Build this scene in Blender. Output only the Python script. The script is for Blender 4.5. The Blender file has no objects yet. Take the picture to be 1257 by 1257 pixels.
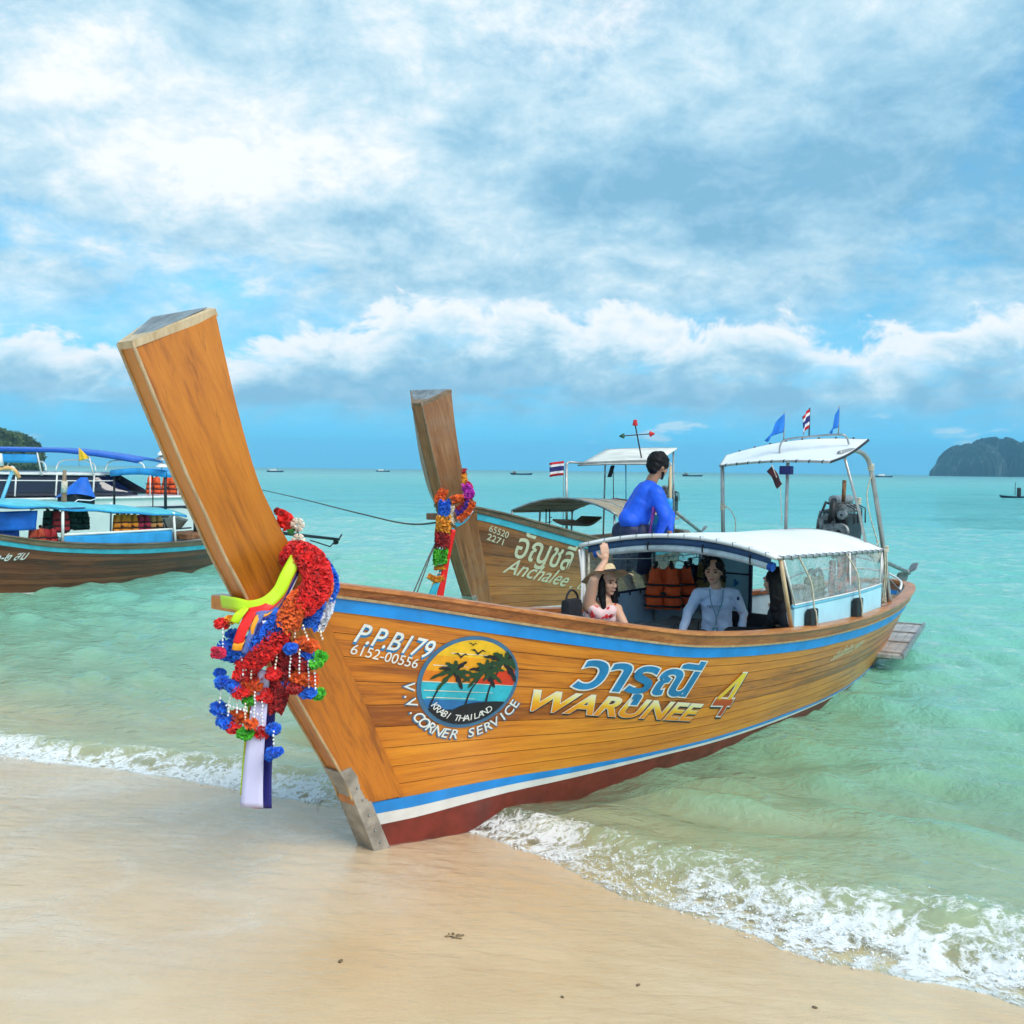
import bpy, bmesh, math, random
import numpy as np
from mathutils import Vector, Matrix, noise as mnoise

# ------------------------------------------------------------------ camera, sky, sun, exposure
SC = bpy.context.scene
COL = SC.collection
random.seed(7)
FPX, HALF = 1200.0, 628.5
CAM_H = 2.2
PITCH = math.atan(52.0 / FPX); ROLL = math.radians(0.65)
fw = Vector((0, math.cos(PITCH), -math.sin(PITCH)))
rt = Vector((1, 0, 0)); up = rt.cross(fw)
rt2 = rt * math.cos(ROLL) + up * math.sin(ROLL)
up2 = up * math.cos(ROLL) - rt * math.sin(ROLL)
cd = bpy.data.cameras.new('camera'); cam = bpy.data.objects.new('camera', cd); COL.objects.link(cam)
cam.matrix_world = Matrix(((rt2.x, up2.x, -fw.x, 0), (rt2.y, up2.y, -fw.y, 0), (rt2.z, up2.z, -fw.z, CAM_H), (0, 0, 0, 1)))
cd.sensor_width = 36.0; cd.sensor_fit = 'HORIZONTAL'
cd.lens = 36.0 * FPX / (2 * HALF)
cd.clip_start = 0.05; cd.clip_end = 30000
SC.camera = cam
SUN_EL, SUN_AZ = math.radians(46), math.radians(142)   # azimuth clockwise from +Y, behind and right of the viewer
sd = bpy.data.lights.new('sun', 'SUN'); sun = bpy.data.objects.new('sun', sd); COL.objects.link(sun)
sd.energy = 1.5; sd.angle = math.radians(38); sd.color = (1.0, 0.93, 0.83)
sdir = Vector((math.sin(SUN_AZ) * math.cos(SUN_EL), math.cos(SUN_AZ) * math.cos(SUN_EL), math.sin(SUN_EL)))
sun.rotation_euler = (-sdir).to_track_quat('-Z', 'Y').to_euler()
sun.location = sdir * 60
SC.view_settings.view_transform = 'Standard'; SC.view_settings.look = 'None'
SC.view_settings.exposure = 1.12; SC.view_settings.gamma = 1.0
SC.cycles.use_denoising = True; SC.cycles.use_adaptive_sampling = True; SC.cycles.adaptive_threshold = 0.03
SC.cycles.max_bounces = 5; SC.cycles.diffuse_bounces = 3; SC.cycles.glossy_bounces = 3; SC.cycles.transparent_max_bounces = 16
SC.cycles.caustics_reflective = False; SC.cycles.caustics_refractive = False
SC.cycles.sample_clamp_indirect = 6.0

W = bpy.data.worlds.new('World'); SC.world = W; W.use_nodes = True
W.cycles.sampling_method = 'MANUAL'; W.cycles.sample_map_resolution = 256
class NT:
    """small helper to write node trees"""
    def __init__(s, tree):
        s.t = tree; s.n = tree.nodes; s.l = tree.links
    def new(s, typ, **kw):
        nd = s.n.new(typ)
        for k, v in kw.items(): setattr(nd, k, v)
        return nd
    def put(s, sock, val):
        if isinstance(val, bpy.types.NodeSocket): s.l.new(val, sock)
        elif val is not None: sock.default_value = val
    def math(s, op, a, b=None, c=None, clamp=False):
        nd = s.new('ShaderNodeMath', operation=op); nd.use_clamp = clamp
        s.put(nd.inputs[0], a); s.put(nd.inputs[1], b); s.put(nd.inputs[2], c)
        return nd.outputs[0]
    def vmath(s, op, a, b=None):
        nd = s.new('ShaderNodeVectorMath', operation=op)
        s.put(nd.inputs[0], a); s.put(nd.inputs[1], b)
        return nd.outputs['Value'] if op in ('DOT_PRODUCT', 'LENGTH', 'DISTANCE') else nd.outputs[0]
    def xyz(s, x=0.0, y=0.0, z=0.0):
        nd = s.new('ShaderNodeCombineXYZ')
        for i, v in enumerate((x, y, z)): s.put(nd.inputs[i], v)
        return nd.outputs[0]
    def sep(s, v):
        nd = s.new('ShaderNodeSeparateXYZ'); s.put(nd.inputs[0], v); return nd.outputs
    def noise(s, vec, scale, detail=4.0, rough=0.55, dist=0.0, dim='3D', out=0):
        nd = s.new('ShaderNodeTexNoise'); nd.noise_dimensions = dim
        s.put(nd.inputs['Vector'], vec); s.put(nd.inputs['Scale'], scale); s.put(nd.inputs['Detail'], detail)
        s.put(nd.inputs['Roughness'], rough); s.put(nd.inputs['Distortion'], dist)
        return nd.outputs[out]
    def voro(s, vec, scale, feature='F1', rnd=1.0):
        nd = s.new('ShaderNodeTexVoronoi'); nd.feature = feature
        s.put(nd.inputs['Vector'], vec); s.put(nd.inputs['Scale'], scale); s.put(nd.inputs['Randomness'], rnd)
        return nd.outputs['Distance']
    def smooth(s, v, lo, hi, a=0.0, b=1.0):
        nd = s.new('ShaderNodeMapRange'); nd.interpolation_type = 'SMOOTHSTEP'; nd.clamp = True
        s.put(nd.inputs['Value'], v)
        for i, q in zip(('From Min', 'From Max', 'To Min', 'To Max'), (lo, hi, a, b)): s.put(nd.inputs[i], q)
        return nd.outputs[0]
    def ramp(s, v, stops, interp='LINEAR'):
        nd = s.new('ShaderNodeValToRGB'); cr = nd.color_ramp; cr.interpolation = interp
        while len(cr.elements) < len(stops): cr.elements.new(0.5)
        for e, (p, c) in zip(cr.elements, stops): e.position = p; e.color = tuple(c) + (1,) if len(c) == 3 else c
        s.put(nd.inputs[0], v); return nd.outputs[0]
    def mix(s, f, a, b, mode='MIX'):
        nd = s.new('ShaderNodeMix', data_type='RGBA', blend_type=mode); nd.clamp_factor = True
        s.put(nd.inputs[0], f)
        for i, q in ((6, a), (7, b)):
            s.put(nd.inputs[i], (tuple(q) + (1,)) if isinstance(q, (tuple, list)) and len(q) == 3 else q)
        return nd.outputs[2]
    def bump(s, h, strength=0.3, dist=0.01, nrm=None):
        nd = s.new('ShaderNodeBump'); s.put(nd.inputs['Height'], h)
        nd.inputs['Strength'].default_value = strength; nd.inputs['Distance'].default_value = dist
        s.put(nd.inputs['Normal'], nrm); return nd.outputs[0]

def build_world():
    W.node_tree.nodes.clear(); g = NT(W.node_tree)
    out = g.new('ShaderNodeOutputWorld'); bg = g.new('ShaderNodeBackground')
    bg.inputs['Strength'].default_value = 0.1
    sky = g.new('ShaderNodeTexSky'); sky.sky_type = 'NISHITA'; sky.sun_disc = False
    sky.sun_elevation = SUN_EL; sky.sun_rotation = SUN_AZ
    sky.altitude = 0; sky.air_density = 1.0; sky.dust_density = 0.4; sky.ozone_density = 2.0
    d = g.new('ShaderNodeTexCoord').outputs['Generated']
    x, y, z0 = g.sep(d); z = g.math('ABSOLUTE', z0)      # the lower half only ever shows up mirrored: let the sky go on
    g.l.new(g.xyz(x, y, g.math('MAXIMUM', z, 0.01)), sky.inputs['Vector'])
    el = g.math('ARCSINE', z)                       # radians above the horizon
    az = g.math('ARCTAN2', x, y)
    base = g.mix(1.0, sky.outputs[0], (0.32, 0.80, 0.90), 'MULTIPLY')
    # pale, saturated strip of air low over the sea
    low = g.smooth(el, 0.0, 0.30, 1.0, 0.0)
    base = g.mix(g.math('MULTIPLY', low, 0.85), base, (0.48, 3.1, 5.4))
    # --- upper broken layer: a flat sheet of cloud seen in perspective
    k = g.math('DIVIDE', 1.0, g.math('ADD', g.math('MAXIMUM', z, 0.0), 0.40))
    pl = g.xyz(g.math('MULTIPLY', x, k), g.math('MULTIPLY', y, k), 3.7)
    n1 = g.noise(pl, 2.3, 5.0, 0.57, 0.15)
    n2 = g.noise(g.vmath('ADD', pl, (4.1, 2.3, 9.0)), 1.2, 3.0, 0.5, 0.2)
    n3 = g.noise(g.vmath('ADD', pl, (1.7, 7.1, 2.0)), 8.0, 6.0, 0.68, 0.2)
    bl = g.math('MULTIPLY', g.math('ABSOLUTE', g.math('SUBTRACT', g.noise(g.vmath('ADD', pl, (2.2, 0.6, 5.0)), 3.4, 4.0, 0.55, 0.2), 0.5)), 2.4)
    def spot(a0, e0, ra, re, amp):                  # a heavier or thinner bank of the sheet round one bearing
        da = g.math('DIVIDE', g.math('SUBTRACT', az, a0), ra); de = g.math('DIVIDE', g.math('SUBTRACT', el, e0), re)
        q = g.math('ADD', g.math('MULTIPLY', da, da), g.math('MULTIPLY', de, de))
        return g.math('MULTIPLY', g.math('POWER', 2.718, g.math('MULTIPLY', q, -1.0)), amp)
    def add(*vs):
        r = vs[0]
        for v in vs[1:]: r = g.math('ADD', r, v)
        return r
    dens = add(n1, g.math('MULTIPLY', g.math('SUBTRACT', n3, 0.5), 0.30), g.math('MULTIPLY', n2, 0.55), spot(-0.33, 0.17, 0.16, 0.045, -0.16), spot(-0.40, 0.20, .10, .05, -0.10), spot(0.1, 0.30, .5, .12, 0.10))
    m_up = g.smooth(dens, 0.50, 0.80)
    m_up = g.math('MULTIPLY', m_up, g.smooth(el, 0.06, 0.19))
    light = add(g.math('MULTIPLY', n3, 0.85), g.math('MULTIPLY', n1, 0.50), g.math('MULTIPLY', bl, -0.34), 0.05, spot(-0.27, 0.305, 0.17, 0.07, 0.22), spot(0.02, 0.41, .22, .10, 0.14),
                spot(-.45, .42, .12, .09, .16), spot(0.22, 0.27, 0.28, 0.07, -0.20), spot(-0.30, 0.40, .09, .06, -0.16), spot(0.42, 0.34, .15, .12, -.10))
    c_up = g.ramp(light, [(0.44, (1.15, 2.40, 3.35)), (0.62, (1.85, 3.10, 3.95)), (0.78, (2.9, 3.90, 4.45)), (0.95, (4.7, 4.85, 4.95))])
    col = g.mix(m_up, base, c_up)
    # --- cumulus bank standing on the horizon: puffy upper edge, flat greyer feet
    cy = g.xyz(g.math('MULTIPLY', az, 6.0), g.math('MULTIPLY', el, 9.0), 0.0)
    warp = g.noise(cy, 2.2, 6.0, 0.62, 0.4)
    hump = g.noise(g.xyz(g.math('MULTIPLY', az, 5.0), 0.0, 5.0), 1.0, 3.0, 0.5)
    top = add(g.math('MULTIPLY', hump, 0.13), 0.078, g.math('MULTIPLY', g.math('SUBTRACT', warp, 0.5), 0.12), spot(0.02, 0.15, 0.16, 0.1, 0.030), spot(-.33, .13, .09, .1, -.035))
    edge = g.math('SUBTRACT', top, el)
    m_cu = g.smooth(edge, -0.003, 0.013)
    foot = g.smooth(g.math('ADD', el, g.math('MULTIPLY', g.math('SUBTRACT', warp, 0.5), 0.05)), 0.030, 0.075)
    m_cu = g.math('MULTIPLY', m_cu, foot)
    puff = g.noise(g.vmath('ADD', cy, (3, 1, 2)), 4.5, 6.0, 0.6, 0.3)
    lit = add(g.math('MULTIPLY', g.smooth(edge, 0.0, 0.075, 1.0, 0.0), 0.62), g.math('MULTIPLY', puff, 0.62), -0.05)
    c_cu = g.ramp(lit, [(0.22, (1.35, 2.60, 3.55)), (0.42, (2.2, 3.40, 4.1)), (0.60, (3.5, 4.3, 4.7)), (0.80, (4.75, 4.9, 5.0))])
    brk = g.noise(g.xyz(g.math('MULTIPLY', az, 7.0), g.math('MULTIPLY', el, 22.0), 11.0), 1.2, 5.0, 0.6, 0.2)
    col = g.mix(g.math('MULTIPLY', m_cu, g.smooth(brk, 0.30, 0.50, 0.45, 0.95)), col, c_cu)
    # little fair-weather puffs below the bank
    wp = g.noise(g.xyz(g.math('MULTIPLY', az, 9.0), g.math('MULTIPLY', el, 30.0), 8.0), 1.3, 5.0, 0.6, 0.2)
    m_sm = g.math('MULTIPLY', g.smooth(wp, 0.60, 0.70), g.math('MULTIPLY', g.smooth(el, 0.012, 0.03), g.smooth(el, 0.045, 0.075, 1.0, 0.0)))
    col = g.mix(g.math('MULTIPLY', m_sm, 0.75), col, (3.4, 4.5, 5.0))
    g.l.new(col, bg.inputs['Color']); g.l.new(bg.outputs[0], out.inputs[0])
build_world()

# ------------------------------------------------------------------ mesh helpers
def V(*a): return Vector(a)
class MB:
    """collects faces for ONE mesh object"""
    def __init__(s): s.v = []; s.f = []; s.uv = None
    def add(s, vs, fs):
        o = len(s.v); s.v += [tuple(p) for p in vs]; s.f += [tuple(i + o for i in f) for f in fs]; return s
    def box(s, c, size, M=None):
        c = Vector(c); h = [q / 2 for q in size]; vs = []
        for x in (-1, 1):
            for y in (-1, 1):
                for z in (-1, 1):
                    p = Vector((x * h[0], y * h[1], z * h[2]))
                    if M is not None: p = M @ p
                    vs.append(c + p)
        return s.add(vs, [(0, 1, 3, 2), (4, 6, 7, 5), (0, 4, 5, 1), (2, 3, 7, 6), (0, 2, 6, 4), (1, 5, 7, 3)])
    def bbox(s, c, size, b=0.01, M=None):
        """box with chamfered edges"""
        bm = bmesh.new(); bmesh.ops.create_cube(bm, size=1.0)
        for v in bm.verts: v.co = Vector((v.co.x * size[0], v.co.y * size[1], v.co.z * size[2]))
        bmesh.ops.bevel(bm, geom=bm.edges[:], offset=min(b, min(size) * .45), segments=2, affect='EDGES', profile=.6)
        bm.verts.index_update()
        vs = [Vector(c) + ((M @ v.co) if M is not None else v.co) for v in bm.verts]
        s.add(vs, [[v.index for v in f.verts] for f in bm.faces]); bm.free(); return s
    def beam(s, p, q, w, h, upv=(0, 0, 1)):
        p = Vector(p); q = Vector(q); d = (q - p).normalized(); u = Vector(upv); sd_ = d.cross(u)
        if sd_.length < 1e-4: sd_ = d.cross(Vector((1, 0, 0)))
        sd_.normalize(); u = sd_.cross(d)
        vs = []
        for e in (p, q):
            for a, b in ((-1, -1), (1, -1), (1, 1), (-1, 1)): vs.append(e + sd_ * a * w / 2 + u * b * h / 2)
        return s.add(vs, [(3, 2, 1, 0), (4, 5, 6, 7), (0, 1, 5, 4), (1, 2, 6, 5), (2, 3, 7, 6), (3, 0, 4, 7)])
    def tube(s, pts, r, n=8, cap=True, flat=1.0):
        pts = [Vector(p) for p in pts]; m = len(pts)
        rs = r if isinstance(r, (list, tuple)) else [r] * m
        prev = None; vs = []; fs = []
        for i, p in enumerate(pts):
            d = (pts[min(i + 1, m - 1)] - pts[max(i - 1, 0)])
            if d.length < 1e-9: d = Vector((0, 0, 1))
            d.normalize()
            if prev is None:
                a = d.cross(Vector((0, 0, 1)))
                if a.length < 1e-3: a = d.cross(Vector((1, 0, 0)))
            else: a = prev - d * prev.dot(d)
            a.normalize(); b = d.cross(a); prev = a
            for k in range(n):
                t = 2 * math.pi * k / n
                vs.append(p + (a * math.cos(t) + b * math.sin(t) * flat) * rs[i])
        for i in range(m - 1):
            for k in range(n):
                k2 = (k + 1) % n
                fs.append((i * n + k, i * n + k2, (i + 1) * n + k2, (i + 1) * n + k))
        if cap: fs += [tuple(range(n - 1, -1, -1)), tuple((m - 1) * n + k for k in range(n))]
        return s.add(vs, fs)
    def lathe(s, prof, n=16, M=None, cap=True):
        vs = []; fs = []
        for r, z in prof:
            for k in range(n):
                t = 2 * math.pi * k / n; p = Vector((r * math.cos(t), r * math.sin(t), z)); vs.append(M @ p if M is not None else p)
        for i in range(len(prof) - 1):
            for k in range(n):
                k2 = (k + 1) % n; fs.append((i * n + k, i * n + k2, (i + 1) * n + k2, (i + 1) * n + k))
        if cap: fs += [tuple(range(n - 1, -1, -1)), tuple((len(prof) - 1) * n + k for k in range(n))]
        return s.add(vs, fs)
    def grid(s, fn, nu, nv, closed_u=False):
        vs = [fn(i / (nu if closed_u else nu - 1), j / (nv - 1)) for j in range(nv) for i in range(nu)]; fs = []
        for j in range(nv - 1):
            for i in range(nu if closed_u else nu - 1):
                i2 = (i + 1) % nu; fs.append((j * nu + i, j * nu + i2, (j + 1) * nu + i2, (j + 1) * nu + i))
        return s.add(vs, fs)
    def ball(s, c, r, nu=12, nv=8, M=None):
        c = Vector(c); rr = r if isinstance(r, (tuple, list)) else (r, r, r)
        def fn(u, v):
            a = u * 2 * math.pi; b = -math.pi / 2 + v * math.pi
            p = Vector((rr[0] * math.cos(a) * math.cos(b), rr[1] * math.sin(a) * math.cos(b), rr[2] * math.sin(b)))
            return c + (M @ p if M is not None else p)
        return s.grid(fn, nu, nv, True)
    def sheet(s, fn, nu, nv, th=0.01):
        """closed thin slab over a patch, offset along its normal"""
        P = [[Vector(fn(i / (nu - 1), j / (nv - 1))) for i in range(nu)] for j in range(nv)]
        vs = []; 
        for sg in (0.5, -0.5):
            for j in range(nv):
                for i in range(nu):
                    du = P[j][min(i + 1, nu - 1)] - P[j][max(i - 1, 0)]; dv = P[min(j + 1, nv - 1)][i] - P[max(j - 1, 0)][i]
                    nn = du.cross(dv)
                    if nn.length > 0: nn.normalize()
                    vs.append(P[j][i] + nn * th * sg)
        N = nu * nv; fs = []
        for j in range(nv - 1):
            for i in range(nu - 1):
                a = j * nu + i; fs.append((a, a + 1, a + nu + 1, a + nu)); fs.append((N + a + nu, N + a + nu + 1, N + a + 1, N + a))
        for i in range(nu - 1):
            a = i; b = (nv - 1) * nu + i
            fs.append((a, N + a, N + a + 1, a + 1)); fs.append((b + 1, N + b + 1, N + b, b))
        for j in range(nv - 1):
            a = j * nu; b = j * nu + nu - 1
            fs.append((a + nu, N + a + nu, N + a, a)); fs.append((b, N + b, N + b + nu, b + nu))
        return s.add(vs, fs)
    def mesh(s, name):
        me = bpy.data.meshes.new(name); me.from_pydata(s.v, [], s.f); me.validate(); me.update(); return me
    def build(s, name, mat, parent=None, smooth=False, angle=None):
        me = s.mesh(name); me.materials.append(mat)
        if smooth:
            me.polygons.foreach_set('use_smooth', [True] * len(me.polygons))
            if angle: 
                try: me.set_sharp_from_angle(angle=math.radians(angle))
                except Exception: pass
        if getattr(s, 'gu', None) and len(s.gu) == len(me.vertices):
            for k, a in (('gu', s.gu), ('gv', s.gv)):
                at = me.attributes.new(k, 'FLOAT', 'POINT'); at.data.foreach_set('value', a)
        return link(name, me, parent)
def link(name, me, parent=None):
    o = bpy.data.objects.new(name, me); COL.objects.link(o)
    if parent is not None: o.parent = parent
    return o
_TS = bpy.data.scenes.new('scratch')
def evaluate(o):
    """mesh of a text or modified object, worked out in a scratch scene"""
    _TS.collection.objects.link(o); vl = _TS.view_layers[0]; vl.update(); dg = vl.depsgraph; dg.update()
    me = bpy.data.meshes.new_from_object(o.evaluated_get(dg)); _TS.collection.objects.unlink(o); return me
def tag(o, label=None, cat=None, group=None, kind=None):
    if label: o['label'] = label
    if cat: o['category'] = cat
    if group: o['group'] = group
    if kind: o['kind'] = kind
    return o
def empty(name, loc=(0, 0, 0), rz=0.0, label=None, cat=None, group=None, scale=1.0):
    o = bpy.data.objects.new(name, None); COL.objects.link(o); o.location = loc; o.rotation_euler = (0, 0, rz); o.scale = (scale,) * 3
    o.empty_display_size = 0.1
    return tag(o, label, cat, group)
def copy_tree(o, parent=None):
    c = o.copy(); COL.objects.link(c); c.parent = parent
    for ch in o.children: copy_tree(ch, c)
    return c
def catmull(pts, n=8):
    pts = [Vector(p) for p in pts]; out = []
    for i in range(len(pts) - 1):
        p0 = pts[max(i - 1, 0)]; p1 = pts[i]; p2 = pts[i + 1]; p3 = pts[min(i + 2, len(pts) - 1)]
        for k in range(n):
            t = k / n
            out.append(0.5 * ((2 * p1) + (p2 - p0) * t + (2 * p0 - 5 * p1 + 4 * p2 - p3) * t * t + (3 * p1 - p0 - 3 * p2 + p3) * t ** 3))
    out.append(pts[-1]); return out

# ------------------------------------------------------------------ materials
MATS = {}
def base_mat(name):
    m = bpy.data.materials.new(name); m.use_nodes = True; m.node_tree.nodes.clear(); g = NT(m.node_tree)
    out = g.new('ShaderNodeOutputMaterial'); p = g.new('ShaderNodeBsdfPrincipled'); g.l.new(p.outputs[0], out.inputs[0])
    MATS[name] = m; return m, g, p, out
def obj_co(g): return g.new('ShaderNodeTexCoord').outputs['Object']
def plain(name, col, rough=0.55, var=0.12, scale=6.0, bump=0.0, metal=0.0, spec=0.5, coat=0.0, grime=0.0, sheen=0.0, trans=0.0):
    m, g, p, out = base_mat(name); co = obj_co(g)
    n = g.noise(co, scale, 5.0, 0.6)
    dark = tuple(c * (1 - var * 1.6) for c in col); lite = tuple(min(c * (1 + var), 1) for c in col)
    c = g.mix(g.smooth(n, 0.28, 0.72), dark, lite)
    if grime:
        gn = g.noise(g.vmath('ADD', co, (5, 3, 1)), scale * .6, 6.0, 0.7)
        c = g.mix(g.math('MULTIPLY', g.smooth(gn, 0.52, 0.75), grime), c, (0.16, 0.13, 0.10))
    g.put(p.inputs['Base Color'], c)
    rn = g.noise(co, scale * 2.3, 3.0); g.put(p.inputs['Roughness'], g.math('ADD', g.math('MULTIPLY', rn, 0.2), max(rough - .1, 0.02)))
    p.inputs['Metallic'].default_value = metal; p.inputs['Specular IOR Level'].default_value = spec
    if coat: p.inputs['Coat Weight'].default_value = coat; p.inputs['Coat Roughness'].default_value = 0.12
    if sheen: p.inputs['Sheen Weight'].default_value = sheen
    if trans: p.inputs['Subsurface Weight'].default_value = trans; p.inputs['Subsurface Radius'].default_value = (.02, .01, .006); p.inputs['Subsurface Scale'].default_value = 1.0
    if bump: g.put(p.inputs['Normal'], g.bump(g.noise(co, scale * 5, 5.0, 0.65), bump, 0.01))
    return m
def wood(name, dark, mid, lite, axis=(1, 0, 0), coat=0.5, rough=0.4, scale=1.0, weather=0.0, nails=False, attr=False, rot=0.0):
    """planked timber: grain runs along `axis`, every board its own tone"""
    m, g, p, out = base_mat(name); co = obj_co(g)
    if rot:
        vr = g.new('ShaderNodeVectorRotate', rotation_type='Y_AXIS'); g.l.new(co, vr.inputs['Vector']); vr.inputs['Angle'].default_value = rot; co = vr.outputs[0]
    oi = g.new('ShaderNodeObjectInfo'); rnd = oi.outputs['Random']
    sx = [14.0, 14.0, 14.0]
    for i in range(3):
        if axis[i]: sx[i] = 0.9
    gc = g.xyz(g.new('ShaderNodeAttribute', attribute_name='gu').outputs['Fac'], 0.0, g.new('ShaderNodeAttribute', attribute_name='gv').outputs['Fac']) if attr else co
    st = g.vmath('MULTIPLY', g.vmath('ADD', gc, g.xyz(g.math('MULTIPLY', rnd, 7.0), g.math('MULTIPLY', rnd, 3.0), g.math('MULTIPLY', rnd, 5.0))), tuple(q * scale for q in sx))
    n1 = g.noise(st, 1.3, 6.0, 0.62, 0.8)
    fine = g.noise(st, 5.5, 4.0, 0.6, 0.3)
    wide = g.noise(co, 0.9, 3.0, 0.5)
    v = g.math('ADD', g.math('ADD', g.math('MULTIPLY', n1, 0.62), g.math('MULTIPLY', fine, 0.28)), g.math('MULTIPLY', g.math('SUBTRACT', rnd, 0.5), 0.22))
    v = g.math('ADD', v, g.math('MULTIPLY', g.math('SUBTRACT', wide, 0.5), 0.25))
    c = g.ramp(v, [(0.30, dark), (0.44, mid), (0.62, lite)])
    streak = g.noise(g.vmath('MULTIPLY', st, (0.6, 2.2, 2.2)), 2.4, 5.0, 0.7, 0.6)
    c = g.mix(g.math('MULTIPLY', g.smooth(streak, 0.54, 0.70), 0.55), c, dark)
    if weather:
        wn = g.noise(g.vmath('MULTIPLY', co, (0.7, 1.5, 2.5)), 2.2, 6.0, 0.65)
        c = g.mix(g.math('MULTIPLY', g.smooth(wn, 0.42, 0.72), weather), c, (0.30, 0.25, 0.19))
    if nails:
        kn = g.voro(co, 6.0); c = g.mix(g.smooth(kn, 0.03, 0.055, 0.8, 0.0), c, (0.03, 0.015, 0.008))
    g.put(p.inputs['Base Color'], c)
    g.put(p.inputs['Roughness'], g.math('ADD', g.math('MULTIPLY', n1, 0.25), rough - 0.12))
    p.inputs['Coat Weight'].default_value = coat; p.inputs['Coat Roughness'].default_value = 0.22
    g.put(p.inputs['Normal'], g.bump(g.math('ADD', fine, n1), 0.22, 0.004))
    return m
M = MATS
wood('teak_plank', (0.27, 0.066, 0.006), (0.62, 0.190, 0.009), (0.82, 0.305, 0.016), coat=0.35, rough=0.42, weather=0.05, nails=True, attr=True)
wood('teak_prow', (0.31, 0.082, 0.008), (0.58, 0.178, 0.010), (0.70, 0.235, 0.015), axis=(0, 0, 1), coat=0.45, rough=0.38, scale=0.8, rot=0.47)
wood('rail_wood', (0.16, 0.040, 0.012), (0.38, 0.115, 0.025), (0.62, 0.245, 0.065), coat=0.3, rough=0.42)
wood('pale_trim', (0.38, 0.25, 0.13), (0.52, 0.37, 0.20), (0.66, 0.50, 0.31), axis=(0, 0, 1), coat=0.1, rough=0.55)
wood('grey_wood', (0.10, 0.065, 0.035), (0.20, 0.125, 0.07), (0.32, 0.215, 0.13), coat=0.1, rough=0.55, weather=0.5)
wood('old_plank', (0.15, 0.048, 0.012), (0.34, 0.120, 0.026), (0.52, 0.210, 0.050), coat=0.25, rough=0.45, weather=0.16, nails=True, attr=True)
wood('old_prow', (0.16, 0.060, 0.024), (0.31, 0.130, 0.050), (0.45, 0.220, 0.10), axis=(0, 0, 1), coat=0.2, rough=0.45, weather=0.25, rot=0.47)
wood('dark_plank', (0.055, 0.016, 0.008), (0.145, 0.040, 0.016), (0.24, 0.080, 0.032), coat=0.25, rough=0.45, weather=0.08, attr=True)
plain('band_blue', (0.010, 0.285, 0.80), 0.42, 0.10, 5.0, grime=0.08)
plain('band_sky', (0.07, 0.50, 0.66), 0.5, 0.12, 5.0, grime=0.15)
plain('white_paint', (0.78, 0.79, 0.78), 0.45, 0.07, 5.0, grime=0.12)
plain('bottom_red', (0.19, 0.026, 0.016), 0.6, 0.25, 5.0, bump=0.1, grime=0.25)
plain('bottom_green', (0.02, 0.11, 0.07), 0.6, 0.2, 5.0, grime=0.15)
plain('hull_inner', (0.36, 0.50, 0.58), 0.6, 0.1, 5.0, grime=0.25)
plain('steel_plate', (0.42, 0.39, 0.35), 0.5, 0.25, 9.0, bump=0.1, metal=0.45, grime=0.4)
plain('steel_tube', (0.42, 0.41, 0.40), 0.35, 0.15, 9.0, metal=0.6, grime=0.1)
plain('galvanised', (0.30, 0.32, 0.33), 0.45, 0.25, 12.0, metal=0.5, grime=0.3)
plain('white_canvas', (0.83, 0.85, 0.86), 0.55, 0.05, 2.0, bump=0.06, grime=0.03)
plain('blue_panel', (0.42, 0.72, 0.86), 0.5, 0.07, 3.0, grime=0.08)
plain('blue_trim', (0.16, 0.52, 0.72), 0.5, 0.1, 3.0)
plain('grey_panel', (0.38, 0.55, 0.74), 0.55, 0.1, 3.0)
plain('navy', (0.008, 0.014, 0.06), 0.6, 0.2, 8.0)
plain('black_rubber', (0.012, 0.013, 0.016), 0.55, 0.3, 9.0)
plain('black_cloth', (0.008, 0.009, 0.014), 0.85, 0.3, 14.0, bump=0.15)
plain('black_hair', (0.006, 0.005, 0.006), 0.55, 0.4, 30.0, bump=0.3, spec=0.2)
plain('rope', (0.62, 0.56, 0.44), 0.85, 0.2, 30.0, bump=0.3)
plain('dark_rope', (0.10, 0.10, 0.09), 0.85, 0.2, 30.0, bump=0.3)
plain('cushion', (0.17, 0.17, 0.18), 0.6, 0.2, 6.0, bump=0.08)
plain('seat_dark', (0.020, 0.024, 0.045), 0.6, 0.2, 6.0)
plain('jacket_orange', (0.85, 0.10, 0.015), 0.75, 0.14, 9.0, bump=0.2)
plain('jacket_red', (0.42, 0.025, 0.03), 0.75, 0.14, 9.0, bump=0.2)
plain('jacket_amber', (0.90, 0.30, 0.02), 0.75, 0.12, 9.0, bump=0.2)
plain('jacket_green', (0.05, 0.14, 0.10), 0.75, 0.2, 9.0, bump=0.2)
plain('jacket_olive', (0.25, 0.20, 0.06), 0.75, 0.2, 9.0, bump=0.2)
plain('strap_black', (0.012, 0.010, 0.014), 0.7, 0.2, 9.0)
plain('tarp_blue', (0.008, 0.13, 0.60), 0.45, 0.18, 4.0, bump=0.15)
plain('tarp_sky', (0.03, 0.33, 0.72), 0.5, 0.1, 4.0, bump=0.1)
plain('tarp_teal', (0.10, 0.52, 0.62), 0.5, 0.12, 4.0, bump=0.15, grime=0.12)
plain('flag_blue', (0.015, 0.20, 0.66), 0.7, 0.1, 6.0)
plain('flag_red', (0.60, 0.015, 0.02), 0.7, 0.1, 6.0)
plain('flag_white', (0.80, 0.80, 0.82), 0.7, 0.05, 6.0)
plain('flag_navy', (0.02, 0.025, 0.16), 0.7, 0.1, 6.0)
plain('flag_yellow', (0.90, 0.55, 0.02), 0.7, 0.1, 6.0)
plain('engine_dark', (0.028, 0.030, 0.034), 0.45, 0.5, 14.0, bump=0.3, metal=0.4)
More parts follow.
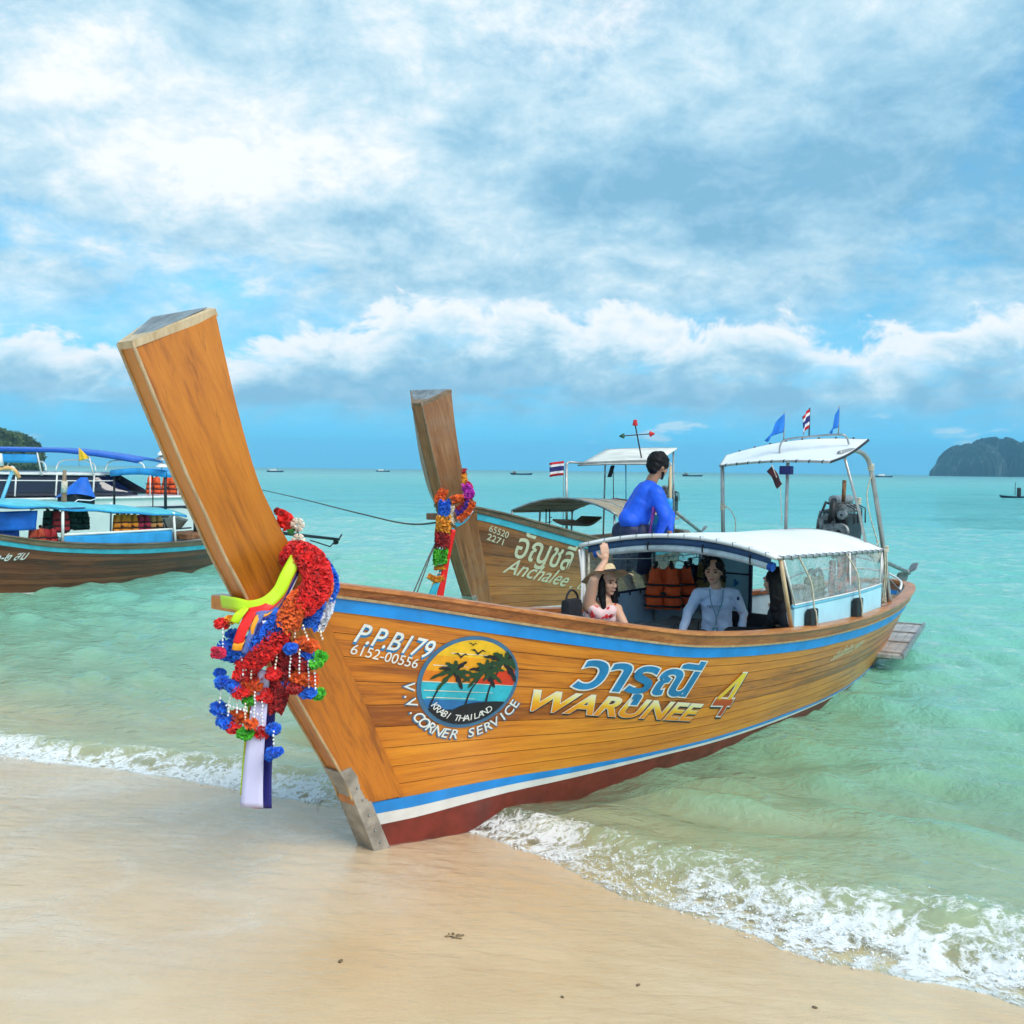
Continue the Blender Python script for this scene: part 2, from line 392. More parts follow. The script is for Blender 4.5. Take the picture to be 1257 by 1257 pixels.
plain('engine_grey', (0.26, 0.27, 0.28), 0.45, 0.4, 14.0, bump=0.3, metal=0.5)
plain('rust', (0.26, 0.12, 0.05), 0.8, 0.4, 14.0, bump=0.3)
plain('gelcoat', (0.80, 0.84, 0.85), 0.3, 0.05, 2.0, coat=0.4, grime=0.03)
plain('smoked_glass', (0.006, 0.008, 0.03), 0.08, 0.2, 3.0, spec=0.8)
plain('black_ink', (0.008, 0.010, 0.016), 0.6, 0.2, 8.0)
plain('letter_white', (0.80, 0.82, 0.80), 0.5, 0.06, 8.0)
plain('letter_blue', (0.012, 0.22, 0.50), 0.5, 0.15, 8.0)
plain('letter_cream', (0.66, 0.66, 0.46), 0.55, 0.08, 8.0)
plain('shadow_blue', (0.05, 0.16, 0.30), 0.55, 0.1, 8.0)

# ------------------------------------------------------------------ the setting: beach, sea, headland, far karst island
SHX, SHY = 0.4907, 0.8713                      # unit vector pointing out to sea
RNG = np.random.default_rng(11)
_LAT = RNG.random((256, 256))
def vnoise(x, y):
    xi = np.floor(x).astype(int); yi = np.floor(y).astype(int); fx = x - xi; fy = y - yi
    fx = fx * fx * (3 - 2 * fx); fy = fy * fy * (3 - 2 * fy)
    a = _LAT[xi & 255, yi & 255]; b = _LAT[(xi + 1) & 255, yi & 255]; c = _LAT[xi & 255, (yi + 1) & 255]; d = _LAT[(xi + 1) & 255, (yi + 1) & 255]
    return (a * (1 - fx) + b * fx) * (1 - fy) + (c * (1 - fx) + d * fx) * fy
def fbm(x, y, o=4, g=0.5):
    s = np.zeros_like(x); a = 1.0; t = 0.0
    for i in range(o):
        s += a * vnoise(x * 2 ** i + 17.3 * i, y * 2 ** i + 5.1 * i); t += a; a *= g
    return s / t
def sand_z(x, y):
    u = SHX * x + SHY * y; v = SHY * x - SHX * y
    q = u - 4.62
    z = np.where(q < 0, -q * 0.075, -q * 0.105)
    z = np.where(q > 9, -0.945 - (q - 9) * 0.05, z); z = np.maximum(z, -3.2)
    z = z + 0.022 * (fbm(x * 0.8 + 9, y * 0.8, 3) - 0.5)
    near = np.clip(1 - np.abs(q) / 8, 0, 1)
    z = z + near * 0.010 * (fbm(v * 1.3, u * 5.0 + 1.5 * fbm(v, u, 2), 3) - 0.5)
    return z
E_V = np.array([-40, -12, -6.76, -5.5, -4.25, -3.55, -3.0, -2.5, -2.0, -0.95, -0.13, 1.2, 12, 40.])
E_U = np.array([4.5, 4.55, 4.40, 4.78, 4.90, 5.02, 5.08, 4.90, 4.68, 4.42, 4.52, 4.6, 4.5, 4.5])
E_W = np.array([.6, .6, .42, .50, .46, .30, .34, .50, .66, .92, .90, .8, .7, .7])
E_H = np.array([.05, .05, .075, .07, .065, .03, .05, .075, .10, .125, .13, .12, .08, .06])
WAVES = []
for i in range(26):
    L = 0.30 * (2.6 / 0.30) ** (RNG.random() ** 0.9); ang = math.radians(240.6 + RNG.normal() * 34)
    WAVES.append((2 * math.pi / L, ang, RNG.random() * 6.28, 0.0062 * L ** 0.5))
def water_z(x, y):
    u = SHX * x + SHY * y; v = SHY * x - SHX * y; r = np.hypot(x, y)
    wx = x + 0.35 * (fbm(x * 0.45, y * 0.45, 2) - .5) * 2; wy = y + 0.35 * (fbm(x * 0.45 + 31, y * 0.45, 2) - .5) * 2
    h = np.zeros_like(x)
    for k, a, ph, am in WAVES:
        p = k * (wx * math.cos(a) + wy * math.sin(a)) + ph
        sv = np.sin(p); h += am * (sv + 0.35 * sv * np.abs(sv) * np.sign(1)) * np.clip(1.35 - r * k / 420.0, 0, 1)
    gust = 0.55 + 0.9 * fbm(x * 0.18 + 3, y * 0.18, 3)
    depth = -sand_z(x, y)
    edge = np.interp(v, E_V, E_U) + 0.10 * (fbm(v * 2.2, v * 0 + 3.3, 4, .6) - .5) * 2
    wid = np.interp(v, E_V, E_W); hh = np.interp(v, E_V, E_H)
    q = (u - edge) / wid                        # 0 at the foam's toe, 1 behind its crest
    calm = np.clip((q - 0.5) / 1.3, 0.15, 1)
    h = h * gust * calm
    prof = np.where(q < 0.62, np.clip(q / 0.62, 0, 1) ** 0.85, np.exp(-np.maximum(q - 0.62, 0) ** 2 / 0.55))
    prof = np.where(q < 0, 0, prof)
    lump = 0.72 + 0.56 * fbm(v * 3.1, u * 3.1, 3)
    sandh = sand_z(x, y)
    z = h + hh * prof * lump
    foam = np.where(q < -0.02, 0, np.where(q < 0.42, 1.0, np.clip(1 - (q - 0.42) / 0.95, 0, 1))) * np.clip(.62 + .75 * fbm(v * 1.1 + 5, u * .4, 3), 0, 1.05)
    # older foam lines drifting behind the breaker, and torn foam alongside
    fstr = np.exp(-((q - 1.9 - 0.8 * fbm(v * .7, u * .2, 2)) / 0.35) ** 2) * 0.22
    foam = np.maximum(foam, fstr)
    rough = np.clip(1 - np.abs(q - 0.35) / 0.75, 0, 1)
    z = z + rough * hh * 0.26 * (fbm(v * 9, u * 9, 4, .62) - 0.5) * 2
    z = np.where(q >= 0, sandh + (z - sandh) * np.clip(q / 0.75, 0, 1) ** 0.75, z)
    # the run-up keeps a hair above the sand at the toe; ahead of it the sheet dips under the beach
    z = np.where(q < 0, np.minimum(z, sandh - 0.02 - 0.08 * np.clip(-q, 0, 1)), np.maximum(z, sandh + 0.004 + 0.008 * np.clip(q * 4, 0, 1)))
    return z, np.maximum(z - sandh, 0.0), foam, q

def grid_object(name, X, Y, Z, mat, attrs=None, kind='structure'):
    nv, nu = X.shape; co = np.stack([X, Y, Z], -1).reshape(-1, 3).astype(np.float32)
    idx = np.arange(nv * nu).reshape(nv, nu)
    q = np.stack([idx[:-1, :-1], idx[:-1, 1:], idx[1:, 1:], idx[1:, :-1]], -1).reshape(-1, 4)
    me = bpy.data.meshes.new(name); me.vertices.add(len(co)); me.vertices.foreach_set('co', co.ravel())
    me.loops.add(q.size); me.loops.foreach_set('vertex_index', q.ravel().astype(np.int32))
    me.polygons.add(len(q)); me.polygons.foreach_set('loop_start', np.arange(0, q.size, 4, dtype=np.int32))
    me.polygons.foreach_set('use_smooth', np.ones(len(q), bool))
    me.update(calc_edges=True); me.validate()
    for k, a in (attrs or {}).items():
        at = me.attributes.new(k, 'FLOAT', 'POINT'); at.data.foreach_set('value', a.reshape(-1).astype(np.float32))
    me.materials.append(mat); o = link(name, me); o['kind'] = kind; return o

def sand_material():
    m, g, p, out = base_mat('wet_sand'); co = obj_co(g); x, y, z = g.sep(co)
    n = g.noise(co, 1.1, 4.0, 0.55); fine = g.noise(co, 190.0, 3.0, 0.7); mid = g.noise(co, 13.0, 5.0, 0.6)
    c = g.mix(g.smooth(n, 0.3, 0.7), (0.76, 0.51, 0.280), (0.86, 0.625, 0.38))
    c = g.mix(g.math('MULTIPLY', g.smooth(fine, 0.45, 0.8), 0.45), c, (0.48, 0.32, 0.19))
    c = g.mix(g.math('MULTIPLY', g.smooth(fine, 0.5, 0.25), 0.3), c, (0.90, 0.74, 0.55))
    c = g.mix(g.math('MULTIPLY', g.smooth(mid, 0.5, 0.75), 0.18), c, (0.62, 0.42, 0.25))
    sp = g.voro(co, 26.0); c = g.mix(g.smooth(sp, 0.035, 0.06, 0.55, 0.0), c, (0.10, 0.07, 0.05))
    g.put(p.inputs['Base Color'], c); p.inputs['Roughness'].default_value = 0.75
    # film of water left by the last wave: smooth coat with slow wrinkles
    u = g.math('ADD', g.math('MULTIPLY', x, SHX), g.math('MULTIPLY', y, SHY)); v = g.math('SUBTRACT', g.math('MULTIPLY', x, SHY), g.math('MULTIPLY', y, SHX))
    fn = g.noise(g.xyz(g.math('MULTIPLY', v, 0.5), u, 0.0), 1.3, 4.0, 0.6, 0.4)
    film = g.smooth(g.math('ADD', g.math('MULTIPLY', z, -4.0), g.math('MULTIPLY', fn, 1.2)), -0.35, 0.25)
    g.put(p.inputs['Coat Weight'], g.math('MULTIPLY', film, 0.3)); p.inputs['Coat IOR'].default_value = 1.4
    p.inputs['Coat Roughness'].default_value = 0.03
    wr = g.noise(g.xyz(g.math('MULTIPLY', x, 1.6), g.math('MULTIPLY', y, 5.5), 0.0), 2.2, 5.0, 0.6, 0.6)
    wr2 = g.noise(g.xyz(g.math('MULTIPLY', x, 5.0), g.math('MULTIPLY', y, 12.0), 2.0), 2.5, 3.0, 0.5, 0.3)
    g.put(p.inputs['Coat Normal'], g.bump(g.math('ADD', wr, g.math('MULTIPLY', wr2, 0.35)), 1.0, 0.045))
    g.put(p.inputs['Normal'], g.bump(g.math('ADD', fine, g.math('MULTIPLY', mid, 1.5)), 0.25, 0.006))
    return m
def water_material():
    m = bpy.data.materials.new('sea_water'); m.use_nodes = True; m.node_tree.nodes.clear(); g = NT(m.node_tree); MATS['sea_water'] = m
    out = g.new('ShaderNodeOutputMaterial'); co = obj_co(g); x, y, z = g.sep(co)
    dep = g.new('ShaderNodeAttribute', attribute_name='depth').outputs['Fac']; foam = g.new('ShaderNodeAttribute', attribute_name='foam').outputs['Fac']
    r = g.vmath('LENGTH', co)
    # suspended sand over the shallows, clear jade further out
    patch = g.noise(g.xyz(g.math('MULTIPLY', x, 0.35), g.math('MULTIPLY', y, 0.35), 0.0), 1.0, 4.0, 0.6, 0.3)
    dd = g.math('MULTIPLY', dep, g.math('ADD', g.math('MULTIPLY', patch, 0.9), 0.55))
    body = g.ramp(g.math('DIVIDE', dd, 3.2), [(0.0, (0.44, 0.58, 0.38)), (0.08, (0.27, 0.54, 0.34)), (0.22, (0.20, 0.51, 0.38)), (0.48, (0.14, 0.48, 0.43)), (0.95, (0.09, 0.44, 0.43))])
    far = g.noise(g.xyz(g.math('MULTIPLY', x, 0.006), g.math('MULTIPLY', y, 0.02), 4.0), 1.0, 4.0, 0.55)
    strk = g.noise(g.xyz(g.math('MULTIPLY', x, 0.05), g.math('MULTIPLY', y, 0.30), 6.0), 1.0, 6.0, 0.7, 0.3)
    body = g.mix(g.math('MULTIPLY', g.smooth(r, 15.0, 60.0), g.smooth(strk, 0.50, 0.66, 0.0, 0.55)), body, (0.16, 0.50, 0.48))  # streaks: sky glints off distant ripples, painted into the body colour
    body = g.mix(g.math('MULTIPLY', g.smooth(r, 15.0, 60.0), g.smooth(strk, 0.34, 0.48, 0.45, 0.0)), body, (0.010, 0.22, 0.24))  # and the darker ripple faces between them, likewise painted
    body = g.mix(g.math('MULTIPLY', g.smooth(r, 150.0, 900.0), g.smooth(far, 0.3, 0.7, 0.55, 1.0)), body, (0.010, 0.24, 0.24))
    turb = g.math('SUBTRACT', 1.0, g.math('POWER', 2.718, g.math('MULTIPLY', dep, -3.6)))
    b1 = g.noise(g.xyz(x, g.math('MULTIPLY', y, 1.3), 0.0), 3.2, 5.0, 0.6, 0.3)
    b2 = g.noise(co, 13.0, 4.0, 0.6, 0.2)
    b3 = g.noise(g.xyz(g.math('MULTIPLY', x, 0.35), g.math('MULTIPLY', y, 1.0), 0.0), 1.0, 5.0, 0.62, 0.2)
    hgt = g.math('ADD', g.math('ADD', b1, g.math('MULTIPLY', b2, 0.40)), g.math('MULTIPLY', b3, g.smooth(r, 10.0, 50.0, 0.0, 6.0)))
    nrm = g.bump(hgt, 0.80, 0.06)
    dif = g.new('ShaderNodeBsdfDiffuse'); g.put(dif.inputs['Color'], body); g.put(dif.inputs['Normal'], nrm)
    tra = g.new('ShaderNodeBsdfTransparent'); tra.inputs['Color'].default_value = (0.90, 0.97, 0.93, 1)
    mx = g.new('ShaderNodeMixShader'); g.put(mx.inputs[0], turb); g.l.new(tra.outputs[0], mx.inputs[1]); g.l.new(dif.outputs[0], mx.inputs[2])
    glo = g.new('ShaderNodeBsdfGlossy'); g.put(glo.inputs['Normal'], nrm); glo.inputs['Color'].default_value = (1, 1, 1, 1)
    g.put(glo.inputs['Roughness'], g.smooth(r, 10.0, 300.0, 0.03, 0.30))
    fr = g.new('ShaderNodeFresnel'); g.put(fr.inputs['IOR'], g.math('POWER', 1.33, g.math('MULTIPLY_ADD', g.new('ShaderNodeNewGeometry').outputs['Backfacing'], -2.0, 1.0))); g.put(fr.inputs['Normal'], nrm)
    frc = g.math('MINIMUM', fr.outputs[0], g.smooth(r, 12.0, 160.0, 0.75, 0.36))
    mg = g.new('ShaderNodeMixShader'); g.put(mg.inputs[0], frc); g.l.new(mx.outputs[0], mg.inputs[1]); g.l.new(glo.outputs[0], mg.inputs[2])
    # foam: bubbles and torn lace
    fco = g.vmath('ADD', co, g.vmath('MULTIPLY', g.noise(co, 3.0, 3.0, 0.6, 0.0, out=1), (0.25, 0.25, 0.25)))
    def ridge(sc, det, dist): return g.math('SUBTRACT', 1.0, g.math('MULTIPLY', g.math('ABSOLUTE', g.math('SUBTRACT', g.noise(fco, sc, det, 0.62, dist), 0.5)), 7.0), clamp=True)
    r1 = ridge(5.5, 3.0, 0.5); r2 = ridge(14.0, 3.0, 0.4)
    l2 = g.voro(fco, 60.0); fb = g.noise(fco, 11.0, 6.0, 0.72, 0.3); fb2 = g.noise(co, 2.3, 4.0, 0.6)
    lace = g.math('ADD', g.math('ADD', g.math('MULTIPLY', r1, 0.36), g.math('MULTIPLY', r2, 0.26)), g.math('ADD', g.math('MULTIPLY', fb, 0.75), g.math('MULTIPLY', g.smooth(l2, 0.1, 0.6), 0.12)))
    lace = g.math('ADD', lace, g.math('MULTIPLY', g.math('SUBTRACT', fb2, 0.5), 0.9))
    mask = g.smooth(g.math('SUBTRACT', lace, g.math('SUBTRACT', 1.33, g.math('MULTIPLY', foam, 0.76))), 0.0, 0.46)
    mask = g.math('MULTIPLY', mask, g.smooth(foam, 0.0, 0.15))
    fd = g.new('ShaderNodeBsdfDiffuse'); fd.inputs['Color'].default_value = (0.80, 0.82, 0.82, 1); g.put(fd.inputs['Normal'], g.bump(g.math('ADD', g.math('MULTIPLY', l2, .5), fb), 0.35, 0.012))
    mf = g.new('ShaderNodeMixShader'); g.put(mf.inputs[0], g.math('MULTIPLY', mask, 0.95)); g.l.new(mg.outputs[0], mf.inputs[1]); g.l.new(fd.outputs[0], mf.inputs[2])
    g.l.new(mf.outputs[0], out.inputs[0]); return m

def film_material():
    m = bpy.data.materials.new('swash_film'); m.use_nodes = True; m.node_tree.nodes.clear(); g = NT(m.node_tree); MATS['swash_film'] = m
    out = g.new('ShaderNodeOutputMaterial'); co = obj_co(g); x, y, z = g.sep(co)
    b1 = g.noise(g.xyz(g.math('MULTIPLY', x, 2.2), g.math('MULTIPLY', y, 6.0), 0.0), 2.0, 5.0, 0.6, 0.6); b2 = g.noise(g.xyz(g.math('MULTIPLY', x, 6.0), g.math('MULTIPLY', y, 14.0), 2.0), 2.5, 4.0, 0.6, 0.3)
    nrm = g.bump(g.math('ADD', b1, g.math('MULTIPLY', b2, 0.3)), 0.5, 0.02)
    tr = g.new('ShaderNodeBsdfTransparent'); tr.inputs[0].default_value = (0.97, 0.98, 0.97, 1)
    gl = g.new('ShaderNodeBsdfGlossy'); gl.inputs['Roughness'].default_value = 0.035; g.put(gl.inputs['Normal'], nrm)
    fr = g.new('ShaderNodeFresnel'); g.put(fr.inputs['IOR'], g.math('POWER', 1.45, g.math('MULTIPLY_ADD', g.new('ShaderNodeNewGeometry').outputs['Backfacing'], -2.0, 1.0))); g.put(fr.inputs['Normal'], nrm)
    wet = g.new('ShaderNodeAttribute', attribute_name='wet').outputs['Fac']
    df = g.new('ShaderNodeBsdfDiffuse'); df.inputs[0].default_value = (0.90, 0.83, 0.70, 1)  # pale diffuse colour stands in for bright sky mirrored in the film
    sky_sheen = g.new('ShaderNodeMixShader'); g.put(sky_sheen.inputs[0], g.math('MULTIPLY', wet, g.smooth(g.noise(co, 2.0, 5.0, 0.65, 0.5), 0.35, 0.75, 0.10, 0.55))); g.l.new(tr.outputs[0], sky_sheen.inputs[1]); g.l.new(df.outputs[0], sky_sheen.inputs[2])
    mx = g.new('ShaderNodeMixShader'); g.put(mx.inputs[0], fr.outputs[0]); g.l.new(sky_sheen.outputs[0], mx.inputs[1]); g.l.new(gl.outputs[0], mx.inputs[2])
    g.l.new(mx.outputs[0], out.inputs[0]); return m
def build_swash():
    # the spent wave: a film of water a few millimetres deep sliding back down the beach
    vv = np.linspace(-11, 5.0, 620); ww = np.linspace(0, 1, 330); Wg, Vg = np.meshgrid(ww, vv, indexing='ij')
    edge = np.interp(Vg, E_V, E_U) + 0.04; U = 1.6 + (edge - 1.6) * Wg; X = SHX * U + SHY * Vg; Y = SHY * U - SHX * Vg
    h = np.zeros_like(X); rg = np.random.default_rng(8)
    for i in range(16):
        L = .07 * 6 ** rg.random(); a = math.radians(240.6 + rg.normal() * 24); h += .00042 * (L / .15) ** .8 * np.sin(2 * math.pi / L * (X * math.cos(a) + Y * math.sin(a) + .12 * fbm(X * 2, Y * 2, 2)) + rg.random() * 6.28)
    thick = np.clip((U - 2.2) / 1.2 + 1.1 * (fbm(Vg * .9, U * 1.6, 3) - .5), 0, 1)
    Z = sand_z(X, Y) + .0035 + thick * (.003 + h)
    # left-side mask for the sky sheen painted into the film as pale colour
    wet = np.clip((-2.6 - Vg + 1.2 * (fbm(U * 1.3, Vg * 2.2, 3) - .5)) / .9, 0, 1)
    grid_object('swash_film', X, Y, Z, film_material(), {'wet': wet})
def build_shore():
    # sand: fine near the waterline, running on under the sea
    rr = np.concatenate([np.linspace(0.3, 3, 40, endpoint=False), np.linspace(3, 9, 260, endpoint=False), 9 * (60 / 9.) ** np.linspace(0, 1, 80)])
    aa = np.radians(np.linspace(-70, 70, 420)); R, A = np.meshgrid(rr, aa, indexing='ij')
    X = R * np.sin(A); Y = R * np.cos(A) - 0.2
    grid_object('sand', X, Y, sand_z(X, Y), sand_material())
    rr = np.concatenate([np.linspace(2.6, 8.4, 430, endpoint=False), 8.4 * (44 / 8.4) ** np.linspace(0, 1, 330, endpoint=False), 44 * (3000 / 44.) ** np.linspace(0, 1, 120)])
    aa = np.radians(np.linspace(-50, 50, 640)); R, A = np.meshgrid(rr, aa, indexing='ij')
    X = R * np.sin(A); Y = R * np.cos(A); Z, D, Fm, Q = water_z(X, Y)
    grid_object('sea', X, Y, Z, water_material(), {'depth': D, 'foam': Fm})
    # spray and froth thrown up along the breaking edge: thousands of tiny blobs, one mass
    rg = np.random.default_rng(5); n = 9000
    v = rg.uniform(-7.6, 1.6, n); edge = np.interp(v, E_V, E_U); wid = np.interp(v, E_V, E_W); hh = np.interp(v, E_V, E_H)
    keep = rg.random(n) < np.clip((hh - .03) / .09, .05, 1); v, edge, wid, hh = v[keep], edge[keep], wid[keep], hh[keep]
    q = np.clip(rg.normal(0.22, 0.22, len(v)), -0.02, 1.0); u = edge + q * wid
    clump = fbm(v * 2.5, u * 2.5, 3); k2 = clump > rg.uniform(0.44, 0.66, len(v)); v, u, hh = v[k2], u[k2], hh[k2]
    x = SHX * u + SHY * v; y = SHY * u - SHX * v; z, _, _, qq = water_z(x, y)
    z = np.maximum(z, sand_z(x, y)) + np.abs(rg.normal(0, 1, len(v))) * hh * 0.16
    size = 0.0026 + 0.0065 * rg.random(len(v)) ** 3
    oct_v = np.array([(1, 0, 0), (-1, 0, 0), (0, 1, 0), (0, -1, 0), (0, 0, .8), (0, 0, -.8)]); oct_f = np.array([(0, 2, 4), (2, 1, 4), (1, 3, 4), (3, 0, 4), (2, 0, 5), (1, 2, 5), (3, 1, 5), (0, 3, 5)])
    P = np.stack([x, y, z], -1)[:, None, :] + oct_v[None] * (size[:, None, None] * rg.uniform(.6, 1.6, (len(v), 1, 3)))
    Fc = (np.arange(len(v))[:, None, None] * 6 + oct_f[None]).reshape(-1, 3)
    me = bpy.data.meshes.new('surf_froth'); me.from_pydata(P.reshape(-1, 3).tolist(), [], Fc.tolist()); me.polygons.foreach_set('use_smooth', [True] * len(Fc))
    me.materials.append(plain('froth', (0.82, 0.84, 0.84), 0.7, 0.03, 8.0))
    tag(link('surf_froth', me), 'white froth and spray along the breaking shore wave', 'foam', kind='stuff')
build_shore(); build_swash()

def karst():
    m, g, p, out = base_mat('karst'); co = obj_co(g)
    n = g.noise(g.vmath('MULTIPLY', co, (0.10, 0.10, 0.035)), 1.0, 6.0, 0.6, 0.4); n2 = g.noise(co, 0.05, 5.0, 0.65)
    c = g.mix(g.smooth(n, 0.52, 0.70), g.mix(n2, (0.012, 0.035, 0.030), (0.030, 0.060, 0.045)), (0.15, 0.16, 0.16))
    g.put(p.inputs['Base Color'], c); p.inputs['Roughness'].default_value = 0.95; p.inputs['Specular IOR Level'].default_value = .1
    Y0 = 1400.0; ax = lambda px: (px - 628.5) / 1200.0 * Y0
    px = np.array([1150, 1154, 1155, 1157, 1159, 1161, 1166, 1172, 1177, 1183, 1191, 1199, 1208, 1211, 1214, 1225, 1229, 1237, 1244, 1251, 1258, 1270, 1300, 1330, 1345])
    hp = np.array([0, 2, 14, 15, 9, 11, 25, 34, 35, 43, 42, 35, 29, 38, 46, 45, 41, 42, 44, 38, 39, 36, 30, 14, 0.]) / 1200 * Y0
    xs = np.linspace(ax(1149), ax(1346), 260); ds = np.linspace(-1, 1, 90); Xg, Dg = np.meshgrid(xs, ds)
    prof = np.interp(Xg, ax(px), hp); prof = prof + np.clip(prof / 12, 0, 1) * 17.0 * (fbm(Xg * .20, Xg * 0 + 2.2, 4, .62) - .5); wid = 18 + prof * 1.5
    edge = np.clip(1 - np.abs(Dg) ** 3.2, 0, 1) ** 0.5
    rough = 0.80 + 0.4 * fbm(Xg * .06, Dg * 4, 5, .6)
    Z = prof * np.where(np.abs(Dg) < .04, 1, edge * np.clip(rough, 0, 1.0)) - 1.5
    Yg = Y0 + Dg * wid + 10 * (fbm(Xg * .05, Z * .07, 4) - .5)
    grid_object('karst_island', Xg, Yg, Z, m)
    # green headland to the left, nearer, wooded
    mg_ = plain('headland_soil', (0.07, 0.075, 0.035), 0.95, 0.3, 0.3, spec=0.1)
    Yh = 330.0; hx = np.linspace(-330, -150, 120); Xh, Dh = np.meshgrid(hx, np.linspace(-1, 1, 50))
    pxh = (np.array([-560, -300, -120, -40, 0, 18, 30, 45, 53, 56]) - 628.5) / 1200 * Yh; hh = np.array([12, 22, 24, 17, 12.0, 11.0, 10.0, 7.2, 3.0, -1])
    pr = np.interp(Xh, pxh, hh, right=-1.5); Zh = np.where(pr > 0, pr * np.clip(1 - np.abs(Dh) ** 2.2, 0, 1), pr) - .4
    grid_object('headland', Xh * (1 + 25 * Dh / Yh), Yh + 25 * Dh, Zh, mg_)
    rg = np.random.default_rng(3); n = 2200; X = rg.uniform(-235, -159, n); D = rg.uniform(-1, 0.5, n)
    z = np.interp(X, pxh, hh, right=-1.5) * np.clip(1 - np.abs(D) ** 2.2, 0, 1); ok = z > 0.4; X, D, z = X[ok], D[ok], z[ok]
    vs = []; fs = []
    for i in range(len(X)):
        cr = rg.uniform(1.0, 2.2); c = np.array([X[i] * (1 + 25 * D[i] / Yh), Yh + 25 * D[i], z[i] + cr * .5])
        for k in range(26):                      # leaf clumps of one crown
            dd = rg.normal(size=3); dd /= np.linalg.norm(dd); pos = c + dd * cr * rg.uniform(.55, 1.05) * (1, 1, .75); s_ = rg.uniform(.25, .55)
            a = rg.normal(size=3); b = rg.normal(size=3); o = len(vs)
            vs += [tuple(pos + a * s_ * .6), tuple(pos + b * s_ * .6), tuple(pos - a * s_ * .6), tuple(pos - b * s_ * .6)]; fs.append((o, o + 1, o + 2, o + 3))
    me = bpy.data.meshes.new('forest'); me.from_pydata(vs, [], fs)
    me.materials.append(plain('forest_leaf', (0.075, 0.115, 0.035), 0.8, 0.5, 0.25, spec=0.2))
    tag(link('forest', me), 'dense green trees covering the headland', 'forest', kind='stuff')
karst()

# ------------------------------------------------------------------ long-tail boat hull (local frame: x = towards the stern, -y = the side facing the beach viewer, z up)
class Pchip:
    def __init__(self, x, y):
        x = np.asarray(x, float); y = np.asarray(y, float); h = np.diff(x); d = np.diff(y) / h; m = np.zeros(len(x))
        for i in range(1, len(x) - 1):
            if d[i - 1] * d[i] > 0:
                w1 = 2 * h[i] + h[i - 1]; w2 = h[i] + 2 * h[i - 1]; m[i] = (w1 + w2) / (w1 / d[i - 1] + w2 / d[i])
        m[0] = d[0]; m[-1] = d[-1]
        self.x, self.y, self.m = x.tolist(), y.tolist(), m.tolist()
    def __call__(self, q):
        x, y, m = self.x, self.y, self.m; q = min(max(q, x[0]), x[-1]); i = 0
        while i < len(x) - 2 and q >= x[i + 1]: i += 1
        h = x[i + 1] - x[i]; t = (q - x[i]) / h
        return y[i] * (1 + 2 * t) * (1 - t) ** 2 + m[i] * h * t * (1 - t) ** 2 + y[i + 1] * t * t * (3 - 2 * t) + m[i + 1] * h * t * t * (t - 1)
STEM = Pchip([-.32, .03, .5, 1.01, 1.51, 1.77, 2.3, 2.78], [.1, -.05, -.28, -.6, -.88, -1.03, -1.31, -1.52])
ZG = Pchip([-1, -.52, -.21, .75, 1.44, 2.25, 3.6, 4.33, 5.56, 6.8, 7.8, 8.45], [1.67, 1.585, 1.53, 1.34, 1.205, 1.065, .94, .90, .865, .85, .865, .88])
T1 = Pchip([-.9, -.7, -.52, -.21, .1, 1, 2, 3, 4, 5, 6, 6.6, 7.2, 7.8, 8.2, 8.42, 8.5], [.06, .17, .27, .36, .44, .66, .83, .93, .97, .95, .86, .77, .66, .52, .37, .2, .03])
T0 = Pchip([0, .04, .1, .2, .3, .4, .55, .7, .8, .9, 1], [.03, .05, .08, .15, .23, .29, .31, .27, .18, .07, .02])
ZB = -.32; S1A, S1B = -.9, 8.5
def _s_start(v):
    s = -.3
    for i in range(25): s = .5 * s + .5 * STEM(ZB + (ZG(s) - ZB) * v)
    return s
SS = Pchip([i / 40. for i in range(41)], [_s_start(i / 40.) for i in range(41)])
def s_end(v): return 7.75 + .75 * v
def hull_av(a, v):
    s0 = SS(v); s = s0 + a * (s_end(v) - s0)
    g = T1(S1A + a * (S1B - S1A)); b = T0(a)
    return s, b + (g - b) * max(v, 0) ** .72, ZB + (ZG(s) - ZB) * v
def hull_t(s, z):
    v = min(max((z - ZB) / (ZG(s) - ZB), 0), 1.0); s0 = SS(v); a = min(max((s - s0) / (s_end(v) - s0), 0), 1)
    return hull_av(a, v)[1]
def on_line(a, zf):
    """point of the hull skin at fraction a along the line z = zf(s)"""
    s = a * 8.0
    for i in range(14):
        v = min(max((zf(s) - ZB) / (ZG(s) - ZB), 0), 1.02); s0 = SS(min(v, 1)); s = s0 + a * (s_end(min(v, 1)) - s0)
    return s, hull_av(a, v)[1], zf(s)
RAIL = Pchip([-1, -.5, .5, 1.3, 2.8, 4.6, 8.5], [.05, .055, .07, .08, .088, .088, .10])
BAND = Pchip([-1, -.5, .5, 1.3, 2.8, 4.7, 8.5], [.12, .125, .145, .155, .165, .178, .195])
Z_LS = Pchip([-.3, .1, .84, 1.4, 2.1, 3.4, 4.1, 5, 6, 7.8], [.31, .305, .275, .235, .19, .13, .115, .085, .06, .03])
Z_WB = Pchip([-.3, 0, .87, 1.4, 2.1, 3.4, 4.5, 6, 7.8], [.165, .16, .165, .150, .135, .085, .06, .03, .01])
A_SEAM = 0.0325
NPL = 9
PCUT = [0, .09, .20, .31, .43, .55, .67, .79, .90, 1.0]

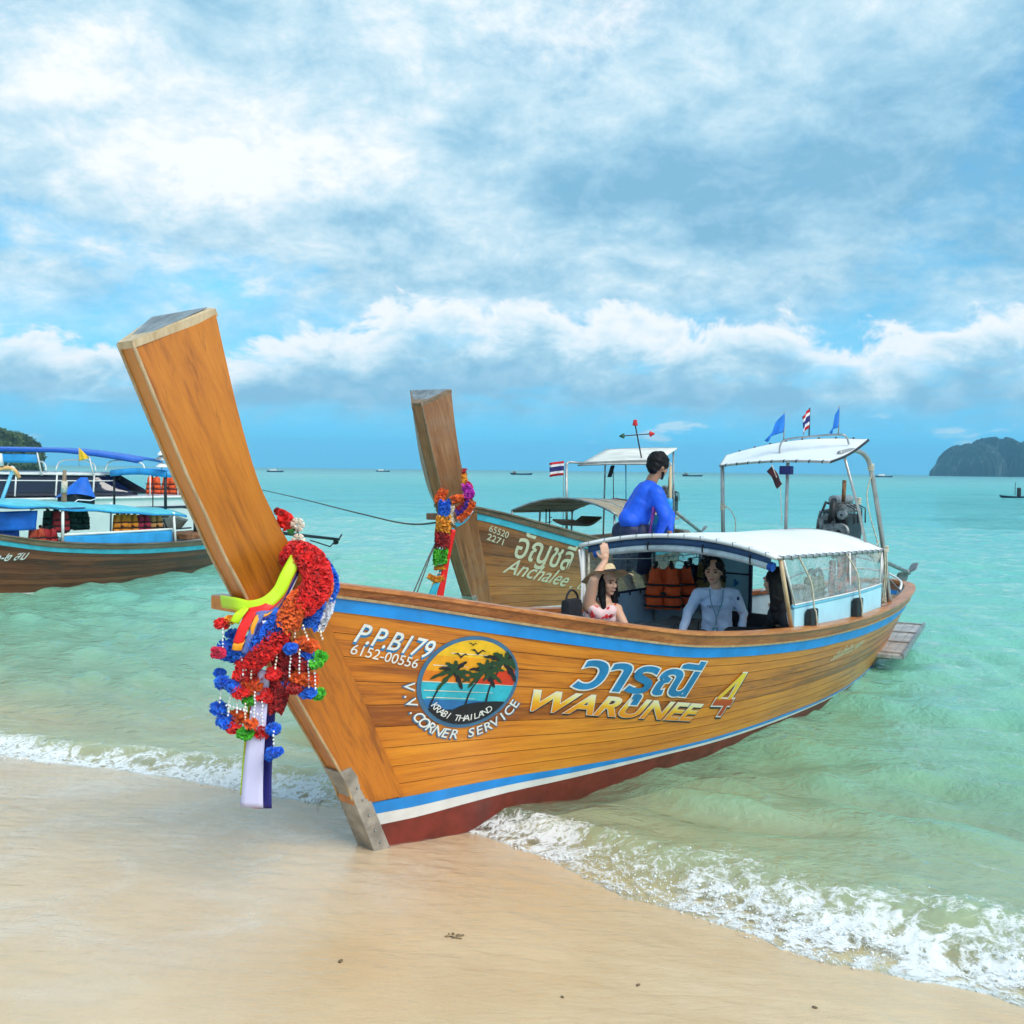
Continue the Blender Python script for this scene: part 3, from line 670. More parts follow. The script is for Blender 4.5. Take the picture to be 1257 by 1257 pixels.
def hull_strip(zlo, zhi, side, off, th, a0=0.0, a1=1.0, na=46, nz=3):
    mb = MB(); P = []
    # stations crowd towards the ends where the skin turns fast
    aas = [a0 + (a1 - a0) * (0.5 - 0.5 * math.cos(math.pi * i / (na - 1))) * .5 + (a1 - a0) * .5 * i / (na - 1) for i in range(na)]
    for a in aas:
        row = []
        for k in range(nz):
            f = k / (nz - 1); s, t, z = on_line(a, lambda q: zlo(q) + (zhi(q) - zlo(q)) * f); row.append((s, t, z))
        P.append(row)
    outer = [V(s, -side * (t + off), z) for row in P for (s, t, z) in row]
    inner = [V(s, -side * max(t + off - th, 0.0), z) for row in P for (s, t, z) in row]
    N = len(outer); fs = []
    for i in range(na - 1):
        for k in range(nz - 1):
            q = i * nz + k; f1 = (q, q + nz, q + nz + 1, q + 1)
            fs.append(f1 if side > 0 else f1[::-1]); f2 = (N + q + 1, N + q + nz + 1, N + q + nz, N + q); fs.append(f2 if side > 0 else f2[::-1])
        for k, flip in ((0, 0), (nz - 1, 1)):
            q = i * nz + k; f1 = (q, N + q, N + q + nz, q + nz); f1 = f1[::-1] if flip else f1; fs.append(f1 if side > 0 else f1[::-1])
    for i in (0, na - 1):
        for k in range(nz - 1): q = i * nz + k; fs.append((q, q + 1, N + q + 1, N + q))
    mb.gu = [q for row in P for q in [row[1][0]] * nz] * 2; mb.gv = [k / (nz - 1) * (row[-1][2] - row[0][2]) for row in P for k in range(nz)] * 2
    return mb.add(outer + inner, fs)

def make_hull(root, planks, prow, rail, band, low_stripe, low_white, bottom, trim, lined='hull_inner', plate=True, cap='pale_trim', far_side='same'):
    hull = MB()
    # inner lining: the skin seen from inside, closed by the bottom boards
    for side in (1, -1):
        hull.grid(lambda u, v, sd_=side: (lambda q: V(q[0], -sd_ * max(q[1] - .045, 0), q[2]))(hull_av(.035 + .955 * u, v * .985)), 40, 8)
    hull = hull.build('hull', M[lined], root, True)
    zt = lambda s: ZG(s) - BAND(s) + .004
    zb = lambda s: Z_LS(s) - .004
    for side in (1, -1):
        for i in range(NPL):
            f0, f1 = PCUT[i], PCUT[i + 1]
            lo = lambda s, f0=f0: zb(s) + (zt(s) - zb(s)) * f0 + .0018
            hi = lambda s, f1=f1: zb(s) + (zt(s) - zb(s)) * f1 - .0018
            m = M[planks] if (side > 0 or far_side == 'same') else M[far_side]
            hull_strip(lo, hi, side, 0.0, .035, A_SEAM, .996, 46, 3).build('plank', m, hull, True, 40)
        # caulk just behind the seams
        hull_strip(zb, zt, side, -.007, .02, A_SEAM * .9, .997, 40, 8).build('seam_caulk', M['black_ink'], hull, True)
        hull_strip(lambda s: ZG(s) - BAND(s), lambda s: ZG(s) - RAIL(s), side, .008, .04, 0.022, .998).build('sheer_band', M[band], hull, True, 40)
        hull_strip(lambda s: ZG(s) - RAIL(s) + .001, lambda s: ZG(s) - RAIL(s) + .016, side, .020, .04, 0.022, .998).build('bead', M[trim], hull, True, 40)
        hull_strip(lambda s: ZG(s) - RAIL(s) + .017, lambda s: ZG(s) + .002, side, .012, .05, 0.022, .998).build('rubbing_strake', M[rail], hull, True, 40)
        mid = lambda s: Z_WB(s) + (Z_LS(s) - Z_WB(s)) * .50
        hull_strip(mid, Z_LS, side, .006, .04, 0.0, .998).build('waterline_stripe', M[low_stripe], hull, True, 40)
        hull_strip(Z_WB, lambda s: mid(s) - .001, side, .006, .04, 0.0, .998).build('boot_stripe', M[low_white], hull, True, 40)
        hull_strip(lambda s: ZB, lambda s: Z_WB(s) - .001, side, .003, .04, 0.0, .998).build('bottom_paint', M[bottom], hull, True, 40)
    # capping rail on top of the gunwale
    for side in (1, -1):
        rl = MB(); aas = [0.03 + .968 * i / 59 for i in range(60)]
        ring = []
        for a in aas:
            s, t, z = hull_av(a, 1.0); ring.append([V(s, -side * max(t + dx, 0), z + dz) for dx, dz in ((-.095, -.02), (-.095, .022), (-.03, .030), (.03, .022), (.03, .002), (-.04, -.02))])
        n = 6; vs = [p for r in ring for p in r]; fs = []
        for i in range(len(ring) - 1):
            for k in range(n): q = (i * n + k, i * n + (k + 1) % n, (i + 1) * n + (k + 1) % n, (i + 1) * n + k); fs.append(q[::-1] if side > 0 else q)
        fs += [tuple(range(n)), tuple((len(ring) - 1) * n + k for k in range(n))]
        rl.add(vs, fs).build('gunwale', M[rail], root, False)
    # stem and prow: one tall wedge, narrow in front
    SEC = [(.12, -.32, .36, -.32, .02), (-.03, .03, .245, .05, .045), (-.165, .285, .11, .29, .085), (-.20, .325, .092, .325, .146), (-.28, .50, -.012, .50, .168), (-.60, 1.01, -.31, 1.01, .215), (-.88, 1.51, -.545, 1.42, .248),
           (-.96, 1.65, -.60, 1.60, .265), (-1.03, 1.77, -.78, 1.80, .258), (-1.13, 1.97, -.90, 1.99, .252), (-1.22, 2.14, -.99, 2.17, .25), (-1.36, 2.44, -1.10, 2.50, .25), (-1.50, 2.75, -1.21, 2.91, .25)]
    F = catmull([V(a, 0, b) for a, b, *_ in SEC], 5); B = catmull([V(c, 0, d) for _, _, c, d, _ in SEC], 5); TW = catmull([V(e, 0, 0) for *_, e in SEC], 5)
    pr = MB(); vs = []
    for f, b, w in zip(F, B, TW):
        w = w.x + .010; wf = .062 if f.z > .31 else .030; vs += [V(f.x, -wf, f.z), V(f.x, wf, f.z), V(b.x, w, b.z), V(b.x, -w, b.z)]
    fs = []
    for i in range(len(F) - 1):
        for k in range(4): fs.append((i * 4 + k, i * 4 + (k + 1) % 4, (i + 1) * 4 + (k + 1) % 4, (i + 1) * 4 + k))
    e = (len(F) - 1) * 4; fs += [(3, 2, 1, 0), (e, e + 1, e + 2, e + 3)]
    post = pr.add(vs, fs).build('prow_post', M[prow], root, True, 30)
    bv = post.modifiers.new('b', 'BEVEL'); bv.width = .006; bv.segments = 2; bv.limit_method = 'ANGLE'
    # pale strips up the two front corners, and the capped top
    for sg in (1, -1):
        MB().tube([V(f.x - .003, -sg * .062, f.z) for f in F[16:]], .0085, 6).build('corner_strip', M[trim], post, True)
    f, b, w = F[-1], B[-1], TW[-1].x + .010; up_ = (V(f.x, 0, f.z) - F[-4]).normalized()
    def ring(h, g_): return [V(f.x - g_, -.062 - g_, f.z) + up_ * h, V(f.x - g_, .062 + g_, f.z) + up_ * h, V(b.x + g_, w + g_, b.z) + up_ * h, V(b.x + g_, -w - g_, b.z) + up_ * h]
    c = MB(); c.add(ring(-.028, .004) + ring(.006, .004) + ring(.010, -.012), [(0, 1, 5, 4), (1, 2, 6, 5), (2, 3, 7, 6), (3, 0, 4, 7), (4, 5, 9, 8), (5, 6, 10, 9), (6, 7, 11, 10), (7, 4, 8, 11), (8, 9, 10, 11), (3, 2, 1, 0)])
    c.build('cap_frame', M[cap], post)
    MB().add(ring(.0125, -.022) + ring(.009, -.022), [(0, 1, 2, 3), (4, 7, 6, 5), (0, 4, 5, 1), (1, 5, 6, 2), (2, 6, 7, 3), (3, 7, 4, 0)]).build('cap_plate', M['galvanised'], post)
    if plate:
        q = MB(); sts = [(-.30, .53, .050), (-.22, .40, .075), (-.05, .03, .080), (.06, -.2, .085)]; vs = []
        for s_, z_, ln in sts: vs += [V(s_ - .012, -.072, z_), V(s_ - .012, .072, z_), V(s_ + ln, .092, z_ + .02), V(s_ + ln, -.092, z_ + .02)]
        fs = [(3, 2, 1, 0), (12, 13, 14, 15)]
        for i in range(3):
            for k in range(4): fs.append((i * 4 + k, i * 4 + (k + 1) % 4, (i + 1) * 4 + (k + 1) % 4, (i + 1) * 4 + k))
        pl = q.add(vs, fs).build('stem_plate', M['steel_plate'], post)
        bt = MB()
        for z_ in (.42, .34, .24, .14, .06):
            s_ = STEM(z_) + .040; bt.ball(V(s_, -.086, z_), .007, 8, 6)
        bt.build('rivets', M['galvanised'], pl, True)['kind'] = 'stuff'
    # the cross-piece through the stem
    MB().bbox(V(-.895, -.045, 1.505), (.085, .50, .075), .012).build('cross_beam', M[prow], root)
    # floor boards inside
    zf = lambda s: max(ZG(s) - .62, .30)
    for i in range(11):
        f0 = -1 + 2 * i / 11 + .012; f1 = -1 + 2 * (i + 1) / 11 - .012
        fl = MB(); ss = [.3 + 7.3 * k / 24 for k in range(25)]; vs = []
        for s_ in ss:
            h = max(hull_t(s_, zf(s_)) - .06, .01)
            for dz in (0, -.025): vs += [V(s_, h * f0, zf(s_) + dz), V(s_, h * f1, zf(s_) + dz)]
        fs = []
        for k in range(24):
            a = k * 4; fs += [(a, a + 1, a + 5, a + 4), (a + 2, a + 6, a + 7, a + 3), (a, a + 4, a + 6, a + 2), (a + 1, a + 3, a + 7, a + 5)]
        fs += [(0, 2, 3, 1), (96, 97, 99, 98)]
        fl.add(vs, fs).build('floor_board', M['grey_wood'], root)
    # bow deck boards
    for i in range(8):
        s0 = -.42 + i * .16; s1 = s0 + .152; d = MB(); zz = ZG(s0) - .10
        w0 = hull_t(s0, zz) - .05; w1 = hull_t(s1, zz) - .05
        d.add([V(s0, -w0, zz), V(s0, w0, zz), V(s1, w1, zz - .02), V(s1, -w1, zz - .02), V(s0, -w0, zz - .025), V(s0, w0, zz - .025), V(s1, w1, zz - .045), V(s1, -w1, zz - .045)],
              [(0, 3, 2, 1), (4, 5, 6, 7), (0, 1, 5, 4), (1, 2, 6, 5), (2, 3, 7, 6), (3, 0, 4, 7)]).build('bow_deck_board', M[rail], root)
    # stern deck
    for i in range(7):
        s0 = 6.55 + i * .245; d = MB(); zz = ZG(s0) - .13; s1 = s0 + .235; w0 = hull_t(s0, zz) - .05; w1 = max(hull_t(min(s1, 8.3), zz) - .05, .03)
        d.add([V(s0, -w0, zz), V(s0, w0, zz), V(s1, w1, zz), V(s1, -w1, zz), V(s0, -w0, zz - .025), V(s0, w0, zz - .025), V(s1, w1, zz - .025), V(s1, -w1, zz - .025)],
              [(0, 3, 2, 1), (4, 5, 6, 7), (0, 1, 5, 4), (1, 2, 6, 5), (2, 3, 7, 6), (3, 0, 4, 7)]).build('stern_deck_board', M['pale_trim'], root)
    return hull

# ------------------------------------------------------------------ painted lettering laid on the curved planking
def text_tris(body, offset=0.0, shear=0.0, spacing=1.0):
    c = bpy.data.curves.new('lettering', 'FONT'); c.body = body; c.offset = offset; c.shear = shear; c.space_character = spacing; c.resolution_u = 4; c.fill_mode = 'BOTH'
    o = bpy.data.objects.new('lettering_tmp', c); me = evaluate(o)
    bm = bmesh.new(); bm.from_mesh(me); bmesh.ops.triangulate(bm, faces=bm.faces[:])
    bmesh.ops.remove_doubles(bm, verts=bm.verts[:], dist=1e-5)
    bm.verts.index_update(); vs = [v.co.copy() for v in bm.verts]; fs = [tuple(v.index for v in f.verts) for f in bm.faces]
    bm.free(); bpy.data.objects.remove(o); bpy.data.curves.remove(c); bpy.data.meshes.remove(me)
    return vs, fs
def skin_point(s, z, off): return V(s, -(hull_t(s, z) + off), z)
def put_text(hull, body, O, R, U, mat, lift=.005, outline=0.0, shear=0.0, grad=None, shift=(0, 0), spacing=1.0, ref=None, name='lettering'):
    """body's box is stretched onto the parallelogram O, O+R, O+U in (s, z) of the hull side"""
    vs, fs = text_tris(body, 0.0, shear, spacing) if ref is None else ref
    x0 = min(v.x for v in vs); x1 = max(v.x for v in vs); y0 = 0.0; y1 = max(v.y for v in vs)
    if outline: vs, fs = text_tris(body, outline, shear, spacing)
    out = []; ty = []
    for v in vs:
        a = (v.x - x0) / (x1 - x0) + shift[0]; b = (v.y - y0) / (y1 - y0) + shift[1]
        s = O[0] + R[0] * a + U[0] * b; z = O[1] + R[1] * a + U[1] * b; out.append(skin_point(s, z, lift)); ty.append(b)
    mb = MB(); mb.add(out, fs); o = mb.build(name, M[mat], hull)
    at = o.data.attributes.new('ty', 'FLOAT', 'POINT'); 
    if len(o.data.vertices) == len(ty): at.data.foreach_set('value', ty)
    return o
def gold_material(name, stops):
    m, g, p, out = base_mat(name); a = g.new('ShaderNodeAttribute', attribute_name='ty').outputs['Fac']
    n = g.noise(obj_co(g), 20.0, 4.0); g.put(p.inputs['Base Color'], g.ramp(g.math('ADD', a, g.math('MULTIPLY', g.math('SUBTRACT', n, .5), .12)), stops)); p.inputs['Roughness'].default_value = .5
gold_material('letter_gold', [(0.0, (0.80, 0.26, 0.01)), (0.45, (0.85, 0.42, 0.015)), (0.62, (0.86, 0.62, 0.08)), (0.95, (0.84, 0.80, 0.52))])
gold_material('letter_four', [(0.0, (0.42, 0.05, 0.008)), (0.36, (0.50, 0.07, 0.01)), (0.42, (0.85, 0.50, 0.03)), (0.95, (0.86, 0.66, 0.05))])

def put_shape(hull, pts, mat, C, RX, UY, lift, name):
    """flat painted polygon given in emblem units (-1..1), laid on the planks; finely cut so that it follows them"""
    bm = bmesh.new(); vv = [bm.verts.new((p[0], p[1], 0)) for p in pts]; bm.faces.new(vv)
    bmesh.ops.triangulate(bm, faces=bm.faces[:])
    for k in range(2):
        lng = [e for e in bm.edges if e.calc_length() > .35]
        if lng: bmesh.ops.subdivide_edges(bm, edges=lng, cuts=2); bmesh.ops.triangulate(bm, faces=bm.faces[:])
    bm.verts.index_update(); out = []
    for v in bm.verts:
        a, b = v.co.x, v.co.y; out.append(skin_point(C[0] + RX[0] * a + UY[0] * b, C[1] + RX[1] * a + UY[1] * b, lift))
    fs = [tuple(q.index for q in f.verts) for f in bm.faces]; bm.free()
    mb = MB(); mb.add(out, fs); return mb.build(name, M[mat], hull)

def put_four(hull, O, R, U):
    """the numeral 4, brushed in three strokes"""
    st = [[(.62, 0), (.84, 0), (.84, 1), (.62, 1)], [(-.02, .24), (1.0, .24), (1.0, .40), (-.02, .40)], [(-.02, .40), (.22, .40), (.80, 1.0), (.60, 1.0)]]
    for gi, (g_, mat, lift, sh) in enumerate(((.055, 'black_ink', .005, (.05, -.03)), (.040, 'letter_white', .0068, (0, 0)), (0, 'letter_four', .0088, (0, 0)))):
        for k, q in enumerate(st):
            cx = sum(p[0] for p in q) / 4; cy = sum(p[1] for p in q) / 4; bm = bmesh.new()
            pts = [(p[0] + math.copysign(g_, p[0] - cx) + sh[0], p[1] + math.copysign(g_ * .8, p[1] - cy) + sh[1]) for p in q]
            n = 8; vs = []; ty = []; fs = []
            for j in range(n + 1):
                for i in range(4):
                    f, h = i / 3, j / n
                    x = (pts[0][0] * (1 - f) + pts[1][0] * f) * (1 - h) + (pts[3][0] * (1 - f) + pts[2][0] * f) * h; y = (pts[0][1] * (1 - f) + pts[1][1] * f) * (1 - h) + (pts[3][1] * (1 - f) + pts[2][1] * f) * h
                    vs.append(skin_point(O[0] + R[0] * x + U[0] * y, O[1] + R[1] * x + U[1] * y, lift + k * .0005)); ty.append(y)
            for j in range(n):
                for i in range(3): a = j * 4 + i; fs.append((a, a + 1, a + 5, a + 4))
            bm.free(); o = MB().add(vs, fs).build('lettering', M[mat], hull); o.data.attributes.new('ty', 'FLOAT', 'POINT').data.foreach_set('value', ty)

# ------------------------------------------------------------------ the beached boat with its lettering
TH1 = math.radians(50); O1 = V(-0.7828, 5.5756, 0.0)
D1 = V(math.cos(TH1), math.sin(TH1), 0); N1 = V(math.sin(TH1), -math.cos(TH1), 0)
def B1(s, t, z): return O1 + D1 * s + N1 * t + V(0, 0, z)       # boat frame -> world
boat = empty('longtail_boat', O1, TH1, 'varnished orange wooden long-tail boat beached on the sand, round sunset emblem on its side', 'boat', 'long-tail boats')
hull = make_hull(boat, 'teak_plank', 'teak_prow', 'rail_wood', 'band_blue', 'band_blue', 'white_paint', 'bottom_red', 'pale_trim')

def letters_main():
    h = hull
    put_text(h, 'P.P.B179', (-.384, 1.288), (.455, -.143), (.042, .092), 'letter_blue', .005, .028, .0, shift=(.012, -.10))
    put_text(h, 'P.P.B179', (-.384, 1.288), (.455, -.143), (.042, .092), 'letter_white', .0075, .010)
    put_text(h, '6152-00556', (-.393, 1.222), (.405, -.128), (.012, .052), 'letter_white', .0075, .004)
    put_text(h, 'WARUNEE', (.789, .742), (1.716, -.362), (.080, .112), 'black_ink', .005, .045, shift=(.006, -.07))
    put_text(h, 'WARUNEE', (.789, .742), (1.716, -.362), (.080, .112), 'letter_white', .0072, .040)
    put_text(h, 'WARUNEE', (.789, .742), (1.716, -.362), (.080, .112), 'letter_gold', .0095, .024)
    th = '\u0e27\u0e32\u0e23\u0e38\u0e13\u0e35'
    put_text(h, th, (1.16, .838), (1.14, -.228), (.09, .235), 'letter_white', .0118, .055)
    put_text(h, th, (1.16, .838), (1.14, -.228), (.09, .235), 'letter_blue', .0140, .026)
    put_four(h, (2.69, .385), (.27, -.05), (.12, .33))
    put_text(h, '\u0e23\u0e48\u0e27\u0e21\u0e43\u0e08\u0e1e\u0e31\u0e12\u0e19\u0e4c \u0e51\u0e52\u0e56\u0e51', (4.66, .535), (.80, .03), (.10, .10), 'letter_cream', .006, .012)
    # round emblem: sunset over the sea, three palms, three birds
    C = (.378, .966); RX = (.332, -.056); UY = (.0, .272)
    sh = lambda pts, mat, lift, nm: put_shape(h, pts, mat, C, RX, UY, lift, nm)
    circ = lambda r, n=48: [(r * math.cos(2 * math.pi * k / n), r * math.sin(2 * math.pi * k / n)) for k in range(n)]
    def seg(y0, y1, r=.945, n=14):
        a0, a1 = math.asin(max(min(y0 / r, 1), -1)), math.asin(max(min(y1 / r, 1), -1))
        R_ = [(r * math.cos(a0 + (a1 - a0) * k / n), r * math.sin(a0 + (a1 - a0) * k / n)) for k in range(n + 1)]
        return R_ + [(-x, y) for x, y in reversed(R_)]
    def clean(pts):
        o = [pts[0]]
        for p in pts[1:]:
            if (p[0] - o[-1][0]) ** 2 + (p[1] - o[-1][1]) ** 2 > 1e-5: o.append(p)
        if (o[0][0] - o[-1][0]) ** 2 + (o[0][1] - o[-1][1]) ** 2 < 1e-5: o.pop()
        return o
    sh(circ(1.03), 'shadow_blue', .0045, 'emblem_rim')
    for i, (a, b, mt) in enumerate([(-.93, -.62, 'em_deep'), (-.62, -.40, 'em_blue'), (-.40, -.02, 'em_cyan'), (-.02, .22, 'em_orange'), (.22, .55, 'em_amber'), (.55, .944, 'em_yellow')]):
        sh(clean(seg(a, b)), mt, .0062, 'emblem_field')
    # red afterglow low on the right
    arc = [(.945 * math.cos(t), .945 * math.sin(t)) for t in [(-.02 + .40 * k / 8) for k in range(9)]]
    sh([(.02, -.018), (.93, -.018)] + arc[1:] + [(.62, .30), (.34, .17)], 'em_red', .0074, 'emblem_glow')
    for y0, x0, x1, mt in ((-.02, -.94, .94, 'em_cream'), (-.21, -.88, .55, 'em_cream'), (-.36, -.80, .2, 'em_cream'), (.62, -.5, .5, 'em_cream'), (.34, -.80, -.1, 'em_cream'), (.40, .2, .75, 'em_cream')):
        sh([(x0, y0 - .010), (x1, y0 - .004), (x1, y0 + .004), (x0, y0 + .010)], mt, .0086, 'emblem_line')
    sh([(-.72, -.60), (-.60, -.545), (-.48, -.56), (-.36, -.64), (-.22, -.62), (-.08, -.53), (.10, -.47), (.24, -.44), (.46, -.42), (.66, -.40), (.84, -.40)] + [(.942 * math.cos(t), .942 * math.sin(t)) for t in [-.45 - 1.98 * k / 16 for k in range(17)]], 'black_ink', .0088, 'emblem_land')
    rg = random.Random(4)
    for (bx, by, tx, ty, R_) in ((-.70, -.57, -.36, .22, .42), (.02, -.50, .26, .26, .42), (.44, -.42, .60, .50, .50)):
        mid = ((bx * .6 + tx * .4) - .05, (by * .55 + ty * .45)); pts = catmull([V(bx, by, 0), V(mid[0], mid[1], 0), V(tx, ty, 0)], 5)
        L_ = [(p.x - .020 + .008 * i / 10, p.y) for i, p in enumerate(pts)]; R2_ = [(p.x + .020 - .008 * i / 10, p.y) for i, p in enumerate(pts)]
        tr = sh(L_ + R2_[::-1], 'black_ink', .0104, 'emblem_palm')
        for k in range(9):
            an = math.radians(-45 + k * 33.75 + rg.uniform(-8, 8)); ln = R_ * rg.uniform(.85, 1.1); w = R_ * .13; n = 6; upr = []; dn = []
            for q in range(n + 1):
                f = q / n; x = tx + math.cos(an) * ln * f; y = ty + math.sin(an) * ln * f * .95 - .30 * ln * f * f; ww = w * math.sin(math.pi * min(f * .9 + .06, 1)) ** .7
                nx, ny = -math.sin(an), math.cos(an); jag = 1.25 if q % 2 else .75
                upr.append((x + nx * ww * .7 * jag, y + ny * ww * .7 * jag)); dn.append((x - nx * ww * jag, y - ny * ww * jag))
            rr = [p for p in upr + dn[::-1]]
            rr = [(p[0], p[1]) if math.hypot(*p) < .97 else (p[0] * .97 / math.hypot(*p), p[1] * .97 / math.hypot(*p)) for p in rr]
            sh(clean(rr), 'em_leaf' if k % 3 else 'black_ink', .0112 + .0004 * (k % 3), 'emblem_frond')
    for (x, y, w) in ((-.30, .56, .15), (.02, .66, .17), (-.12, .83, .09), (.20, .58, .07)):
        sh([(x - w, y + w * .35), (x - w * .45, y + w * .5), (x, y + w * .05), (x + w * .5, y + w * .5), (x + w, y + w * .2), (x + w * .5, y + w * .28), (x + .01, y - w * .28), (x - w * .4, y + w * .22)], 'black_ink', .0104, 'emblem_bird')
    def arc_text(body, r0, a0, a1, size, mat, lift, off, nm, outer=None):
        """letters set one by one round the emblem's lower rim, feet outward"""
        n = len(body)
        for i, ch in enumerate(body):
            if ch == ' ': continue
            vs, fs = text_tris(ch, off, 0.12); an = a0 + (a1 - a0) * i / (n - 1); pts = []
            cx = (min(v.x for v in vs) + max(v.x for v in vs)) / 2 if ch != '.' else 0.1
            for v in vs:
                lx = (v.x - cx) * size; ly = (v.y - .35) * size; rr = r0 - ly
                # tangent points to growing angle (left to right along the bottom)
                x = math.cos(an) * rr - math.sin(an) * lx; y = math.sin(an) * rr + math.cos(an) * lx
                pts.append(skin_point(C[0] + RX[0] * x + UY[0] * y, C[1] + RX[1] * x + UY[1] * y, lift))
            mb = MB(); mb.add(pts, fs); mb.build(nm, M[mat], h)
    arc_text('V.V.CORNER SERVICE', 1.19, math.radians(188), math.radians(338), .30, 'shadow_blue', .0055, .05, 'lettering')
    arc_text('V.V.CORNER SERVICE', 1.17, math.radians(188), math.radians(338), .30, 'letter_white', .0078, .012, 'lettering')
    arc_text('KRABI THAILAND', .80, math.radians(222), math.radians(313), .20, 'letter_white', .0118, .004, 'lettering')
for nm, c in (('em_deep', (.01, .03, .09)), ('em_blue', (.02, .16, .42)), ('em_cyan', (.03, .46, .60)), ('em_orange', (.80, .22, .015)), ('em_amber', (.86, .38, .012)), ('em_yellow', (.88, .52, .02)), ('em_red', (.62, .04, .012)), ('em_cream', (.80, .76, .60)), ('em_leaf', (.012, .055, .02))):
    plain(nm, c, .5, .12, 12.0)
letters_main()

# ------------------------------------------------------------------ canopies, poles, engines
def L(s, t, z): return V(s, -t, z)
def clear_plastic(name, tint=(0.80, 0.88, 0.86), haze=0.42):
    m = bpy.data.materials.new(name); m.use_nodes = True; m.node_tree.nodes.clear(); g = NT(m.node_tree); MATS[name] = m
    out = g.new('ShaderNodeOutputMaterial'); co = obj_co(g)
    w1 = g.noise(g.vmath('MULTIPLY', co, (3.0, 3.0, 9.0)), 2.0, 5.0, 0.65, 1.4)
    w2 = g.noise(g.vmath('MULTIPLY', co, (9.0, 9.0, 2.5)), 1.5, 5.0, 0.6, 1.0)
    nrm = g.bump(g.math('ADD', w1, w2), 0.9, 0.03)
    tr = g.new('ShaderNodeBsdfTransparent'); tr.inputs[0].default_value = tint + (1,)
    df = g.new('ShaderNodeBsdfDiffuse'); df.inputs[0].default_value = (0.72, 0.82, 0.82, 1); g.put(df.inputs['Normal'], nrm)
    gl = g.new('ShaderNodeBsdfGlossy'); gl.inputs['Roughness'].default_value = 0.14; g.put(gl.inputs['Normal'], nrm)
    h = g.math('MULTIPLY', g.smooth(g.math('ADD', w1, g.math('MULTIPLY', w2, .5)), 0.55, 1.05, 0.45, 1.0), haze)
    a = g.new('ShaderNodeMixShader'); g.put(a.inputs[0], h); g.l.new(tr.outputs[0], a.inputs[1]); g.l.new(df.outputs[0], a.inputs[2])
    fr = g.new('ShaderNodeFresnel'); g.put(fr.inputs['IOR'], g.math('POWER', 1.40, g.math('MULTIPLY_ADD', g.new('ShaderNodeNewGeometry').outputs['Backfacing'], -2.0, 1.0))); g.put(fr.inputs['Normal'], nrm)
    b = g.new('ShaderNodeMixShader'); g.put(b.inputs[0], fr.outputs[0]); g.l.new(a.outputs[0], b.inputs[1]); g.l.new(gl.outputs[0], b.inputs[2])
    g.l.new(b.outputs[0], out.inputs[0])
clear_plastic('clear_vinyl', haze=0.50); clear_plastic('clear_vinyl_far', (0.74, 0.88, 0.95), 0.52)

def flag(root_loc, rz, poleh, cloth, w, h, label, tri=False, group=None, lean=0.0, below=0.0, pole_mat='steel_tube', droop=0.5):
    f = empty('flag', root_loc, rz, label, 'flag', group)
    MB().tube([V(0, 0, -below), V(lean, 0, poleh)], .007, 6).build('pole', M[pole_mat], f, True)
    mb = MB()
    def fn(u, v):
        taper = (1 - u * .92) if tri else 1.0
        hh = (v - .5) * h * taper + (-.15 * h * u if tri else 0)
        return V(lean * .9 + w * u * (1 - .25 * droop), .035 * math.sin(u * 8 + v * 2) * (.3 + u) * w * 4, poleh - h * .55 + hh - w * droop * u * (.6 + .5 * u))
    mb.sheet(fn, 12, 8, .003)
    c = mb.build('cloth', M[cloth], f, True)
    at = c.data.attributes.new('ty', 'FLOAT', 'POINT'); vals = [(j / 7.0) for _ in (0, 1) for j in range(8) for i in range(12)]
    if len(vals) == len(c.data.vertices): at.data.foreach_set('value', vals)
    return f
def thai_material():
    m, g, p, out = base_mat('flag_thai'); a = g.new('ShaderNodeAttribute', attribute_name='ty').outputs['Fac']
    R_, W_, B_ = (.50, .012, .02), (.78, .78, .80), (.02, .025, .16)
    g.put(p.inputs['Base Color'], g.ramp(a, [(0, R_), (.17, W_), (.33, B_), (.67, W_), (.83, R_)], 'CONSTANT')); p.inputs['Roughness'].default_value = .75
thai_material()

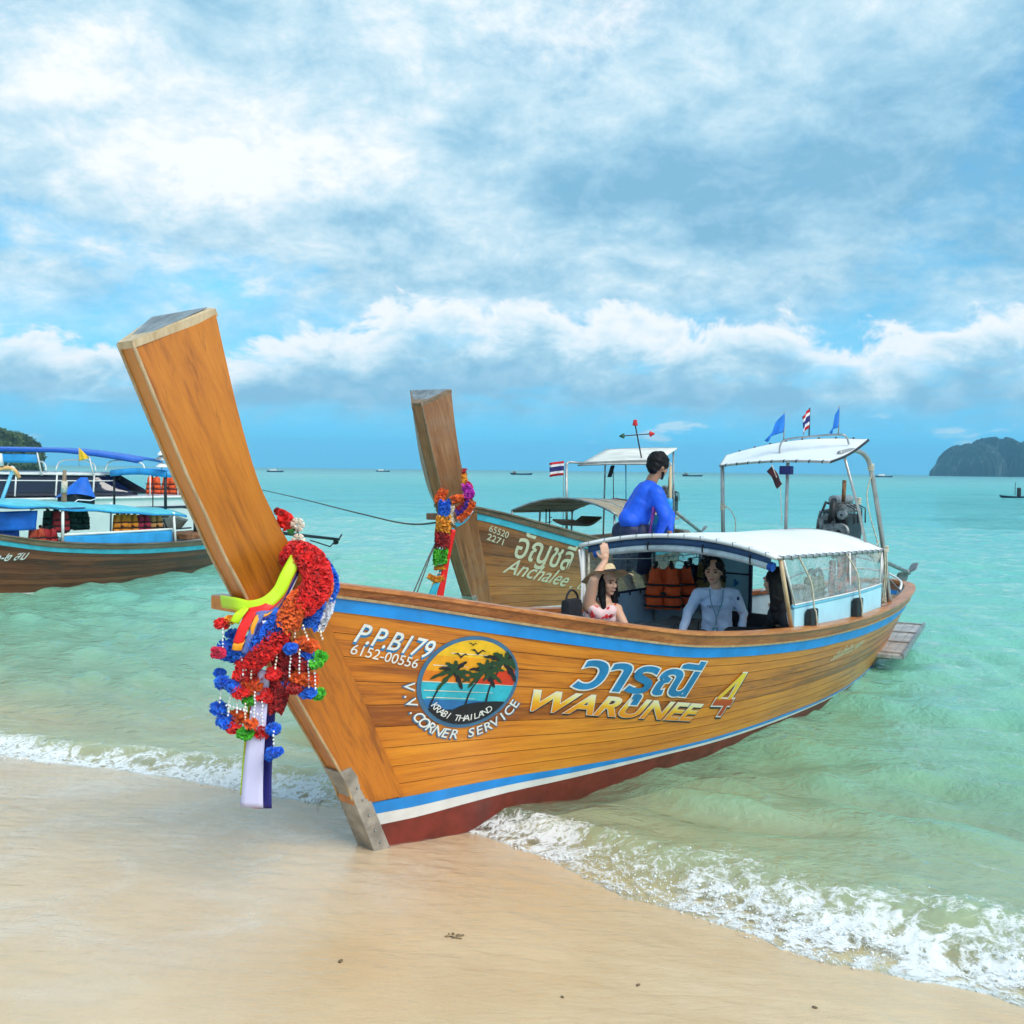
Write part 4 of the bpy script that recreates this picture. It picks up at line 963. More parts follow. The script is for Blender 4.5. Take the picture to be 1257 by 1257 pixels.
def engine(root, P, ax=1.0, covers=True):
    """long-tail car engine on its pivot: block, head, filter drum, pulleys, hoses"""
    e = root
    MB().bbox(P(0, 0, 0), (.46, .26, .30), .03).build('engine_block', M['engine_dark'], e)
    MB().bbox(P(.02, .0, .20), (.42, .17, .10), .025).build('cylinder_head', M['engine_grey'], e)
    MB().tube([P(-.20, .03, .29), P(.24, .03, .29)], .052, 14).build('air_filter', M['galvanised'], e, True, 40)
    MB().tube([P(-.20, .02, .28), P(-.27, .0, .24), P(-.29, 0, .14), P(-.26, .03, .06)], .038, 10).build('intake_hose', M['black_rubber'], e, True)
    MB().tube([P(-.14, -.05, .27), P(-.15, -.06, .50)], .022, 10).build('exhaust_stack', M['rust'], e, True)
    rotY = Matrix.Rotation(math.pi / 2, 3, 'Y')
    for (dx, dy, dz, r) in ((-.26, .06, .06, .085), (-.27, -.07, -.04, .10), (-.26, .10, -.13, .065), (-.26, -.09, .14, .05)):
        T = Matrix.Translation(P(dx, dy, dz)) @ rotY.to_4x4()
        pl = MB().lathe([(r * .25, -.03), (r, -.03), (r * .86, -.008), (r * .86, .008), (r, .03), (r * .25, .03)], 16, T).build('pulley', M['engine_grey'], e, True, 40)
        MB().lathe([(r * .30, -.036), (r * .30, .036)], 8, T).build('hub', M['engine_dark'], pl)
    for i in range(4):
        x = -.14 + i * .10
        MB().tube([P(x, .08, .18), P(x, .17, .16), P(x, .19, .06), P(x - .02, .19, -.04)], .021, 8).build('manifold_pipe', M['engine_grey'], e, True)
        MB().tube([P(x + .03, -.05, .25), P(x + .05, -.14, .20), P(x, -.16, .05)], .008, 6).build('fuel_line', M['black_rubber'], e, True)
    MB().tube([P(.05, .16, -.02), P(.20, .16, -.02)], .062, 12).build('alternator', M['galvanised'], e, True, 40)
    MB().bbox(P(-.02, .02, -.22), (.50, .22, .16), .04).build('oil_pan', M['engine_dark'], e)
    MB().tube([P(.23, 0, -.03), P(.36, 0, -.07)], [.12, .075], 14).build('bell_housing', M['engine_grey'], e, True, 40)
    MB().tube([P(-.22, .12, .18), P(-.05, .16, .26), P(.16, .14, .22), P(.26, .08, .08)], .014, 8).build('coolant_hose', M['black_rubber'], e, True)
    for dy in (.10, -.10): MB().beam(P(-.28, dy, -.28), P(.34, dy, -.28), .04, .05).build('engine_bearer', M['steel_plate'], e)

def prop(root, a, b, r=.022, R=.14, mat='galvanised'):
    MB().tube([a, b], [r * 1.25, r], 10).build('tail_shaft', M[mat], root, True)
    d = (b - a).normalized(); q = d.to_track_quat('Z', 'Y').to_matrix()
    hub = MB().lathe([(.012, -.05), (.034, -.03), (.034, .04), (.010, .07)], 12, Matrix.Translation(b) @ q.to_4x4()).build('propeller_hub', M[mat], root, True)
    for k in range(2):
        an = math.pi * k + .75
        def fn(u, v):
            rr = .02 + R * u; w = .075 * math.sin(math.pi * min(max(u * .86 + .12, 0), 1)); tw = .9 - .5 * u
            x = (v - .5) * 2 * w; p = V(x * math.cos(tw), rr, x * math.sin(tw)); p = Matrix.Rotation(an, 3, 'Z') @ p; return b + q @ p
        MB().sheet(fn, 8, 6, .006).build('propeller_blade', M[mat], hub, True)

def roof_patch(front_s, rear_s, Tf, Tr, zf, zr, cf, cr, sweep=0.0):
    """cambered canvas roof as a function of (u fore-aft, v across)"""
    def fn(u, v):
        t = (v * 2 - 1); T = Tf + (Tr - Tf) * u; s = front_s + (rear_s - front_s) * u + sweep * t * (1 - u) + .08 * (1 - t * t) * (1 - u)
        return L(s, t * T, zf + (zr - zf) * u + (cf + (cr - cf) * u) * (1 - t * t) + .006 * math.sin(u * 9) * (1 - t * t))
    return fn

def canopy_main():
    b = boat
    fn = roof_patch(3.30, 6.06, .90, .78, 1.535, 1.435, .125, .17, .06)
    roof = MB().sheet(lambda u, v: fn(u, v), 18, 26, .018).build('canopy_roof', M['white_canvas'], b, True, 50)
    ed = lambda f, n=24: [f(i / (n - 1)) for i in range(n)]
    MB().tube(ed(lambda q: fn(0, q) + V(-.012, 0, 0)), .019, 8).build('front_hoop', M['white_paint'], roof, True)
    MB().tube(ed(lambda q: fn(1, q)), .015, 8).build('rear_hoop', M['steel_tube'], roof, True)
    for v in (0, 1): MB().tube(ed(lambda q: fn(q, v)), .014, 8).build('edge_pipe', M['steel_tube'], roof, True)
    for k in range(5):
        u = .12 + .19 * k; MB().tube(ed(lambda q: fn(u, q) - V(0, 0, .022), 16), .010, 6).build('roof_rib', M['steel_tube'], roof, True)
    # lashings along the near edge and hoop
    for k in range(17):
        u = .03 + .94 * k / 16; p = fn(u, 1); MB().tube([p + V(.0, .03, .016), p + V(0, -.018, .012), p + V(.004, -.018, -.014)], .0038, 5).build('lashing', M['black_rubber'], roof)
    for k in range(12):
        v = .05 + .90 * k / 11; p = fn(0, v); MB().tube([p + V(.03, 0, .014), p + V(-.03, 0, .018), p + V(-.030, 0, -.014)], .0035, 5).build('lashing', M['galvanised'], roof)
    # rolled front curtain under the hoop, navy valance behind it
    MB().sheet(lambda u, v: fn(0, .03 + .93 * u) + V(.03, 0, -.018 - .060 * v), 26, 3, .006).build('valance', M['tarp_navy'], roof, True)
    rl = MB().tube(ed(lambda q: fn(0, .07 + .875 * q) + V(.055, 0, -.095 - .012 * math.sin(q * 3.1))), .036, 12).build('rolled_curtain', M['curtain_roll'], b, True)
    for q, e in ((.07, .055), (.945, .925)):
        MB().tube([fn(0, q) + V(.055, 0, -.095), fn(0, e if q < .5 else q + .022) + V(.055, 0, -.095)], .038, 12).build('roll_end', M['roll_blue'], rl, True, 40)
    for v in (.34, .62, .86): p = fn(0, v) + V(.055, 0, -.095); MB().tube([p + V(0, 0, .075), p + V(-.04, 0, .02), p + V(-.036, 0, -.02), p + V(0, 0, -.04), p + V(.038, 0, 0), p + V(0, 0, .075)], .007, 5).build('roll_tie', M['strap_black'], rl, True)
    # posts
    def post(pts, r, mat='steel_tube', nm='canopy_post'): return MB().tube(pts, r, 8).build(nm, M[mat], b, True)
    post([L(3.44, .885, 1.53), L(3.66, .90, .93)], .018, 'pale_trim'); post([L(3.26, -.89, 1.52), L(3.26, -.88, .95)], .014, 'white_paint')
    post([L(3.30, -.85, 1.52), L(3.29, -.84, .95)], .010, 'rope')
    post([L(4.42, -.87, 1.53), L(4.42, -.87, .60)], .017, 'galvanised'); post([L(6.04, .78, 1.44), L(6.04, .76, .84)], .017); post([L(6.04, -.78, 1.44), L(6.04, -.76, .84)], .017)
    post([L(5.0, .84, 1.48), L(5.0, .86, .92)], .010, 'white_paint'); post([L(5.3, -.83, 1.47), L(5.3, -.83, .7)], .014)
    # near side: light blue board with trim and clear vinyl above
    side_t = lambda s: min(T1(s) - .085, .875)
    pf = lambda u, v: (lambda s: L(s, side_t(s), .86 + (1.115 - .02 * u - .86) * v))(3.72 + 2.26 * u)
    pan = MB().sheet(pf, 18, 4, .03).build('side_board', M['blue_panel'], b, True, 40)
    MB().tube([pf(i / 17, 1) for i in range(18)], .021, 8).build('board_trim', M['blue_trim'], pan, True)
    MB().tube([pf(i / 17, 1) + V(0, -.018, .02) for i in range(18)], .007, 6).build('curtain_rod', M['white_paint'], pan, True)
    rg = random.Random(2); ph = [rg.uniform(0, 6) for _ in range(6)]
    def cf(u, v):
        a = fn(.045 + .945 * u, 1) - V(0, 0, .015); c = pf(u, 1) + V(.03 * (1 - u), -.006, .012)
        p = c.lerp(a, v); k = math.sin(math.pi * v)
        return p + V(0, k * (.014 * math.sin(u * 13 + ph[0] + v * 3) + .010 * math.sin(u * 31 + ph[1] - v * 5) + .007 * math.sin((u * 8 + v) * 9)), 0)
    MB().grid(cf, 60, 18).build('clear_curtain', M['clear_vinyl'], b, True)
    for u, kx in ((.0, .10), (.985, -.015)):
        MB().tube([cf(u, 0), cf(u, 1)], .010, 6).build('curtain_hem', M['white_paint'], b, True)
    # ropes hanging the two black rubber fenders
    for (s0, ztop, nm) in ((3.98, 1.065, 0), (5.02, 1.055, 1)):
        t0 = side_t(s0) + .055; a = fn((s0 - 3.5) / 2.56, 1)
        fe = empty('fender', B1(s0, t0, ztop - .075), TH1, ['black rubber fender hung beside the beige front post', 'black rubber fender hung below the orange patch of the clear curtain'][nm], 'fender', 'fenders on the blue side board')
        MB().bbox(V(0, 0, 0), (.16, .055, .19), .025).build('pad', M['black_rubber'], fe, True, 40)
        top = fe.location; top = V(s0, -t0, ztop - .075); d_ = lambda p: p - top
        MB().tube(catmull([d_(a + V(-.10 + .03 * nm, -.02, 0)), d_(L(s0 - .06, t0 + .01, 1.30)), d_(L(s0 - .015, t0 + .02, 1.10)), V(0, -.03, .07), V(.02, -.032, -.01), V(.03, -.03, -.07)], 5), .008, 6).build('rope', M['rope'], fe, True)
    # far side: grey-blue board, rail, clear vinyl
    pf2 = lambda u, v: (lambda s: L(s, -side_t(s) - .005, .55 + .51 * v))(3.33 + 2.6 * u)
    p2 = MB().sheet(pf2, 16, 4, .03).build('side_board', M['grey_panel'], b, True, 40)
    MB().tube([pf2(i / 15, 1) + V(0, -.02, .01) for i in range(16)], .011, 6).build('board_trim', M['navy'], p2, True)
    for k in range(14): p = pf2((k + .5) / 14, 1) + V(0, -.026, .006); MB().tube([p, p + V(0, 0, -.035)], .009, 6).build('curtain_clip', M['strap_black'], p2)
    MB().grid(lambda u, v: pf2(u, 1).lerp(fn(.01 + .97 * u, 0) - V(0, 0, .02), v) + V(0, .012 * math.sin(u * 23 + v * 4) * math.sin(math.pi * v), 0), 44, 12).build('clear_curtain', M['clear_vinyl_far'], b, True)
    # partition behind the passengers, with two stickers and a dark frame
    def pb(t, z): return L(5.42, t, z)
    part = MB().add([pb(-.74, .78), pb(-.33, .78), pb(-.33, 1.50), pb(-.74, 1.50), pb(-.74, .78) + V(.02, 0, 0), pb(-.33, .78) + V(.02, 0, 0), pb(-.33, 1.5) + V(.02, 0, 0), pb(-.74, 1.5) + V(.02, 0, 0)], [(0, 1, 2, 3), (7, 6, 5, 4), (0, 4, 5, 1), (1, 5, 6, 2), (2, 6, 7, 3), (3, 7, 4, 0)]).build('partition', M['blue_panel'], b)
    for t, w in ((-.335, .030), (-.745, .03)): MB().beam(pb(t, .76), pb(t, 1.52), .03, w).build('partition_frame', M['navy'], part)
    MB().beam(pb(-.74, 1.155) - V(.006, 0, 0), pb(-.33, 1.155) - V(.006, 0, 0), .012, .016).build('partition_rail', M['navy'], part)
    for (t, z, w, h) in ((-.52, 1.35, .11, .13), (-.50, 1.06, .07, .09)):
        pts = []
        for k in range(16):
            an = 2 * math.pi * k / 16; rr = .8 + .35 * math.sin(an * 3 + t * 9) * .6; pts.append(pb(t + math.cos(an) * w * .5 * rr, z + math.sin(an) * h * .5 * rr) - V(.005, 0, 0))
        MB().add(pts, [tuple(range(16))]).build('sticker', M['black_ink' if w > .1 else 'letter_blue'], part)
    MB().sheet(lambda u, v: L(5.30 + .02 * math.sin(u * 9), -.87 + .15 * u, .80 + .72 * v), 8, 6, .012).build('dark_curtain', M['navy'], b, True)
    # benches
    def bench(s0, s1, t0, t1, z, nm='bench', mat='seat_dark', back=None, legs=True):
        mb = MB().bbox(L((s0 + s1) / 2, (t0 + t1) / 2, z), (s1 - s0, abs(t1 - t0), .07), .02); o = mb.build(nm, M[mat], b, True, 40)
        if legs: MB().box(L((s0 + s1) / 2, (t0 + t1) / 2, (z + .28) / 2 + .0), ((s1 - s0) * .8, abs(t1 - t0) * .9, z - .34)).build('bench_base', M['grey_panel'], o)
        if back: MB().bbox(L(s1 + .02, (t0 + t1) / 2, z + back / 2 + .03), (.05, abs(t1 - t0), back), .02).build('backrest', M[mat], o, True, 40)
    bench(3.80, 4.22, -.30, .30, .56, back=None)
    bench(4.62, 5.0, -.45, .40, .50, back=.30)
    bench(2.78, 3.12, -.60, .50, .60, legs=False)
    bench(3.62, 4.35, .30, .66, .60, legs=False)
    # grey tube cushions on the far bench
    bench(3.85, 5.2, -.74, -.36, .62, mat='cushion', legs=False)
    # near stern quarter: black pillar and rail
    MB().bbox(L(6.22, .60, .90), (.10, .09, .24), .02).build('stern_locker', M['black_rubber'], b, True, 40)
    MB().tube(catmull([L(6.35, -.66, .88), L(7.2, -.52, 1.04), L(7.9, -.34, 1.05), L(8.15, .0, 1.03), L(7.95, .32, .95), L(7.6, .44, .88)], 6), .013, 8).build('stern_rail', M['white_paint'], b, True)
    MB().tube([L(7.5, .47, .88), L(7.25, .35, 1.12)], .012, 8).build('stern_stay', M['galvanised'], b, True)
    # raised sun roof over the helm
    FL, FR, BR, BL = L(5.69, -.85, 2.255), L(5.19, .56, 2.295), L(6.18, .55, 2.53), L(6.31, -1.1, 2.375)
    def uf(u, v): return FL.lerp(FR, v).lerp(BL.lerp(BR, v), u) + V(0, 0, .075 * math.sin(math.pi * v) * (.35 + .65 * u) - .03 * math.sin(math.pi * u) * v + .01)
    sr = MB().sheet(uf, 10, 16, .02).build('sun_roof', M['white_canvas'], b, True, 50)
    for v in (0, 1): MB().tube([uf(i / 11, v) for i in range(12)], .013, 8).build('edge_pipe', M['black_rubber' if v else 'steel_tube'], sr, True)
    for u in (0, 1): MB().tube([uf(u, i / 15) for i in range(16)], .012, 8).build('edge_pipe', M['steel_tube'], sr, True)
    for k in range(9): p = uf(0, .06 + .11 * k); MB().tube([p + V(.02, 0, .014), p + V(-.016, 0, .006), p + V(-.016, 0, -.016)], .006, 5).build('lashing', M['black_rubber'], sr)
    for k in range(8): p = uf(1, .10 + .115 * k); MB().ball(p + V(0, 0, .014), .012, 6, 5).build('lashing', M['black_rubber'], sr)
    post([L(5.70, -.83, 2.26), L(5.75, -.83, 1.52)], .022, nm='sun_roof_post'); post([L(5.50, 0, 2.30), L(5.62, -.06, 1.60)], .017, nm='sun_roof_post')
    post([L(5.66, .50, 2.40), L(5.92, .58, 1.80), L(6.02, .62, 1.46)], .014, nm='sun_roof_post')
    post(catmull([L(5.60, .48, 2.395), L(5.88, .53, 2.43), L(6.10, .57, 2.36), L(6.20, .60, 2.15), L(6.36, .66, 1.5), L(6.50, .70, .86)], 6), .024, nm='sun_roof_post')
    MB().bbox(L(5.47, .0, 2.225), (.08, .12, .085), .01).build('compass_box', M['flag_navy'], b)
    # hoop carrying the flags
    hoop = catmull([L(5.78, -.22, 2.40), L(5.80, -.22, 2.49), L(5.83, -.17, 2.545), L(5.86, .1, 2.575), L(5.90, .36, 2.59), L(5.93, .42, 2.565), L(5.95, .44, 2.49)], 5)
    MB().tube(hoop, .010, 8).build('flag_hoop', M['steel_tube'], b, True)
    # lashed ropes on the posts
    for (p, rr) in ((L(5.728, -.83, 1.80), .030), (L(6.165, .59, 2.24), .034), (L(6.40, .675, 1.40), .036), (L(5.90, .575, 1.90), .024)):
        for k in range(4): MB().lathe([(rr - .008, -.008), (rr, -.004), (rr, .004), (rr - .008, .008)], 10, Matrix.Translation(p + V(0, 0, .018 * k))).build('rope_turn', M['rope'], b, True)
    MB().tube(catmull([L(5.72, -.82, 1.84), L(5.72, -.74, 1.80), L(5.76, -.70, 1.70), L(5.78, -.70, 1.56)], 6), .006, 6).build('rope_end', M['rope'], b, True)
    MB().tube(catmull([L(6.17, .60, 2.2), L(6.13, .57, 2.0), L(6.16, .59, 1.8), L(6.24, .62, 1.6), L(6.30, .65, 1.44)], 6), .006, 6).build('rope_end', M['rope'], b, True)
    for k in range(5): MB().tube(catmull([L(6.34 - .02 * k, .64, 1.52 - .01 * k), L(6.25 - .02 * k, .60, 1.40), L(6.30, .62, 1.30 + .02 * k), L(6.40, .67, 1.44)], 5), .006, 5).build('rope_coil', M['rope'], b, True)
    # near rear corner ropes
    for k, (dx, ) in enumerate(((0,), (.05,))): MB().tube(catmull([L(6.02 + dx, .80, 1.45), L(6.05 + dx, .80, 1.2), L(6.08 + dx, .77, .90)], 5), .008, 6).build('corner_rope', M['rope'], b, True)
    # front far corner: white ropes
    for k in range(3): MB().tube(catmull([L(3.22 + .04 * k, -.90, 1.50), L(3.24 + .02 * k, -.88, 1.25 - .03 * k), L(3.22 + .05 * k, -.87, .95)], 5), .009, 6).build('corner_rope', M['flag_white'], b, True)
plain('tarp_navy', (.03, .09, .22), .6, .15, 6.0); plain('curtain_roll', (.52, .60, .64), .35, .18, 7.0, bump=.3, coat=.3); plain('roll_blue', (.006, .09, .46), .5, .1, 6.0)
canopy_main()

def stern_gear():
    eng = empty('boat_engine', B1(6.98, 0.0, 1.60), TH1, 'bare dark diesel engine with rusty stack mounted behind the white canopy', 'engine', 'tail engines')
    engine(eng, lambda x, y, z: V(x * 1.1, y * 1.15, z * 1.05))
    prop(eng, V(.32, 0, -.24), V(9.21 - 6.98, 0, .93 - 1.60), .024, .155)
    MB().tube([V(.30, 0, -.34), V(1.4, 0, -.50)], .012, 8).build('skeg_bar', M['galvanised'], eng, True)
    MB().tube([V(.02, 0, -.28), V(.05, 0, -.86)], [.05, .06], 10).build('pivot_post', M['steel_plate'], eng, True)
    MB().bbox(V(.05, 0, -.86), (.3, .5, .06), .01).build('pivot_base', M['rail_wood'], eng)
    # boarding plank floating alongside the stern
    pk = empty('boarding_plank', B1(7.05, .50, .20), TH1, 'weathered grey boarding plank fixed alongside the stern at the waterline', 'plank')
    a, c = V(0, 0, 0), V(2.35, .50, .03); d = (c - a).normalized(); n = V(-d.y, d.x, 0)
    for k in range(3):
        o = n * (k - 1) * .105; MB().beam(a + o, c + o, .100, .035).build('board', M['plank_grey'], pk)
    for sg in (-1, 1): MB().beam(a + n * sg * .165 + V(0, 0, .012), c + n * sg * .165 + V(0, 0, .012), .022, .062).build('edge_rail', M['galvanised'], pk)
    for q in (.05, .35, .65, .95): p = a.lerp(c, q); MB().beam(p - n * .16 + V(0, 0, .025), p + n * .16 + V(0, 0, .025), .04, .02).build('cleat', M['steel_plate'], pk)
    MB().beam(a + V(.1, .0, -.02), V(.1, .12, -.02), .05, .05).build('bracket', M['steel_plate'], pk); MB().beam(V(.7, .14, -.02), V(.7, .33, -.02), .05, .05).build('bracket', M['steel_plate'], pk)
    bk = empty('bucket', B1(6.78, .18, .72), 0, 'brown and purple bucket standing on the stern deck', 'bucket')
    MB().lathe([(.08, 0), (.115, .24), (.122, .245), (.122, .225), (.108, .22), (.075, .012)], 18).build('pail', M['bucket_brown'], bk, True, 40)
    MB().tube([V(.118 * math.cos(t), 0, .24 + .09 * math.sin(t)) for t in [math.pi * k / 12 for k in range(13)]], .005, 6).build('handle', M['galvanised'], bk, True)
    MB().bbox(V(.02, -.13, .06), (.11, .07, .13), .02).build('scoop', M['flag_purple'], bk, True, 40)
    flag(B1(5.83, -.20, 2.53), math.radians(196), .30, 'flag_blue', .25, .20, 'plain blue pennant flying from the bow-side end of the flag hoop', True, 'blue pennants', droop=.62)
    flag(B1(5.86, .06, 2.565), math.radians(200), .30, 'flag_thai', .10, .19, 'striped red white and blue flag between two blue pennants', False, droop=.75, pole_mat='engine_dark')
    flag(B1(5.90, .35, 2.585), math.radians(205), .29, 'flag_blue', .14, .20, 'narrow blue pennant on the engine-side end of the flag hoop', True, 'blue pennants', droop=.9)
    hang = empty('hanging_cloth', B1(5.32, -.12, 2.20), TH1, 'dark red and black cloth hanging under the white sun roof', 'cloth')
    MB().sheet(lambda u, v: V(.0 + .03 * math.sin(v * 5), -.03 - .13 * v + .05 * u, .06 - .17 * v - .05 * u), 5, 10, .006).build('cloth', M['jacket_red_dark'], hang, True)
    MB().tube([V(0, -.03, .085), V(.02, -.12, -.14), V(.05, -.13, -.5)], .004, 5).build('cord', M['rope'], hang, True)
plain('plank_grey', (.42, .42, .42), .7, .2, 6.0, bump=.2, grime=.4); plain('bucket_brown', (.24, .06, .035), .5, .15, 6.0); plain('flag_purple', (.06, .03, .30), .6, .1, 6.0); plain('jacket_red_dark', (.07, .012, .018), .8, .5, 9.0)
stern_gear()

# ------------------------------------------------------------------ things inside the boat
def life_jacket(name, loc, rz, cloth, label, group, scale=1.0, folded=False, hanger=True):
    j = empty('life_jacket', loc, rz, label, 'life jacket', group, scale)
    for sg in (1, -1):
        for (z0, z1, x0, x1, w0, w1, pf_) in ((-.20, .0, .100, .092, .088, .046, .050), (-.335, -.205, .104, .102, .098, .094, .058), (-.49, -.340, .108, .104, .094, .100, .054)):
            def fn(u, v):
                a = -math.pi / 2 + math.pi * u; w = w0 + (w1 - w0) * v; e = math.sin(math.pi * min(max(v, .015), .985)) ** .3
                return V(sg * (x0 + (x1 - x0) * v) + w * math.sin(a) * (.93 + .07 * e) + .006 * math.sin(v * 7 + z0 * 30), -pf_ * math.cos(a) * e - .012, z0 + (z1 - z0) * v + .006 * math.sin(a * 2 + z0 * 9))
            MB().grid(fn, 14, 9).build('foam_panel', M[cloth], j, True)
    MB().sheet(lambda u, v: V((u - .5) * (.40 - .10 * v), .03 + .02 * math.cos((u - .5) * 3), -.49 + .46 * v), 8, 8, .05).build('back_panel', M[cloth], j, True, 50)
    for sg in (1, -1): MB().tube(catmull([V(sg * .10, -.03, -.02), V(sg * .085, .0, .05), V(sg * .09, .04, .01)], 4), .022, 8).build('shoulder_strap', M['strap_black'], j, True)
    for z in (-.203, -.338, -.45): MB().tube([V(-.215, .0, z), V(-.18, -.050, z), V(-.10, -.078, z), V(0, -.045, z), V(.10, -.078, z), V(.18, -.05, z), V(.215, .0, z)], .013, 6).build('strap', M['strap_black'], j, True)
    MB().bbox(V(.0, -.062, -.30), (.06, .02, .035), .006).build('buckle', M['strap_black'], j)
    if hanger:
        h = MB().tube(catmull([V(-.13, .0, .02), V(0, 0, .07), V(.13, 0, .02)], 5), .008, 6).build('hanger', M['white_paint'], j, True)
        MB().tube(catmull([V(0, 0, .07), V(0, 0, .12), V(.03, 0, .15), V(.055, 0, .12), V(.05, 0, .10)], 4), .005, 6).build('hook', M['engine_dark'], h, True)
    return j
RF = TH1 + math.radians(0)
def face(deg): return math.radians(deg)
jr = face(-12)
life_jacket('a', B1(4.26, -.66, 1.29), jr, 'jacket_orange', 'orange life jacket on a hanger, the one beside the grey canopy pole', 'life jackets on hangers', .82)
life_jacket('b', B1(4.46, -.62, 1.285), jr + .15, 'jacket_orange', 'orange life jacket on a hanger between another orange one and a navy one', 'life jackets on hangers', .82)
life_jacket('c', B1(4.78, -.60, 1.30), jr + .5, 'navy', 'navy life jacket hanging beside the orange ones', 'life jackets on hangers', .82)
life_jacket('d', B1(4.86, -.48, 1.33), jr + .7, 'jacket_olive', 'olive life jacket hanging behind the person in the pale shirt', 'life jackets on hangers', .84)
ln = empty('hanging_line', B1(3.4, -.70, 1.42), TH1, 'thin white cord strung under the canopy for hangers', 'cord')
MB().tube([V(0, 0, 0), V(.6, -.04, -.03), V(1.2, -.1, -.03), V(2.0, -.18, .0)], .004, 6).build('cord', M['flag_white'], ln, True)
life_jacket('e', B1(5.55, .62, 1.42), face(60), 'jacket_orange', 'orange life jacket behind the clear curtain, against the rear canopy post', 'life jackets behind the curtain', .9, hanger=False)
life_jacket('f', B1(5.20, .64, 1.40), face(70), 'jacket_orange', 'orange life jacket behind the clear curtain, between an olive and an orange one', 'life jackets behind the curtain', .9, hanger=False)
life_jacket('g', B1(4.62, .68, 1.30), face(50), 'jacket_olive', 'olive life jacket seen through the clear curtain', None, .85, hanger=False)
for k, (s_, t_, rz_) in enumerate(((3.98, -.55, .3), (4.22, -.45, .5), (4.45, -.5, .2))):
    cu = empty('bolster_cushion', B1(s_, t_, .72), TH1 + rz_, ['grey bolster cushion nearest the person in the straw hat on the far bench', 'grey bolster cushion in the middle of the far bench row', 'grey bolster cushion beside the person in the pale shirt'][k], 'cushion', 'bolster cushions')
    MB().tube([V(-.005, -.20, 0), V(0, -.17, 0), V(0, .17, 0), V(.005, .20, 0)], [.05, .085, .085, .05], 16).build('bolster', M['cushion'], cu, True)
    MB().tube([V(0, -.172, 0), V(0, -.164, 0)], .0865, 16).build('piping', M['seat_dark'], cu, True)
bag = empty('shoulder_bag', B1(2.66, -.56, .84), TH1, 'black shoulder bag beside the person in the straw hat', 'bag')
MB().bbox(V(0, 0, .15), (.20, .10, .32), .045).build('pouch', M['black_cloth'], bag, True, 40)
MB().bbox(V(0.0, -.055, .10), (.15, .03, .15), .02).build('pocket', M['black_cloth'], bag, True, 40)
MB().tube(catmull([V(-.08, 0, .28), V(-.06, 0, .35), V(.0, 0, .38), V(.07, 0, .34), V(.09, 0, .27)], 5), .010, 6).build('strap', M['strap_black'], bag, True)

# ------------------------------------------------------------------ people
def AT(x, y, Y):
    d = fw + rt2 * ((x - HALF) / FPX) - up2 * ((y - HALF) / FPX); return V(0, 0, CAM_H) + d * (Y / d.y)
def fuse(caps, voxel, name, mat, parent, base, smooth_it=6, disp=0.0, dscale=.1):
    """one continuous skin grown round tapered capsules and ellipsoids"""
    mb = MB()
    for c in caps:
        if c[0] == 'b':
            mb.ball(c[1] - base, c[2], 16, 12, c[3] if len(c) > 3 else None)
        else:
            p, q, a, b = c[0] - base, c[1] - base, c[2], c[3]; ax = (q - p); n = 4; pts = []; rs = []
            if ax.length < 1e-5: continue
            u = ax.normalized()
            for k in range(4): f = math.cos(math.pi / 2 * (1 - k / 4)) ; pts.append(p - u * a * math.cos(math.asin(min(f, 1)))); rs.append(max(a * f, 1e-4))
            for k in range(n + 1): pts.append(p.lerp(q, k / n)); rs.append(a + (b - a) * k / n)
            for k in range(1, 5): f = math.cos(math.pi / 2 * k / 4); pts.append(q + u * b * math.sin(math.pi / 2 * k / 4)); rs.append(max(b * f, 1e-4))
            mb.tube(pts, rs, 14)
    me = mb.mesh(name); o = bpy.data.objects.new(name + '_tmp', me)
    r = o.modifiers.new('r', 'REMESH'); r.mode = 'VOXEL'; r.voxel_size = voxel
    s = o.modifiers.new('s', 'SMOOTH'); s.factor = .5; s.iterations = smooth_it
    me2 = evaluate(o); bpy.data.objects.remove(o); bpy.data.meshes.remove(me)
    if disp:
        n = len(me2.vertices); co = np.empty(n * 3, np.float32); nr = np.empty(n * 3, np.float32)
        me2.vertices.foreach_get('co', co); me2.vertices.foreach_get('normal', nr); co = co.reshape(-1, 3); nr = nr.reshape(-1, 3); q = co.astype(float) / dscale
        w = fbm(q[:, 0] + .37 * q[:, 1] + 40, q[:, 2] - .61 * q[:, 1] + 40, 3) + fbm(q[:, 1] + 70, q[:, 2] + .5 * q[:, 0] + 90, 3) - 1.0
        me2.vertices.foreach_set('co', (co + nr * (disp * 1.6 * w)[:, None]).astype(np.float32).ravel()); me2.update()
    me2.polygons.foreach_set('use_smooth', [True] * len(me2.polygons)); me2.materials.clear(); me2.materials.append(M[mat]); me2.name = name
    return link(name, me2, parent)
def skin_mat(name, col):
    m, g, p, out = base_mat(name); n = g.noise(obj_co(g), 12.0, 4.0, .6)
    g.put(p.inputs['Base Color'], g.mix(n, tuple(c * .85 for c in col), tuple(min(c * 1.08, 1) for c in col))); p.inputs['Roughness'].default_value = .5
    p.inputs['Subsurface Weight'].default_value = .15; p.inputs['Subsurface Radius'].default_value = (.012, .005, .003)
skin_mat('skin_fair', (.66, .37, .25)); skin_mat('skin_tan', (.36, .175, .10))
plain('lip', (.45, .07, .07), .5, .1); plain('eye_dark', (.01, .008, .008), .2, .1); plain('eye_white', (.75, .75, .73), .3, .05)
plain('shirt_blue', (.004, .095, .72), .6, .1, 7.0, bump=.1); plain('shirt_pale', (.55, .66, .90), .65, .08, 7.0, bump=.1); plain('side_purple', (.16, .02, .22), .6, .3, 20.0)
plain('straw', (.66, .49, .29), .8, .12, 30.0, bump=.3); plain('lanyard', (.12, .30, .42), .6, .1); plain('print_grey', (.20, .30, .45), .6, .1)
